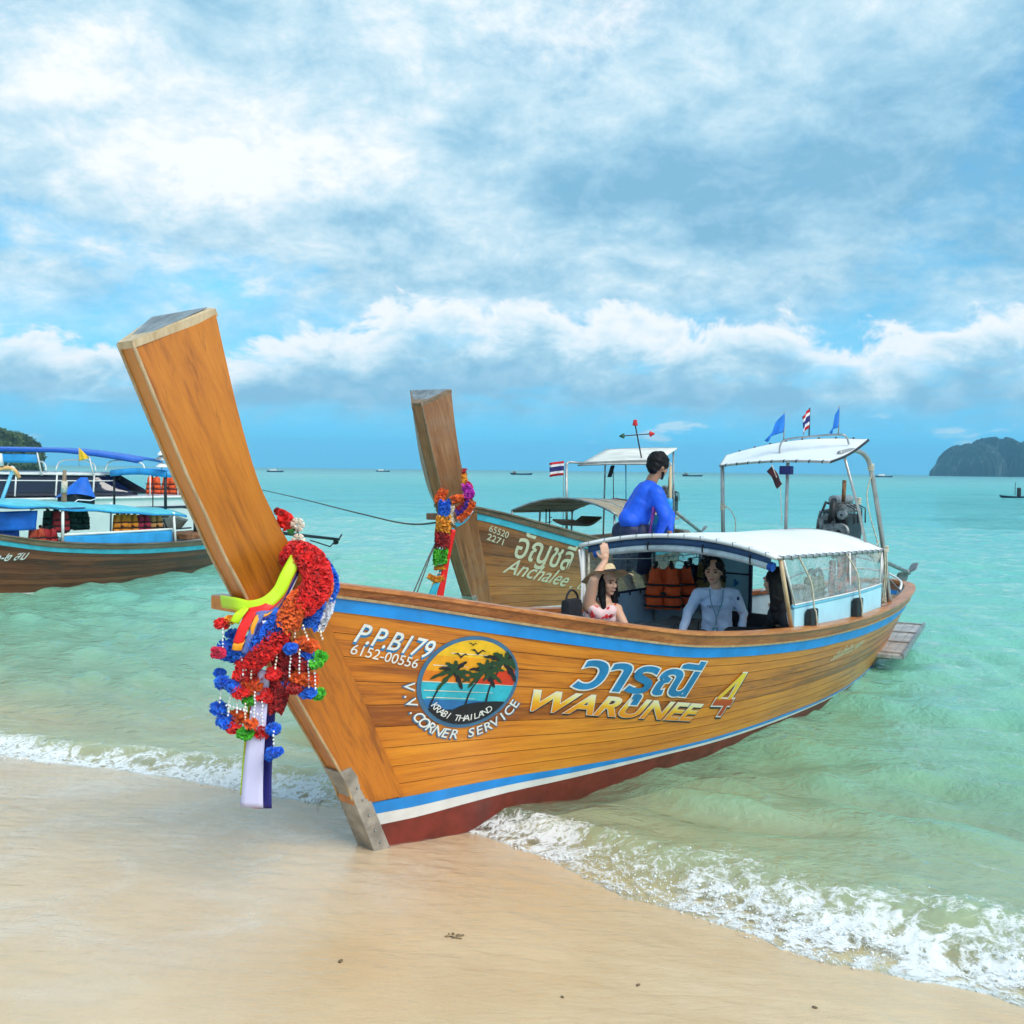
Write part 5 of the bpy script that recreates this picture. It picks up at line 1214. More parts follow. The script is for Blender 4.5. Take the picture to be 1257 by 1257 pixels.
def floral():
    m, g, p, out = base_mat('floral'); co = obj_co(g)
    v1 = g.new('ShaderNodeTexVoronoi'); v1.inputs['Scale'].default_value = 17.0; g.put(v1.inputs['Vector'], co)
    k = g.smooth(g.math('ADD', v1.outputs['Distance'], g.math('MULTIPLY', g.math('SUBTRACT', g.noise(co, 40., 2.), .5), .35)), .30, .36, 1.0, 0.0)
    k = g.math('MULTIPLY', k, g.smooth(v1.outputs['Color'], .05, .15))
    c = g.mix(k, (.80, .56, .56), (.68, .02, .03)); g.put(p.inputs['Base Color'], c); p.inputs['Roughness'].default_value = .75
floral()
def orient(f, u=V(0, 0, 1)):
    f = f.normalized(); r = f.cross(u).normalized(); u2 = r.cross(f); return Matrix((r, f, u2)).transposed()     # columns: right, forward, up
def head_caps(c, R_, k=1.0):
    P = lambda x, y, z: c + R_ @ V(x * k, y * k, z * k)
    return [('b', P(0, -.012, .022), (.074 * k, .092 * k, .090 * k), R_), ('b', P(0, .022, -.032), (.058 * k, .066 * k, .078 * k), R_), ('b', P(0, .058, -.088), (.026 * k, .022 * k, .020 * k), R_),
            (P(0, .084, .010), P(0, .100, -.028), .008 * k, .0135 * k), ('b', P(.0135, .092, -.032), .0095 * k), ('b', P(-.0135, .092, -.032), .0095 * k),
            ('b', P(.040, .058, -.025), (.022 * k, .022 * k, .024 * k), R_), ('b', P(-.040, .058, -.025), (.022 * k, .022 * k, .024 * k), R_), (P(-.036, .077, .026), P(.036, .077, .026), .014 * k, .014 * k),
            ('b', P(0, .083, -.060), (.022 * k, .011 * k, .010 * k), R_), ('b', P(.074, -.006, -.012), (.010 * k, .018 * k, .030 * k), R_), ('b', P(-.074, -.006, -.012), (.010 * k, .018 * k, .030 * k), R_)]
def face_bits(c, R_, par, base, k=1.0, smile=False):
    P = lambda x, y, z: c + R_ @ V(x * k, y * k, z * k) - base
    for sg in (1, -1):
        MB().ball(P(sg * .031, .0795, .002), (.0135 * k, .006 * k, .0062 * k), 10, 8, R_).build('eye', M['eye_dark'], par, True)
        MB().tube([P(sg * .014, .0915, .024), P(sg * .032, .092, .030), P(sg * .050, .078, .024)], .0042 * k, 6).build('eyebrow', M['black_hair'], par, True)
    MB().ball(P(0, .0905, -.0595), (.021 * k, .006 * k, .0062 * k), 12, 8, R_).build('lips', M['lip'], par, True)
    if smile: MB().ball(P(0, .0955, -.0585), (.0135 * k, .003 * k, .0026 * k), 10, 6, R_).build('teeth', M['eye_white'], par, True)
def hand_caps(w, d, pn, k=1.0, curl=.5, thumb=1):
    """palm and five fingers: w wrist, d finger direction, pn palm normal"""
    d = d.normalized(); s = d.cross(pn).normalized(); pn = s.cross(d).normalized(); out = [(w, w + d * .03 * k, .021 * k, .024 * k)]
    for i, (off, ln) in enumerate(((-.030, .066), (-.010, .078), (.010, .074), (.029, .056))):
        a = w + d * .075 * k + s * off * k; out.append((w + d * .022 * k + s * off * .6 * k, a, .0135 * k, .0105 * k))
        b = a + (d * (1 - curl * .25) + pn * curl * .55).normalized() * ln * .5 * k; c = b + (d * (1 - curl * .8) + pn * curl * 1.0).normalized() * ln * .5 * k
        out += [(a, b, .0095 * k, .0085 * k), (b, c, .0085 * k, .0070 * k)]
    a = w + d * .022 * k - s * .024 * thumb * k; b = a + (d * .6 - s * .75 * thumb + pn * .2).normalized() * .036 * k; c = b + (d * .85 - s * .35 * thumb + pn * .3).normalized() * .030 * k
    return out + [(a, b, .0125 * k, .0105 * k), (b, c, .0100 * k, .0080 * k)]
def seated_legs(pel, f, side, drop, ln=.42, r=.075):
    knees = []; out = []
    for sg in (1, -1):
        hip = pel + side * sg * .085; kn = hip + f * ln + side * sg * .03 + V(0, 0, .0); an = kn + V(0, 0, -drop) + f * .02; toe = an + f * .15 + V(0, 0, -.035)
        out.append([(hip, kn, r, r * .74), (kn, an, r * .68, r * .45), (an + V(0, 0, -.03), toe, .034, .026)])
    return out

def woman_waving():
    Y = 8.12; A = lambda x, y, dy=0.0: AT(x, y, Y + dy)
    pel = A(738, 792); base = V(pel.x, pel.y, .34); f = V(.62, -.78, 0).normalized(); sd = V(-f.y, f.x, 0)
    p = empty('person', base, 0, 'person in a straw hat and red floral top, one arm raised to the canopy edge', 'person')
    hc = A(745, 713.5); R_ = orient(V(.60, -.76, -.08)); neck = A(742, 739)
    shR, shL = A(722, 744, -.03), A(757, 748, -.02); chest = A(739, 757); waist = A(738, 775)
    el, wr = A(729, 712, -.10), A(743, 688, -.02)
    elL, wrL = A(768, 770, -.12), A(755, 788, -.26)
    caps = head_caps(hc, R_) + [(A(743, 728, .01), neck + V(0, 0, -.02), .044, .047), (shR, shL, .050, .050), (neck, chest, .062, .085), (A(728, 758), A(750, 758), .074, .074), (A(730, 775), A(747, 775), .072, .072), (A(728, 790), A(748, 790), .092, .092),
                                (shR, el, .056, .043), (el, wr, .041, .025), (shL, elL, .044, .036), (elL, wrL, .034, .023)]
    caps += hand_caps(wr, A(742, 674, -.02) - wr, V(-.2, .9, .1), 1.0, .35, -1) + hand_caps(wrL, V(.1, -.9, -.4), V(0, 0, -1), 1.0, .6)
    for lg in seated_legs(pel + V(0, 0, .02), f, sd, .40): caps += lg
    body = fuse(caps, .0068, 'body', 'skin_fair', p, base, 3)
    face_bits(hc, R_, body, base, 1.0, True)
    top = [(A(727, 757), A(751, 758), .083, .083), (A(729, 776), A(748, 776), .080, .080), (A(727, 790), A(749, 790), .100, .100), (A(727, 748, -.05), A(736, 754, -.06), .052, .058), (A(750, 750, -.06), A(742, 755, -.06), .052, .058)]
    fuse(top, .008, 'top', 'floral', p, base, 3, .006, .05)
    for a, b in (((722, 737), (729, 757)), ((755, 742), (750, 757))): MB().tube([A(*a, .0) - base + V(0, -.035, .01), A((a[0] + b[0]) / 2, (a[1] + b[1]) / 2, -.085) - base, A(*b, -.115) - base], .008, 6).build('strap', M['flag_red'], p, True)
    MB().tube(catmull([A(724, 741, -.06) - base, A(726, 756, -.10) - base, A(734, 762, -.125) - base, A(742, 757, -.13) - base], 5), .007, 6).build('trim', M['flag_red'], p, True)
    for lgs in seated_legs(pel + V(0, 0, .02), f, sd, .40): fuse([(lgs[0][0], lgs[0][1].lerp(lgs[0][0], .35), .092, .080)], .011, 'shorts', 'flag_navy', p, base, 3)
    hair = [('b', hc + R_ @ V(0, -.028, .034), (.084, .090, .088), R_)]
    for k, (dx, l_) in enumerate(((-.07, .24), (-.05, .27), (.055, .26), (.075, .22), (0, .25))):
        yy = .012 if dx else -.06
        a = hc + R_ @ V(dx, yy, -.0); b = hc + R_ @ V(dx * 1.12, yy + .015, -.11); c_ = hc + R_ @ V(dx * 1.0, yy + .05, -l_); hair += [(a, b, .030, .028), (b, c_, .028, .014)]
    fuse(hair, .008, 'hair', 'black_hair', p, base, 2, .006, .02)
    # broad straw hat, tipped back
    up_h = V(-.16, .22, 1).normalized(); Rh = orient(V(.55, -.8, .3), up_h); hcn = hc + V(-.004, .012, .058)
    def brim(u, v):
        a = u * 2 * math.pi; r = .082 + .135 * v; w = .020 * math.sin(2 * a + .6) * v * v + .010 * math.sin(5 * a) * v; dz = -.030 * v * v + w + (.02 * v * v if math.cos(a) > 0 else 0)
        return hcn + Rh @ V(r * math.cos(a) * .96, r * math.sin(a) * 1.08, dz) - base
    hb = MB(); hb.grid(lambda u, v: brim(u, v), 40, 8, True); hb.grid(lambda u, v: brim(u, 1 - v) - V(0, 0, .005), 40, 8, True)
    hat = hb.build('hat', M['straw'], p, True)
    T = Matrix.Translation(hcn - base) @ Rh.to_4x4()
    MB().lathe([(.086, -.004), (.085, .03), (.080, .058), (.066, .078), (.040, .083), (.012, .076)], 24, T).build('hat_crown', M['straw'], hat, True)
    MB().lathe([(.0875, .002), (.0885, .006), (.087, .026), (.0855, .028)], 24, T, False).build('hat_band', M['strap_black'], hat, True)

def woman_pale_shirt():
    Y = 8.55; A = lambda x, y, dy=0.0: AT(x, y, Y + dy)
    pel = A(880, 786, .05); base = V(pel.x, pel.y, .36); f = V(-.30, -.95, 0).normalized(); sd = V(-f.y, f.x, 0)
    p = empty('person', base, 0, 'person in a pale blue long-sleeved shirt with lanyard, leaning on straight arms', 'person')
    hc = A(876.5, 701); R_ = orient(V(-.42, -.90, -.06)); neck = A(879, 721)
    shR, shL = A(857, 730), A(901, 731); elR, wrR = A(845, 752, -.05), A(837, 776, -.12); elL, wrL = A(913, 754, -.03), A(909, 779, -.10)
    caps = head_caps(hc, R_) + [(A(878, 715, .01), neck, .045, .050), (shR, shL, .052, .052), (A(872, 745), A(888, 745), .074, .074), (A(873, 765), A(887, 765), .068, .068), (A(871, 784, .03), A(890, 784, .03), .085, .085),
                                (shR, elR, .050, .038), (elR, wrR, .036, .025), (shL, elL, .050, .038), (elL, wrL, .036, .025)]
    caps += hand_caps(wrR, V(-.15, -.5, -.8), V(0, -1, 0), 1.0, .2, -1) + hand_caps(wrL, V(.1, -.5, -.8), V(0, -1, 0), 1.0, .2)
    legs = seated_legs(pel + V(0, 0, .02), f, sd, .38)
    for lg in legs: caps += lg
    body = fuse(caps, .0072, 'body', 'skin_fair', p, base, 3); face_bits(hc, R_, body, base)
    sh = [(shR + V(0, 0, .004), shL + V(0, 0, .004), .060, .060), (neck + V(0, .015, -.015), A(879, 735), .055, .09), (A(871, 742), A(889, 742), .084, .084), (A(872, 764), A(888, 764), .078, .078), (A(870, 780, .02), A(891, 780, .02), .090, .090), (A(873, 740), A(874, 780), .078, .086), (A(887, 740), A(887, 780), .078, .086),
          (shR, elR, .054, .044), (elR, wrR.lerp(elR, .08), .042, .032), (shL, elL, .054, .044), (elL, wrL.lerp(elL, .08), .042, .032)]
    shirt = fuse(sh, .008, 'shirt', 'shirt_pale', p, base, 4, .013, .07)
    MB().tube(catmull([A(871, 724, -.06) - base, A(873, 740, -.118) - base, A(879, 757, -.128) - base, A(878.5, 768, -.13) - base], 5), .0045, 6).build('lanyard', M['lanyard'], p, True)
    MB().tube(catmull([A(888, 724, -.06) - base, A(886, 740, -.118) - base, A(880, 757, -.128) - base], 5), .0045, 6).build('lanyard', M['lanyard'], p, True)
    MB().bbox(A(878, 772, -.14) - base, (.05, .012, .03), .004).build('badge', M['lanyard'], p)
    MB().tube([A(878, 773, -.14) - base, A(873, 788, -.2) - base], .008, 6).build('cord', M['flag_white'], p, True)
    # small print across the chest, round patch on the sleeve
    for k in range(7): MB().box(A(868.5 + k * 2.9, 744 + (k % 2) * .5, -.100 + .0015 * (k - 3) ** 2) - base, (.010, .003, .014 + .006 * (k % 3))).build('shirt_print', M['print_grey'], shirt)
    MB().ball(A(905, 735, -.052) - base, (.020, .006, .022), 12, 8).build('sleeve_patch', M['flag_navy'], shirt, True)
    hair = [('b', hc + R_ @ V(0, -.030, .034), (.086, .092, .092), R_), ('b', hc + R_ @ V(.05, .035, .058), (.045, .045, .038), R_), ('b', hc + R_ @ V(-.05, .030, .058), (.042, .045, .038), R_)]
    for dx, l_ in ((-.078, .09), (.078, .11), (0.02, .14), (-.02, .14)):
        a = hc + R_ @ V(dx, -.015 if abs(dx) > .05 else -.085, 0); b = hc + R_ @ V(dx * 1.1, -.02 if abs(dx) > .05 else -.08, -l_); hair.append((a, b, .026, .014))
    fuse(hair, .008, 'hair', 'black_hair', p, base, 2, .007, .025)
    for lg in legs: fuse([(lg[0][0], lg[0][1], .098, .078), (lg[1][0], lg[1][1], .070, .055)], .011, 'trousers', 'black_cloth', p, base, 3)

def woman_black():
    Y = 8.05; A = lambda x, y, dy=0.0: AT(x, y, Y + dy)
    pel = A(958, 790); base = V(pel.x, pel.y, .36); f = V(-.85, .35, 0).normalized(); sd = V(-f.y, f.x, 0)
    p = empty('person', base, 0, 'person in black with long black hair, seated by the beige canopy post', 'person')
    hc = A(951, 714); R_ = orient(V(-.55, .83, -.05)); neck = A(955, 733)
    shR, shL = A(953, 747, .14), A(963, 748, -.13); elR, wrR = A(945, 770, .2), A(925, 785, .15); elL, wrL = A(966, 775, -.17), A(948, 792, -.18)
    caps = head_caps(hc, R_) + [(A(954, 730), neck, .045, .05), (shR, shL, .05, .05), (A(957, 758, .06), A(960, 758, -.06), .085, .085), (A(957, 790, .05), A(960, 790, -.05), .095, .095), (shR, elR, .048, .038), (elR, wrR, .036, .025), (shL, elL, .048, .038), (elL, wrL, .036, .025)]
    caps += hand_caps(wrR, V(-.8, 0, -.2), V(0, 0, -1)) + hand_caps(wrL, V(-.8, 0, -.2), V(0, 0, -1))
    legs = seated_legs(pel + V(0, 0, .02), f, sd, .38)
    for lg in legs: caps += lg
    body = fuse(caps, .008, 'body', 'skin_fair', p, base, 3); face_bits(hc, R_, body, base)
    fuse([(shR, shL, .060, .060), (A(957, 756, .06), A(960, 756, -.06), .096, .096), (A(957, 785, .05), A(960, 785, -.05), .106, .106), (shR, elR, .058, .046), (shL, elL, .058, .046), (elR, wrR, .044, .034), (elL, wrL, .044, .034)], .009, 'shirt', 'black_cloth', p, base, 2, .010, .05)
    hair = [('b', hc + R_ @ V(0, -.028, .030), (.088, .098, .096), R_)]
    for k in range(7):
        an = -1.2 + 2.4 * k / 6; a = hc + R_ @ V(.068 * math.sin(an) * 1.1, -.055 * math.cos(an) - .02, .0); b = hc + R_ @ V(.075 * math.sin(an) * 1.15, -.075 * math.cos(an) - .03, -.15); c_ = hc + R_ @ V(.07 * math.sin(an), -.085 * math.cos(an) - .02, -.33); hair += [(a, b, .034, .034), (b, c_, .034, .018)]
    fuse(hair, .009, 'hair', 'black_hair', p, base, 2, .007, .025)
    for lg in legs: fuse([(lg[0][0], lg[0][1], .098, .078), (lg[1][0], lg[1][1], .070, .055)], .012, 'trousers', 'black_cloth', p, base, 3)
    MB().tube(catmull([A(967, 752, -.20) - base, A(969, 765, -.21) - base, A(973, 776, -.2) - base], 4), .012, 6).build('bag_strap', M['flag_white'], p, True)

def man_blue():
    Y = 9.46; A = lambda x, y, dy=0.0: AT(x, y, Y + dy)
    feet = B1(4.30, -.95, .945); base = feet.copy()
    p = empty('person', base, 0, 'person in a blue long-sleeved top and dark shorts bending beyond the canopy', 'person')
    hc = A(808.5, 572); R_ = orient(V(.80, .52, -.32), V(.25, .1, 1)); neck = A(800, 590)
    shN, shF = A(806, 606, -.16), A(800, 602, .17); hipc = A(775, 648); chest = A(793, 614); mid = A(784, 630)
    elN, wrN = A(817, 634, -.20), A(808, 655, -.12); elF, wrF = A(822, 632, .22), A(822, 652, .15)
    ft = [base + D1 * .17 + N1 * .02, base - D1 * .12 + N1 * .0]
    kn = [A(788, 694, -.10), A(765, 696, .02)]
    caps = head_caps(hc, R_, 1.04) + [(A(804, 582), neck, .052, .058), (shN, shF, .056, .056), (A(794, 612, -.06), A(792, 612, .06), .078, .078), (A(785, 628, -.05), A(783, 628, .05), .080, .080), (A(775, 648, -.05), A(775, 648, .05), .095, .095),
                                      (shN, elN, .056, .043), (elN, wrN, .041, .028), (shF, elF, .056, .043), (elF, wrF, .041, .028)]
    caps += hand_caps(wrN, V(.1, .0, -1), V(1, 0, 0)) + hand_caps(wrF, V(.1, .0, -1), V(1, 0, 0))
    for k in (0, 1):
        hip = hipc + V(.09 if k == 0 else -.08, -.06 if k == 0 else .05, -.04); caps += [(hip, kn[k], .090, .060), (kn[k], ft[k] + V(0, 0, .09), .056, .036), (ft[k] + V(0, 0, .04), ft[k] + V(.10, .06, .028), .036, .026)]
    body = fuse(caps, .0085, 'body', 'skin_tan', p, base, 3); face_bits(hc, R_, body, base, 1.04)
    sh = [(shN, shF, .074, .074), (neck + V(-.02, 0, -.05), chest, .070, .12), (A(795, 605, -.05), A(780, 632, -.05), .110, .112), (A(792, 605, .05), A(776, 632, .05), .110, .112), (A(798, 616, -.03), A(787, 636, -.06), .080, .090), (A(774, 638, -.06), A(774, 638, .06), .116, .116), (shN, elN, .078, .060), (elN, wrN.lerp(elN, .1), .056, .042), (shN, A(797, 620, -.10), .07, .07), (shF, elF, .070, .056), (elF, wrF.lerp(elF, .1), .054, .042)]
    shirt = fuse(sh, .009, 'shirt', 'shirt_blue', p, base, 16, .012, .10)
    MB().sheet(lambda u, v: A(801 - 4 * v + 5 * u * (1 - v), 622 + 34 * v, -.205 + .03 * u) - base + V(0, 0, 0), 4, 10, .01).build('side_panel', M['side_purple'], shirt, True)
    hair = [('b', hc + R_ @ V(0, -.022, .042), (.100, .112, .100), R_), ('b', hc + R_ @ V(0, -.06, -.02), (.080, .06, .075), R_), ('b', hc + R_ @ V(.0, .05, .075), (.06, .04, .035), R_)]
    fuse(hair, .008, 'hair', 'black_hair', p, base, 2, .012, .03)
    fuse([(hc + R_ @ V(-.055, .03, -.06), hc + R_ @ V(0, .076, -.094), .018, .020), (hc + R_ @ V(.055, .03, -.06), hc + R_ @ V(0, .076, -.094), .018, .020)], .007, 'beard', 'black_hair', p, base, 2, .004, .02)
    sts = []
    for k in (0, 1):
        hip = hipc + V(.09 if k == 0 else -.08, -.06 if k == 0 else .05, -.04); sts.append((hip, kn[k], .108, .095))
    fuse(sts + [(A(774, 653, -.05), A(774, 653, .05), .118, .118)], .010, 'shorts', 'navy', p, base, 4, .006, .06)
woman_waving(); woman_pale_shirt(); woman_black(); man_blue()

# ------------------------------------------------------------------ garlands on the prows
GCOL = {'red': (.86, .014, .012), 'darkred': (.45, .008, .012), 'orange': (.92, .14, .010), 'blue': (.010, .17, .80), 'green': (.08, .52, .02), 'white': (.78, .78, .86), 'amber': (.90, .34, .01), 'magenta': (.50, .01, .42), 'pink': (.72, .02, .10), 'lime': (.55, .80, .01), 'navy': (.010, .010, .16), 'lavender': (.62, .60, .86), 'cyan': (.04, .42, .60), 'violet': (.09, .03, .45), 'steel': (.12, .16, .42), 'cream': (.86, .74, .60), 'leaf': (.02, .16, .03)}
for k, c in GCOL.items(): plain('petal_' + k, c, .75, .18, 26.0, sheen=.2); plain('ribbon_' + k, c, .5, .04, 5.0)
_rg = random.Random(21)
def ruffle(path, r, col, parent, name='ruffle', dens=5200, wid=.017, core=.62):
    pts = catmull(path, 10); mb = MB(); ln = [0]
    for a, b in zip(pts, pts[1:]): ln.append(ln[-1] + (b - a).length)
    rs = r if callable(r) else (lambda f: r); n = int(dens * ln[-1] * max(rs(.5), .02) / .05)
    mb.tube(pts, [max(rs(i / (len(pts) - 1)) * core, .004) for i in range(len(pts))], 8)
    for k in range(n):
        d = _rg.random() * ln[-1]; i = 0
        while i < len(ln) - 2 and ln[i + 1] < d: i += 1
        p = pts[i].lerp(pts[i + 1], (d - ln[i]) / max(ln[i + 1] - ln[i], 1e-6)); tg = (pts[i + 1] - pts[i]).normalized()
        q = V(_rg.gauss(0, 1), _rg.gauss(0, 1), _rg.gauss(0, 1)); rad = (q - tg * q.dot(tg)).normalized(); rr = rs(d / ln[-1])
        o = (rad + tg * _rg.uniform(-.5, .5)).normalized(); sd_ = o.cross(V(_rg.gauss(0, 1), _rg.gauss(0, 1), _rg.gauss(0, 1))).normalized(); w = wid * _rg.uniform(.6, 1.2)
        a = p + o * rr * .5; b = p + o * rr * _rg.uniform(.82, .98); c = p + o * rr * _rg.uniform(.98, 1.16) + rad.cross(sd_) * rr * _rg.uniform(-.2, .2)
        mb.add([a - sd_ * w * .25, a + sd_ * w * .25, b + sd_ * w * .5, b - sd_ * w * .5, c + sd_ * w * .6, c - sd_ * w * .6], [(0, 1, 2, 3), (3, 2, 4, 5)])
    o = mb.build(name, M['petal_' + col], parent); o['kind'] = 'stuff'; return o
def pompom(c, r, col, parent, squash=.8):
    mb = MB(); mb.ball(c, (r * .66, r * .66, r * .6 * squash), 10, 8)
    for k in range(90):
        d = V(_rg.gauss(0, 1), _rg.gauss(0, 1), _rg.gauss(0, 1)).normalized(); s_ = d.cross(V(_rg.gauss(0, 1), _rg.gauss(0, 1), _rg.gauss(0, 1))).normalized(); w = r * .30
        f = lambda q: V(q.x, q.y, q.z * squash); a = c + f(d * r * .55); b = c + f(d * r * _rg.uniform(.85, 1.02)); e = c + f(d * r * _rg.uniform(1.0, 1.2)) + s_ * r * .15
        mb.add([a - s_ * w * .4, a + s_ * w * .4, b + s_ * w, b - s_ * w, e + s_ * w * .9, e - s_ * w * .8], [(0, 1, 2, 3), (3, 2, 4, 5)])
    o = mb.build('pompom', M['petal_' + col], parent); o['kind'] = 'stuff'; return o
def beads(a, b, parent, r=.0062, step=.016):
    mb = MB(); n = max(int((b - a).length / step), 2)
    for k in range(n + 1): mb.ball(a.lerp(b, k / n) + V(_rg.uniform(-1, 1), 0, 0) * .002, (r * .85, r * .85, r * 1.35 if k % 2 else r * .9), 6, 5)
    o = mb.build('bead_string', M['petal_cream' if _rg.random() < .3 else 'flag_white'], parent, True); o['kind'] = 'stuff'; return o
def ribbon(path, w, col, parent, th=.003, wdir=None, name='ribbon'):
    pts = catmull(path, 6); n = len(pts); wd = wdir or V(0, 0, 1)
    def fn(u, v):
        x = u * (n - 1); i = min(int(x), n - 2); p = pts[i].lerp(pts[i + 1], x - i); t = (pts[i + 1] - pts[i]).normalized(); s_ = (wd - t * wd.dot(t)) if wdir else t.cross(V(0, 1, 0))
        s_ = s_.normalized() if s_.length > 1e-3 else V(1, 0, 0); ww = w(u) if callable(w) else w
        return p + s_ * (v - .5) * ww + t.cross(s_) * .004 * math.sin(u * 7 + v * 2.5)
    return MB().sheet(fn, max(n, 8), 5, th).build(name, M['ribbon_' + col], parent, True)

def garland_main():
    base = B1(-.72, .30, 1.30); g_ = empty('garland', base, 0, 'big ruffled red, orange and blue garland with pompom tassels round the orange prow', 'garland', 'prow garlands')
    A = lambda x, y, Y=4.66: AT(x, y, Y) - base; k = 4.66 / 1200
    far = lambda x, y, Y=5.05: AT(x, y, Y) - base
    R = lambda pts, px, col, **kw: ruffle([A(*p) for p in pts], px if callable(px) else px * k, col, g_, **kw)
    R([(352, 684, 4.95), (368, 682, 4.74), (384, 692, 4.66), (390, 712, 4.64), (383, 730, 4.62), (370, 742, 4.60)], 17, 'red')
    R([(360, 678, 4.90), (374, 680, 4.78), (386, 688, 4.72)], 11, 'darkred')
    R([(388, 690, 4.78), (398, 708, 4.74), (397, 726, 4.71), (388, 738, 4.68)], 10, 'orange')
    R([(396, 692, 4.86), (406, 708, 4.80), (407, 724, 4.77), (400, 738, 4.74)], 8.5, 'blue')
    R([(372, 732, 4.62), (362, 746, 4.58), (354, 760, 4.56), (351, 768, 4.56)], 14, 'orange')
    R([(391, 736, 4.70), (386, 752, 4.66), (380, 770, 4.64)], 9.5, 'blue')
    R([(404, 738, 4.74), (398, 754, 4.71), (389, 772, 4.69)], 8, 'white', dens=4200)
    R([(346, 758, 4.58), (330, 778, 4.56), (310, 793, 4.58), (290, 800, 4.62), (276, 797, 4.66)], 12.5, 'blue')
    R([(343, 776, 4.57), (326, 797, 4.56), (308, 812, 4.60), (302, 818, 4.62)], 14, 'red')
    R([(341, 790, 4.64), (349, 815, 4.64), (344, 845, 4.65), (338, 872, 4.66)], lambda f: (15 - 5 * f) * k, 'darkred')
    R([(345, 802, 4.60), (368, 812, 4.60), (380, 822, 4.62)], 8, 'darkred', dens=3500)
    # tassels
    PP = [(272, 766, 'red', 9), (283, 761, 'amber', 7), (285, 778, 'blue', 8), (268, 801, 'pink', 9), (281, 799, 'red', 9), (270, 826, 'blue', 7), (274, 838, 'blue', 10), (288, 843, 'blue', 10), (297, 830, 'red', 11), (308, 841, 'orange', 13), (296, 850, 'red', 10), (307, 859, 'green', 9), (326, 853, 'red', 12), (317, 834, 'red', 9),
          (268, 869, 'blue', 10), (277, 885, 'blue', 11), (292, 880, 'orange', 11), (287, 893, 'red', 9), (301, 900, 'green', 10), (322, 898, 'red', 11), (308, 888, 'orange', 8),
          (345, 785, 'red', 8), (350, 780, 'amber', 6), (357, 796, 'blue', 8.5), (371, 790, 'orange', 11), (381, 794, 'orange', 11), (379, 807, 'blue', 11), (393, 806, 'green', 9), (388, 815, 'green', 8),
          (335, 827, 'red', 10), (351, 836, 'blue', 10), (368, 832, 'orange', 11), (380, 834, 'orange', 11), (377, 849, 'blue', 10.5), (391, 852, 'green', 9), (362, 845, 'darkred', 9), (336, 895, 'blue', 9), (335, 924, 'blue', 8.5), (331, 929, 'blue', 6), (342, 922, 'blue', 6)]
    for x, y, c, r in PP: pompom(A(x, y, 4.60 + _rg.uniform(-.05, .05)), r * k, c, g_)
    for (x0, y0, x1, y1) in ((274, 772, 273, 795), (272, 842, 270, 862), (283, 845, 280, 878), (292, 852, 291, 874), (301, 864, 301, 893), (322, 862, 322, 890), (313, 850, 312, 880), (300, 812, 298, 828), (296, 806, 302, 822), (310, 815, 308, 832), (340, 798, 338, 820), (357, 800, 355, 830), (368, 798, 367, 826), (379, 812, 379, 843), (386, 812, 387, 845), (372, 768, 378, 785), (363, 765, 362, 782), (352, 768, 346, 782), (392, 772, 396, 784), (336, 898, 336, 918), (286, 868, 320, 878), (278, 866, 300, 872)):
        beads(A(x0, y0, 4.56), A(x1, y1, 4.56), g_)
    # ribbons: wound round the stem and knotted, tails flying, long ends hanging
    rb = empty('ribbon_bundle', base, 0, 'knot of lime, red, navy and lavender ribbons hanging from the orange prow', 'ribbons')
    for i, (col, off, w) in enumerate((('lime', 0, .060), ('red', 7, .040), ('steel', 11, .030), ('amber', 15, .022), ('navy', 19, .034), ('white', 24, .030))):
        o = off * .9; Y = 4.60 - .004 * i
        ribbon([A(364 - o * .05, 684 + o, 4.66), A(352, 706 + o * 1.02, 4.62), A(342, 726 + o, 4.60), A(326, 740 + o, 4.57 - .004 * i), A(306, 745 + o, 4.56), A(288, 741 + o * 1.3, 4.60), A(272, 738 + o * 1.0, 4.74)][:7 if i < 1 else 5], w, col, rb, wdir=None)
    for (x0, y0, x1, y1, w, col) in ((302, 746, 288, 764, .040, 'lime'), (310, 750, 292, 790, .046, 'red'), (322, 752, 300, 802, .028, 'steel'), (318, 754, 308, 782, .020, 'amber'), (326, 756, 312, 800, .034, 'navy'), (297, 785, 291, 798, .046, 'amber')):
        ribbon([A(x0, y0, 4.56), A((x0 + x1) / 2 - 2, (y0 + y1) / 2, 4.53), A(x1, y1, 4.54)], w, col, rb, wdir=V(1, 0, .25))
    ribbon([A(325, 822, 4.62), A(319, 860, 4.62), A(312, 930, 4.61), A(309, 991, 4.61)], lambda u: .055 + .055 * u, 'lavender', rb, wdir=V(1, 0, 0))
    ribbon([A(333, 828, 4.66), A(331, 880, 4.66), A(327, 940, 4.65), A(326, 992, 4.65)], lambda u: .045 + .015 * u, 'navy', rb, wdir=V(1, 0, 0))
    ribbon([A(312, 850, 4.68), A(306, 900, 4.68), A(301, 950, 4.68), A(299, 975, 4.68)], .022, 'red', rb, wdir=V(1, 0, 0)); ribbon([A(308, 860, 4.70), A(302, 910, 4.70), A(297, 976, 4.70)], .018, 'lime', rb, wdir=V(1, 0, 0)); ribbon([A(318, 930, 4.68), A(316, 992, 4.68)], .05, 'red', rb, wdir=V(1, 0, 0))
    # flowers tucked behind the prow
    fl = empty('flower_spray', base, 0, 'red bloom and two cream roses tucked behind the orange prow', 'flowers')
    pompom(A(351, 640, 5.0), 11 * k, 'red', fl, 1.0); pompom(A(346, 632, 5.0), 7 * k, 'red', fl, 1.0); pompom(A(341, 628, 5.02), 5 * k, 'darkred', fl, 1.0)
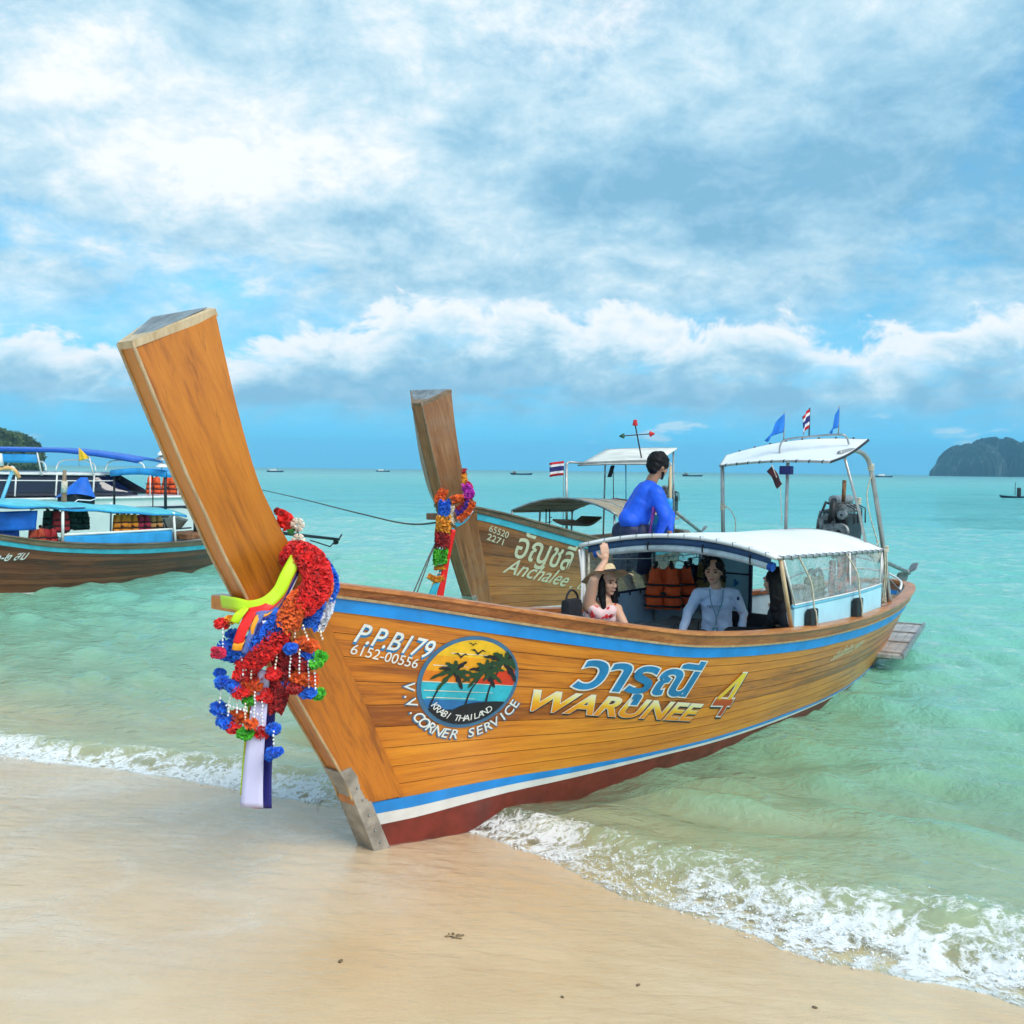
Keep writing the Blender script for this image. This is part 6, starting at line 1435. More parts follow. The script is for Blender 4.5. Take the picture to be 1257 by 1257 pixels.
    for (x, y, r) in ((366, 644, 9.5), (367, 663, 9)):
        c = A(x, y, 4.95); ro = MB()
        for ring, (n, rr, tilt) in enumerate(((3, .35, 1.3), (5, .62, .9), (6, 1.0, .45))):
            for q in range(n):
                an = 2 * math.pi * q / n + ring * .5
                def fn(u, v):
                    b_ = an + (u - .5) * 2.4 * 1.6 / n * 1.4; rad = r * k * rr * (.35 + .65 * v); return c + V(math.cos(b_) * rad, -.02 - r * k * (.55 * tilt * v - .2 * v * v) - .004 * ring * -1, math.sin(b_) * rad)
                ro.sheet(fn, 5, 4, .002)
        o = ro.build('rose', M['petal_cream'], fl, True); o['kind'] = 'stuff'
    MB().sheet(lambda u, v: A(352 + 11 * u, 650 + 9 * v * math.sin(math.pi * min(max(u, .03), .97)) - 2 * u, 4.93), 8, 4, .003).build('leaf', M['petal_leaf'], fl, True)
    MB().tube([A(366, 650, 4.97), A(360, 685, 4.90)], .006, 6).build('stalk', M['petal_leaf'], fl, True)
garland_main()

# ------------------------------------------------------------------ the second boat, moored behind
TH2 = math.radians(64.67); O2 = V(-0.407, 12.214, 0.10); K2 = 1.024
boat2 = empty('longtail_boat', O2, TH2, 'weathered brown wooden long-tail boat with turquoise sheer band and cream script lettering', 'boat', 'long-tail boats', K2)
def B2(s, t, z): return O2 + K2 * (V(math.cos(TH2), math.sin(TH2), 0) * s + V(math.sin(TH2), -math.cos(TH2), 0) * t + V(0, 0, z))
hull2 = make_hull(boat2, 'old_plank', 'old_prow', 'grey_wood', 'band_sky', 'white_paint', 'bottom_green', 'bottom_green', 'grey_wood', cap='grey_wood', far_side='white_paint')
def boat_two():
    b = boat2; h = hull2
    put_text(h, '65520', (-.33, 1.325), (.36, -.105), (.01, .072), 'letter_cream', .006, .006)
    put_text(h, '2271', (-.33, 1.225), (.30, -.088), (.01, .072), 'letter_cream', .006, .006)
    put_text(h, '\u0e2d\u0e31\u0e0d\u0e0a\u0e25\u0e35', (.22, .985), (1.22, -.27), (.05, .33), 'letter_cream', .006, .012)
    put_text(h, 'Anchalee . \u0e54', (.10, .80), (1.95, -.43), (.07, .17), 'letter_cream', .007, .010, shear=.25)
    # slatted awning
    fn = roof_patch(2.66, 5.1, .90, .80, 1.42, 1.36, .215, .20, -.15)
    aw = MB().sheet(fn, 12, 16, .012).build('awning', M['awning_tan'], b, True)
    for k in range(9): v = k / 8; MB().tube([fn(i / 11, v) + V(0, 0, -.012) for i in range(12)], .013, 6).build('awning_slat', M['pale_trim'], aw, True)
    for k in range(4): u = k / 3; MB().tube([fn(u, i / 15) + V(0, 0, .004) for i in range(16)], .017, 6).build('awning_hoop', M['galvanised'], aw, True)
    def post(a, c, r=.017, m='galvanised', nm='canopy_post'): return MB().tube([a, c], r, 8).build(nm, M[m], b, True)
    for s_, t_ in ((2.75, -.86), (2.55, .84), (3.8, -.86), (3.8, .86), (5.0, -.78), (5.0, .78)): post(L(s_, t_, 1.42), L(s_, t_ * 1.02, ZG(s_) - .04))
    MB().sheet(lambda u, v: L(3.0 + 1.2 * u, -.3 + .35 * v, 1.30 - .10 * math.sin(math.pi * u)), 10, 4, .03).build('hammock_net', M['grey_wood'], b, True)
    for k in range(4): post(L(3.3 + .07 * (k % 2), -.55 + .02 * k, 1.1 + .07 * k), L(3.55, -.55, 1.1 + .07 * k), .007, 'engine_dark', 'ladder_rung')
    for t_ in (-.58, -.52): post(L(3.40, t_, 1.45), L(3.40, t_, .95), .010, 'engine_dark', 'ladder_rail')
    # upper sun roof, its frame and the three-armed mast
    post(L(5.0, -.90, 2.16), L(5.0, -.88, .85), .024, 'steel_tube'); post(L(5.13, .90, 2.14), L(5.18, .90, .86), .026, 'pale_trim'); post(L(6.4, -.70, 2.40), L(6.4, -.72, .85)); post(L(6.4, .58, 2.42), L(6.4, .62, .85))
    MB().tube(catmull([L(5.0, -.90, 2.15), L(5.05, -.86, 2.19), L(5.15, -.6, 2.18), L(5.2, .3, 2.22), L(5.15, .85, 2.20), L(5.13, .90, 2.12)], 5), .020, 8).build('frame_hoop', M['steel_tube'], b, True)
    sf = lambda u, v: L(5.12 + 1.4 * u, -.74 + 1.36 * v, 2.135 + .30 * u + .05 * v * (1 - v) + .03 * v)
    sr = MB().sheet(sf, 8, 10, .02).build('sun_roof', M['awning_cream'], b, True)
    for u in (0, 1): MB().tube([sf(u, i / 9) for i in range(10)], .014, 6).build('edge_pipe', M['steel_tube'], sr, True)
    ms = MB().tube([L(5.6, .26, 2.22), L(5.55, .14, 2.85)], .012, 8).build('mast', M['engine_dark'], b, True)
    MB().tube([L(5.52, -.06, 2.655), L(5.58, .41, 2.69)], .009, 8).build('cross_arm', M['engine_dark'], ms, True)
    for p, d, mt in ((L(5.55, .14, 2.83), V(0, 0, 1), 'flag_red'), (L(5.585, .39, 2.688), V(.1, -1, .07), 'flag_red'), (L(5.515, -.04, 2.656), V(-.1, 1, -.07), 'bottom_green')):
        q = d.normalized().to_track_quat('Z', 'Y').to_matrix().to_4x4(); pr = [(.042, 0), (.048, .012), (.03, .10), (.026, .105)] if d.z > .5 else [(.038, 0), (.050, .015), (.008, .09)]
        MB().lathe(pr, 12, Matrix.Translation(p) @ q).build('navigation_lamp', M[mt], ms, True, 40)
    for (t_, s_) in ((-.16, 5.3), (.05, 5.35)): MB().tube([L(s_, t_, 2.17), L(s_ + .02, t_ + .01, 1.5)], .008 if t_ < 0 else .012, 6).build('hanging_cord', M['dark_rope' if t_ < 0 else 'blue_trim'], b, True)
    MB().sheet(lambda u, v: L(5.30, -.20 + .07 * u - .06 * v, 2.14 - .20 * v), 4, 8, .02).build('rolled_cloth', M['black_cloth'], b, True)
    e = empty('boat_engine', B2(7.1, .30, 1.45), TH2, 'tail engine on the stern of the weathered brown boat', 'engine', 'tail engines', K2)
    engine(e, lambda x, y, z: V(x, y, z)); prop(e, V(.3, 0, -.12), V(1.55, -.22, -.60), .03, .16); MB().tube([V(0, 0, -.25), V(0, 0, -.75)], .05, 10).build('pivot_post', M['steel_plate'], e, True)
    tp = empty('folded_tarp', B2(5.15, .82, 1.0), TH2, 'folded sky blue tarp leaning on the tan canopy pole', 'tarp')
    def tf(u, v): w = .34 * (1 - v) + .02; return V(.12 * u - .05 * v, -.02 - .10 * math.sin(u * 5), 0) + V(0, (u - .5) * w * 1.4 + .12 * (1 - v), .72 * v - .10)
    MB().sheet(tf, 12, 10, .012).build('tarp_upper', M['tarp_sky'], tp, True); MB().sheet(lambda u, v: tf(u, v * .45) + V(-.03, -.01, -.06), 12, 6, .012).build('tarp_lower', M['tarp_blue'], tp, True)
    flag(B2(5.0, -.95, 1.42), TH2 + math.radians(118), .82, 'flag_thai', .26, .25, 'striped flag on a short pole beside the tan slatted awning', droop=.12, pole_mat='galvanised', below=.5)
    bt = empty('rolled_bundle', B2(4.72, .25, 1.52), TH2, 'maroon and black bundle lashed at the end of the tan awning', 'bundle')
    MB().tube([V(-.02, .25, 0.02), V(0, .15, .0), V(0, -.1, -.03), V(.02, -.2, -.05)], [.05, .085, .08, .04], 12).build('roll', M['jacket_red_dark'], bt, True); MB().tube([V(0, .02, -.02), V(0, -.02, -.022)], .087, 12).build('strap', M['strap_black'], bt, True)
    # mooring line and garland
    mr = empty('mooring_rope', B2(-.98, .0, 1.45), 0, 'dark mooring lines running from the weathered prow down to the water', 'rope'); o = mr.location.copy()
    for dx in (0, .05): MB().tube([AT(548, 640, 11.0) - o, AT(527 + dx * 30, 682, 10.6) - o, AT(503 + dx * 100, 738, 10.1) - o, AT(497 + dx * 100, 752, 10.0) - o], .008, 6).build('line', M['dark_rope'], mr, True)
    MB().tube(catmull([AT(546, 640, 11.05) - o, AT(500, 643, 13) - o, AT(440, 630, 16) - o, AT(360, 610, 24) - o, AT(310, 599, 33) - o], 6), .012, 5).build('anchor_line', M['dark_rope'], mr, True)
    ba = B2(-.8, .15, 1.6); ga = empty('garland', ba, 0, 'long garland of blue, amber, red and green blooms on the weathered brown prow', 'garland', 'prow garlands'); k = 10.75 / 1200
    A = lambda x, y, Y=10.72: AT(x, y, Y) - ba; R = lambda pts, px, col, **kw: ruffle([A(*p) for p in pts], px * k, col, ga, wid=.035, dens=1500, **kw)
    R([(539, 616, 11.1), (541, 608, 11.15), (545, 603, 11.2)], 6, 'orange'); R([(555, 614), (563, 612), (569, 612)], 5, 'orange'); R([(546, 616), (546, 630)], 7.5, 'blue'); R([(572, 598, 10.9), (577, 606, 10.8), (571, 612, 10.74)], 5.5, 'magenta'); R([(573, 594, 10.95), (576, 599, 10.92)], 5, 'pink')
    R([(569, 583, 11.1), (571, 592, 11.0)], 3.5, 'amber'); R([(568, 579, 11.1), (572, 579, 11.1)], 4, 'darkred'); R([(545, 637), (544, 652)], 9, 'amber'); R([(543.5, 655), (543, 670)], 9, 'darkred'); R([(541, 675), (540, 691)], 8.5, 'green'); R([(533, 697), (545, 696)], 3, 'amber'); R([(526, 707), (535, 711), (544, 709)], 3.5, 'amber')
    R([(555, 621), (553, 634), (556, 642)], 3.2, 'cream'); R([(562, 626), (570, 620)], 4, 'darkred'); R([(560, 630), (572, 622), (575, 616)], 4, 'violet'); R([(564, 638), (574, 628), (580, 616)], 4.5, 'orange')
    ribbon([A(563, 641), A(572, 634), A(579, 626, 10.8)], .05, 'white', ga); ribbon([A(559, 645), A(568, 640), A(575, 633, 10.8)], .05, 'cyan', ga)
    ribbon([A(557, 650), A(550, 680), A(544, 712), A(539, 737)], lambda u: .05 + .03 * u, 'red', ga, wdir=V(1, 0, 0)); ribbon([A(556, 648), A(546, 690, 10.8), A(536, 716), A(528, 736)], lambda u: .03 + .06 * u, 'cyan', ga, wdir=V(1, 0, 0)); ribbon([A(534, 712), A(528, 728)], .025, 'amber', ga, wdir=V(1, 0, 0))
    for x in (535, 538, 541): beads(A(x, 699), A(x - 1, 708), ga, .010, .03)
plain('awning_tan', (.34, .27, .18), .7, .15, 4.0, bump=.1, grime=.15); plain('awning_cream', (.74, .72, .66), .6, .1, 4.0, grime=.12)
boat_two()

# ------------------------------------------------------------------ the dark boat moored at the left, half out of frame
TH3 = math.radians(67); O3 = V(-9.6, 15.2, -0.22)
boat3 = empty('longtail_boat', O3, TH3, 'dark brown long-tail boat with sky blue side cloth, moored before a white speedboat', 'boat', 'long-tail boats')
def B3(s, t, z): return O3 + V(math.cos(TH3), math.sin(TH3), 0) * s + V(math.sin(TH3), -math.cos(TH3), 0) * t + V(0, 0, z)
hull3 = make_hull(boat3, 'dark_plank', 'dark_plank', 'grey_wood', 'band_sky', 'white_paint', 'bottom_green', 'bottom_green', 'grey_wood', plate=False, cap='grey_wood')
def boat_three():
    b = boat3
    put_text(hull3, '\u0e51\u0e50-\u0e52 \u0e2a\u0e21', (1.15, .80), (.62, .0), (.06, .12), 'letter_white', .006, .012)
    fn = lambda u, v: (lambda s, t: L(s, t * .88, (1.80 - .078 * (s - 1.2)) - .05 + .12 * (1 - t * t) + .012 * math.sin(s * 6 + t * 2)))(1.0 + 4.5 * u, v * 2 - 1)
    rf = MB().sheet(fn, 22, 12, .03).build('canopy_roof', M['tarp_teal'], b, True)
    MB().sheet(lambda u, v: fn(u, 1) + V(0, -.012, -.030 * v - .012 * math.sin(u * 20) * v), 30, 3, .008).build('roof_hem', M['tarp_sky'], rf, True)
    MB().sheet(lambda u, v: fn(u * .42, 1) + V(0, .10 - .12 * v, .03 - .10 * v * (1 - u)), 16, 4, .012).build('dark_tarp', M['tarp_navy'], rf, True)
    for k in range(5): u = k / 4; MB().tube([fn(u, i / 11) - V(0, 0, .025) for i in range(12)], .016, 6).build('roof_rib', M['steel_tube'], rf, True)
    def post(a, c, r=.02, m='white_paint'): return MB().tube([a, c], r, 8).build('canopy_post', M[m], b, True)
    for s_ in (2.42, 5.15): post(L(s_, .86, 1.66 - .06 * (s_ - 2.4)), L(s_ + .02, T1(s_) - .05, ZG(s_) - .06), .026)
    for s_ in (1.2, 3.8, 5.2): post(L(s_, -.84, 1.65), L(s_, -.86, .9)); 
    post(L(6.5, .70, 1.4), L(6.5, .72, .86), .022, 'rust')
    # sky-blue side cloth with white top edge
    sc = MB().sheet(lambda u, v: (lambda s_: L(s_, T1(s_) - .055 + .006 * math.sin(u * 17), (ZG(s_) - .02) * (1 - v) + (1.18 - .03 * u) * v))(2.46 + 2.62 * u), 24, 5, .02).build('side_cloth', M['tarp_sky'], b, True)
    MB().tube([L(2.46 + 2.62 * u / 11, T1(2.46 + 2.62 * u / 11) - .05, 1.185 - .03 * u / 11) for u in range(12)], .024, 8).build('cloth_rail', M['white_paint'], sc, True)
    # deep blue tarp hung at the forward end
    MB().sheet(lambda u, v: L(.9 + 1.05 * u, T1(.9 + 1.05 * u) - .05 + .02 * math.sin(u * 11 + v * 3), 1.30 + .33 * v), 16, 8, .012).build('hung_tarp', M['tarp_blue'], b, True)
    MB().sheet(lambda u, v: L(.7 + 1.0 * u, T1(.7 + 1.0 * u) - .14, 1.10 + .22 * v), 8, 4, .02).build('lower_tarp', M['roll_blue'], b, True)
    # far gunwale clutter: seat board, engine frame
    MB().bbox(L(3.8, -.5, .98), (2.4, .5, .06), .02).build('bench', M['white_paint'], b)
    MB().bbox(L(6.6, 0, .92), (1.2, .9, .12), .02).build('stern_box', M['rust'], b)
    MB().sheet(lambda u, v: L(5.7 + .9 * u, -.35 + .2 * v + .1 * u, 1.05 + .5 * v * (1 - .6 * u)), 8, 6, .02).build('grey_cover', M['cover_grey'], b, True)
    MB().tube([L(5.4, .1, 1.38), L(5.62, .1, 1.42), L(5.8, .12, 1.38)], [.05, .085, .05], 12).build('tank', M['galvanised'], b, True)
    for (a, c) in ((L(5.5, .2, 1.4), L(5.55, .3, .9)), (L(5.7, .1, 1.3), L(5.9, .1, .9)), (L(5.6, .3, 1.1), L(6.3, .3, 1.1)), (L(6.0, .35, 1.55), L(6.4, .2, 1.50))): MB().tube([a, c], .018, 6).build('frame_bar', M['engine_dark'], b, True)
    # upper sun shade at the stern: dark posts, light blue top
    sf = lambda u, v: L(5.3 + 1.5 * u, -.95 + 1.5 * v, 2.30 + .05 * math.sin(math.pi * v))
    us = MB().sheet(sf, 6, 8, .03).build('sun_roof', M['tarp_sky'], b, True)
    MB().sheet(lambda u, v: sf(u, 1) + V(0, -.01, -.12 * v), 8, 3, .01).build('shade_hem', M['tarp_sky'], us, True)
    MB().sheet(lambda u, v: sf(0, u) + V(-.01, 0, -.12 * v), 8, 3, .01).build('shade_hem', M['tarp_sky'], us, True)
    for s_, t_, r in ((5.32, .5, .030), (5.35, -.9, .022), (6.7, .45, .02), (5.5, .0, .012)): post(L(s_, t_, 2.32), L(s_, t_, 1.42 if s_ < 6 else .9), r, 'engine_dark')
    e = empty('boat_engine', B3(7.0, .1, 1.02), TH3, 'engine and long tail shaft on the stern of the dark brown boat', 'engine', 'tail engines')
    MB().bbox(V(0, 0, .1), (.5, .3, .3), .04).build('engine_block', M['engine_dark'], e); MB().tube([V(0, 0, -.3), V(0, 0, 0)], .05, 8).build('pivot_post', M['steel_plate'], e, True)
    prop(e, V(.2, -.05, .08), V(4.2, -.70, -.45), .038, .17, 'engine_dark')
    MB().tube([V(3.2, -.55, -.42), V(3.9, -.66, -.62), V(4.15, -.70, -.45)], .018, 6).build('skeg', M['engine_dark'], e, True)
    JA = [(2.62, .60, 1.60, 'jacket_red', 'maroon life jacket hanging just aft of the deep blue tarp'), (2.05, .66, 1.32, 'jacket_red_orange', 'rust orange life jacket stacked below the deep blue tarp'), (2.35, .62, 1.30, 'jacket_red', 'maroon life jacket stacked against the white canopy post'),
          (2.85, .1, 1.60, 'jacket_green', 'dark green life jacket hanging next to the white canopy post'), (3.25, .1, 1.60, 'jacket_green', 'dark green life jacket in the middle of three dark green ones'), (3.55, .1, 1.58, 'jacket_green', 'dark green life jacket farthest from the white canopy post'),
          (3.95, .66, 1.50, 'jacket_amber', 'bright orange life jacket next to the maroon one above the sky blue cloth'), (4.22, .66, 1.49, 'jacket_amber', 'bright orange life jacket between an orange and a maroon one'), (4.55, .66, 1.48, 'jacket_pinkred', 'crimson life jacket between orange ones above the sky blue cloth'), (4.88, .66, 1.46, 'jacket_peach', 'pale orange life jacket beside the aft canopy post')]
    for (s_, t_, z_, mt, lb) in JA: life_jacket('j', B3(s_, t_, z_), TH3 - .1, mt, lb, 'life jackets on the dark boat', .80, hanger=False)
    cv = empty('covered_engine', B3(3.75, -.25, 1.66), TH3, 'blue covered engine standing on the teal canopy', 'engine cover')
    MB().bbox(V(0, 0, .10), (.50, .50, .32), .08).build('housing', M['black_rubber'], cv, True, 40)
    def cvf(u, v): a = u * 2 * math.pi; r = (.36 - .30 * v) * (1 + .10 * math.sin(3 * a)); return V(r * math.cos(a) + .10 * v, r * math.sin(a) - .10 * v, .16 + .36 * v + .05 * math.sin(2 * a) * (1 - v))
    MB().grid(cvf, 24, 8, True).build('cover', M['tarp_blue'], cv, True)
    MB().tube([V(-.3, -.1, -.05), V(-.24, -.3, .1), V(0, -.36, .08), V(.2, -.34, .12)], .012, 6).build('strap', M['flag_white'], cv, True)
    st = empty('fender_post', B3(3.05, .2, 1.62), TH3, 'tall weathered pole standing through the teal canopy', 'pole')
    MB().tube([V(0, 0, -.7), V(0, 0, .28), V(.02, 0, .70)], [.05, .05, .03], 10).build('pole', M['grey_wood'], st, True)
    MB().tube([V(0, 0, .28), V(.02, 0, .50)], .055, 10).build('wrap', M['rope'], st, True)
    sp = empty('boarding_post', B3(1.7, .2, 1.70), TH3, 'slanting pale blue pole beside the orange rolled sheet', 'pole'); MB().tube([V(0, 0, 0), V(.35, .1, .62)], .03, 8).build('pole', M['blue_trim'], sp, True); MB().tube([V(.3, .1, .6), V(.36, .1, .66)], .045, 8).build('collar', M['white_paint'], sp, True)
    ro = empty('rolled_sheet', B3(1.75, .1, 2.30), TH3, 'orange and cream rolled sheet tied to a rail above the teal canopy', 'sheet')
    MB().tube(catmull([V(-.9, .1, .04), V(-.3, .0, -.02), V(.15, .0, .05), V(.32, -.02, .0), V(.40, -.03, -.12)], 6), .038, 10).build('roll', M['sheet_orange'], ro, True)
    MB().tube([V(-1.5, .12, .10), V(.1, .0, .10)], .022, 8).build('rail', M['white_paint'], ro, True)
    for x in (-.45, .05): MB().tube([V(x, 0, .08), V(x, 0, .30)], [.06, .03], 8).build('knot', M['white_paint'], ro, True)
    flag(B3(1.25, .1, 2.42), math.radians(180), .34, 'flag_thai', .26, .18, 'striped flag flying above the orange rolled sheet', droop=-.55)
    um = empty('spirit_umbrella', B3(5.2, .52, 2.32), TH3, 'small tiered white and silver parasol ornament on the dark boat', 'ornament')
    MB().tube([V(0, 0, 0), V(0, 0, .46)], .010, 6).build('stick', M['galvanised'], um, True)
    for z, r in ((.10, .12), (.24, .13), (.34, .09)): MB().lathe([(r, z - .03), (r * .92, z), (r * .4, z + .05), (.01, z + .07)], 14, None, False).build('tier', M['flag_white' if z != .24 else 'galvanised'], um, True)
plain('cover_grey', (.30, .38, .36), .7, .15, 4.0, bump=.2); plain('jacket_red_orange', (.50, .07, .03), .75, .14, 9.0, bump=.2); plain('jacket_pinkred', (.52, .03, .08), .75, .12, 9.0, bump=.2); plain('jacket_peach', (.86, .38, .12), .75, .12, 9.0, bump=.2); plain('sheet_orange', (.86, .42, .16), .7, .3, 5.0, bump=.2)
boat_three()

# ------------------------------------------------------------------ white speedboat beyond
def speedboat():
    X0, Yb = -16.2, 27.0; b = empty('speedboat', (X0, Yb, 0), math.radians(3), 'white speedboat with smoked cabin windows and a deep blue top', 'boat')
    # local x = towards the bow (right), y = far side
    LEN = 8.6
    def half(f): return 1.25 * (1 - max(f - .45, 0) ** 2.2 * 2.9) if f < .98 else .12
    def side(f, v, sg):
        w = max(half(min(f, .985)), .05); zt = 1.20 + .22 * f; z = -.25 + (zt + .25) * v; flare = .62 + .38 * v ** .6
        return V(f * LEN + .55 * v * f, sg * w * flare, z)
    for sg in (-1, 1): MB().grid(lambda u, v: side(u, v * (1 if sg < 0 else 1), sg) if sg < 0 else side(1 - u, v, sg), 30, 10).build('hull_side', M['gelcoat'], b, True)
    MB().grid(lambda u, v: side(u, 1, -1).lerp(side(u, 1, 1), v) + V(0, 0, .05 * math.sin(math.pi * v)), 30, 8).build('deck', M['gelcoat'], b, True)
    MB().add([side(0, 0, -1), side(0, 0, 1), side(0, 1, 1), side(0, 1, -1)], [(0, 3, 2, 1)]).build('transom', M['gelcoat'], b)
    MB().tube([side(i / 29, 1, -1) + V(0, -.02, -.01) for i in range(30)], .035, 8).build('rub_rail', M['white_paint'], b, True)
    MB().sheet(lambda u, v: side(.62 + .37 * u, .80 + .035 * v + .02 * u, -1) + V(0, -.012, 0), 16, 3, .01).build('hull_stripe', M['navy'], b, True)
    vs, fs = text_tris('-30 2', .01, .3)
    MB().add([V(6.95 + v.x * .24, side(.84, .63, -1).y - .03 - (v.x * .24 - .3) * -.06, .80 + v.y * .24) for v in vs], fs).build('lettering', M['shadow_blue'], b)
    tri = MB().add([V(4.35, side(.5, .9, -1).y - .03, 1.12), V(4.62, side(.53, .9, -1).y - .03, 1.12), V(4.48, side(.52, .9, -1).y - .03, 1.27)], [(0, 1, 2)]).build('hull_mark', M['shadow_blue'], b)
    MB().bbox(V(6.75, side(.78, .82, -1).y - .02, 1.20), (.34, .05, .10), .02).build('air_vent', M['galvanised'], b)
    # cabin with wrap-round smoked glass
    def cab(u, v, sg): x = .6 + 5.35 * u - .9 * v * max(u - .82, 0) / .18 * 1.0; w = .98 * (1 - .75 * max(u - .72, 0) ** 1.6 * 4.0); w = max(w, .10); return V(x, sg * w * (1 - .10 * v), 1.30 + .10 * u + v * (.62 - .10 * u))
    for sg in (-1, 1): MB().sheet((lambda u, v: cab(u, v, -1)) if sg < 0 else (lambda u, v: cab(1 - u, v, 1)), 24, 5, .03).build('cabin_window', M['smoked_glass'], b, True)
    MB().sheet(lambda u, v: cab(u, 1, -1).lerp(cab(u, 1, 1), v) + V(0, 0, .04 + .03 * math.sin(math.pi * v)), 24, 6, .05).build('cabin_roof', M['gelcoat'], b, True)
    MB().tube([cab(i / 23, 1, -1) + V(0, -.03, .02) for i in range(24)], .03, 8).build('roof_moulding', M['white_paint'], b, True)
    MB().tube([cab(i / 23, .72, -1) + V(0, -.03, 0) for i in range(24)], .018, 6).build('hand_rail', M['white_paint'], b, True)
    for u in (.18, .42, .62, .80): MB().tube([cab(u, 0, -1) + V(0, -.03, 0), cab(u, 1, -1) + V(0, -.03, .03)], .024, 6).build('window_mullion', M['white_paint'], b, True)
    # raised blue top with rolled edge, on a light frame
    tf = lambda u, v: V(.2 + 5.9 * u, -1.05 + 2.1 * v, 2.58 - .02 * u - .50 * max(u - .62, 0) ** 1.5 * 2.2 + .08 * math.sin(math.pi * v))
    tp = MB().sheet(tf, 24, 8, .05).build('blue_top', M['tarp_blue'], b, True)
    MB().tube([tf(i / 23, 0) for i in range(24)], .050, 10).build('rolled_edge', M['roll_blue'], tp, True)
    MB().sheet(lambda u, v: tf(u * .55, 0) + V(0, .03, -.10 - .24 * v), 12, 4, .012).build('side_drop', M['tarp_sky'], tp, True)
    for u in (.05, .3, .55, .78): MB().tube([tf(u, 0), V(tf(u, 0).x + .1, -.98, 1.9)], .022, 6).build('top_strut', M['white_paint'], b, True)
    for k in range(3):
        x = 2.6 + k * 1.3; MB().tube(catmull([V(x, -.95, 2.05), V(x + .1, -.9, 2.28), V(x + .5, -.9, 2.33), V(x + .95, -.9, 2.25), V(x + 1.05, -.95, 2.03)], 5), .02, 6).build('grab_rail', M['white_paint'], b, True)
    for k in range(4): MB().tube([V(6.4 + .7 * k, side((6.4 + .7 * k) / 9.1, 1, -1).y * .93, 1.38), V(6.4 + .7 * k, side((6.4 + .7 * k) / 9.1, 1, -1).y * .93, 1.98)], .016, 6).build('stanchion', M['white_paint'], b, True)
    MB().tube([V(6.4 + .35 * k, side((6.4 + .35 * k) / 9.1, 1, -1).y * .93, 1.98) for k in range(7)], .016, 6).build('bow_rail', M['white_paint'], b, True)
    for k in range(4):
        life_jacket('q', (X0 + 6.35 + .42 * k, Yb - .15, 1.90), .0, 'jacket_orange', ['orange life jacket on the speedboat foredeck, beside the cabin glass', 'orange life jacket on the speedboat foredeck, second from the cabin glass', 'orange life jacket on the speedboat foredeck, third from the cabin glass', 'orange life jacket on the speedboat foredeck, fourth from the cabin glass'][k], 'life jackets on the foredeck', 1.0, hanger=False)
    fl = flag((-10.9, 24.6, 2.15), math.radians(20), .50, 'flag_yellow', .24, .34, 'yellow pennant in front of the blue speedboat top', True, droop=.15)
    return b
speedboat()

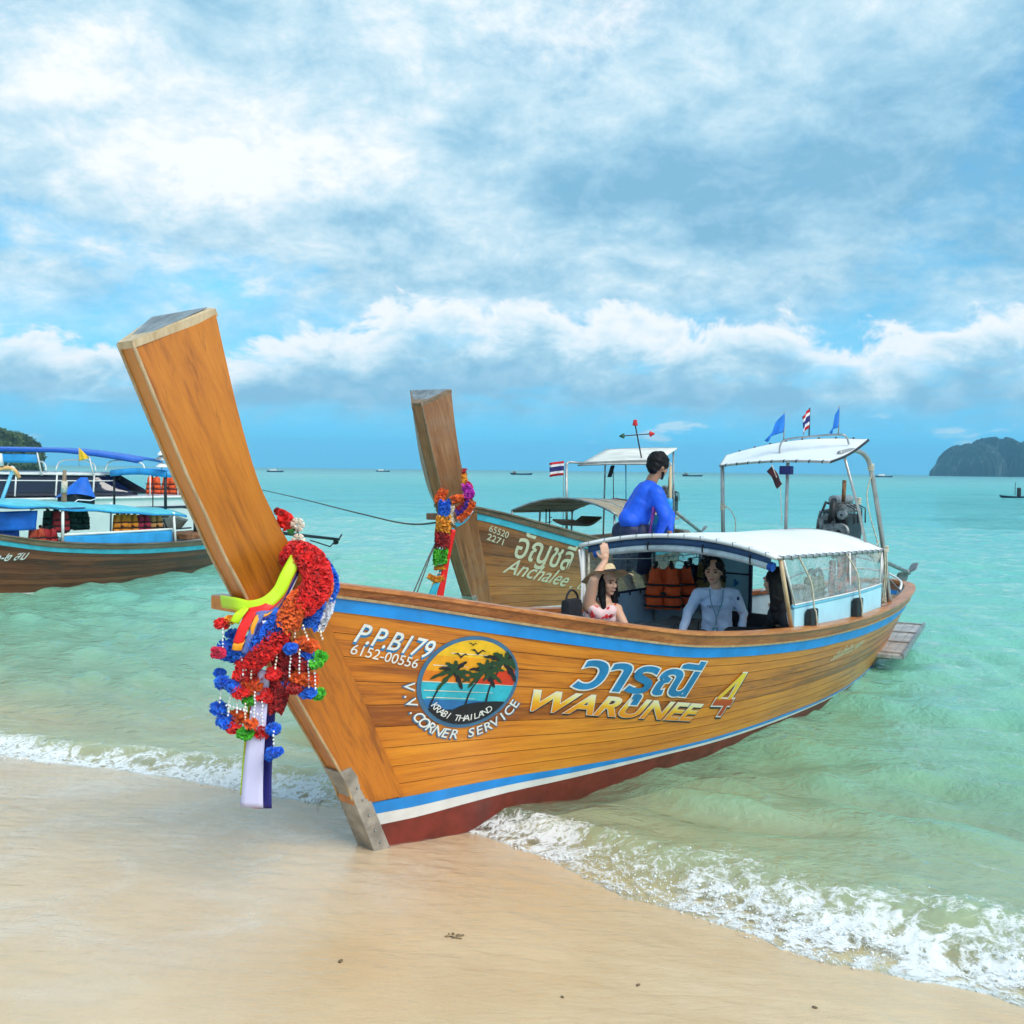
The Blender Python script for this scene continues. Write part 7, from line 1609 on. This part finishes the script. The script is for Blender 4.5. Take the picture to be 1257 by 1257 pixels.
# ------------------------------------------------------------------ tiny boats along the horizon
def far_boats():
    spots = [(640, 420, 10, 'long low cargo boat on the horizon between the two prows', 'hull'), (338, 420, 8, 'small boat with cabin on the horizon beside the orange prow', 'cabin'), (850, 450, 10, 'low boat on the horizon right of the bending person', 'hull'), (1251, 96, 3.6, 'small open boat off the karst island', 'open'), (470, 600, 9, 'distant boat speck on the horizon between garlands', 'cabin'), (1085, 640, 12, 'distant boat speck on the horizon beyond the engine', 'cabin')]
    for x, Y, ln, lb, kd in spots:
        p = AT(x, 577, Y); b = empty('distant_boat', (p.x, Y, 0), random.uniform(-.2, .2), lb, 'boat', 'boats on the horizon'); h = ln * .07
        MB().grid(lambda u, v: V((u - .5) * ln * (.86 + .14 * v), (math.sin(math.pi * min(max(u, .02), .98)) ** .5) * ln * .10 * (1 if v < 2 else 1) * (-1 if v < .5 else -1) * (.6 + .4 * v), -.1 + h * v + .4 * h * (2 * u - 1) ** 2 * v), 14, 4).build('hull', M['navy'], b, True)
        MB().grid(lambda u, v: V((u - .5) * ln, (v - .5) * ln * .2 * math.sin(math.pi * min(max(u, .02), .98)) ** .5, h + .4 * h * (2 * u - 1) ** 2 - .05), 14, 3).build('deck', M['grey_wood'], b, True)
        if kd == 'cabin': MB().bbox(V(-.12 * ln, 0, h * 1.7), (ln * .35, ln * .12, h * 1.5), .05).build('cabin', M['white_paint'], b); MB().tube([V(.1 * ln, 0, h), V(.1 * ln, 0, h * 4)], .05, 6).build('mast', M['engine_dark'], b)
        if kd == 'open': MB().bbox(V(.05, 0, h * 2.2), (.35, .3, .9), .1).build('engine', M['engine_dark'], b); MB().tube([V(-.3, 0, h), V(-.3, 0, 1.5)], .03, 6).build('pole', M['engine_dark'], b)
        if kd == 'hull': MB().bbox(V(-.3 * ln, 0, h * 1.5), (ln * .14, ln * .12, h * 1.2), .05).build('wheelhouse', M['grey_wood'], b)
far_boats()
# a clump of weed and a few shell specks left on the sand
def shore_bits():
    for i, (x, y, r) in enumerate(((559, 1163, .05), (418, 1207, .016), (1000, 1245, .012), (783, 1222, .012), (690, 1246, .010))):
        Y = 2640.0 / (y - 576) * .97; p = AT(x, y, Y); z = float(sand_z(np.array([p.x]), np.array([p.y]))[0])
        lb = ['loose brown clump of weed on the bare wet sand', 'dark shell fragment on the sheeny wet sand by the prow', 'small shell fragment below the breaking wave', 'small shell fragment on bare sand under the boat lettering', 'tiny shell fragment lowest on the bare sand'][i]
        e = empty('beach_debris', (p.x, p.y, z), i * 1.3, lb, 'debris', 'bits washed up on the sand')
        for k in range(22 if i == 0 else 1):
            a = random.uniform(0, 6.28); q = r * random.uniform(.1, .9) if i == 0 else 0
            MB().ball(V(q * math.cos(a), q * math.sin(a) * .7, .004), (r * random.uniform(.08, .26), r * random.uniform(.05, .12), r * .08) if i == 0 else (r, r * .6, r * .35), 8, 6).build('strand' if i == 0 else 'shell', M['weed'], e, True)
plain('weed', (.22, .15, .08), .8, .4, 60.0)
shore_bits()

# ------------------------------------------------------------------ sea air: one closed box of thin haze round everything
def haze():
    m = bpy.data.materials.new('haze'); m.use_nodes = True; m.node_tree.nodes.clear(); g = NT(m.node_tree)
    out = g.new('ShaderNodeOutputMaterial'); v = g.new('ShaderNodeVolumePrincipled'); v.inputs['Color'].default_value = (.30, .70, 1.0, 1); v.inputs['Density'].default_value = .00032; v.inputs['Anisotropy'].default_value = 0.0
    g.l.new(v.outputs[0], out.inputs['Volume'])
    o = MB().box(V(0, 1490, 37), (6800, 3200, 84)).build('haze', m); tag(o, 'thin blue sea haze over the whole bay', 'haze', kind='stuff')
haze()
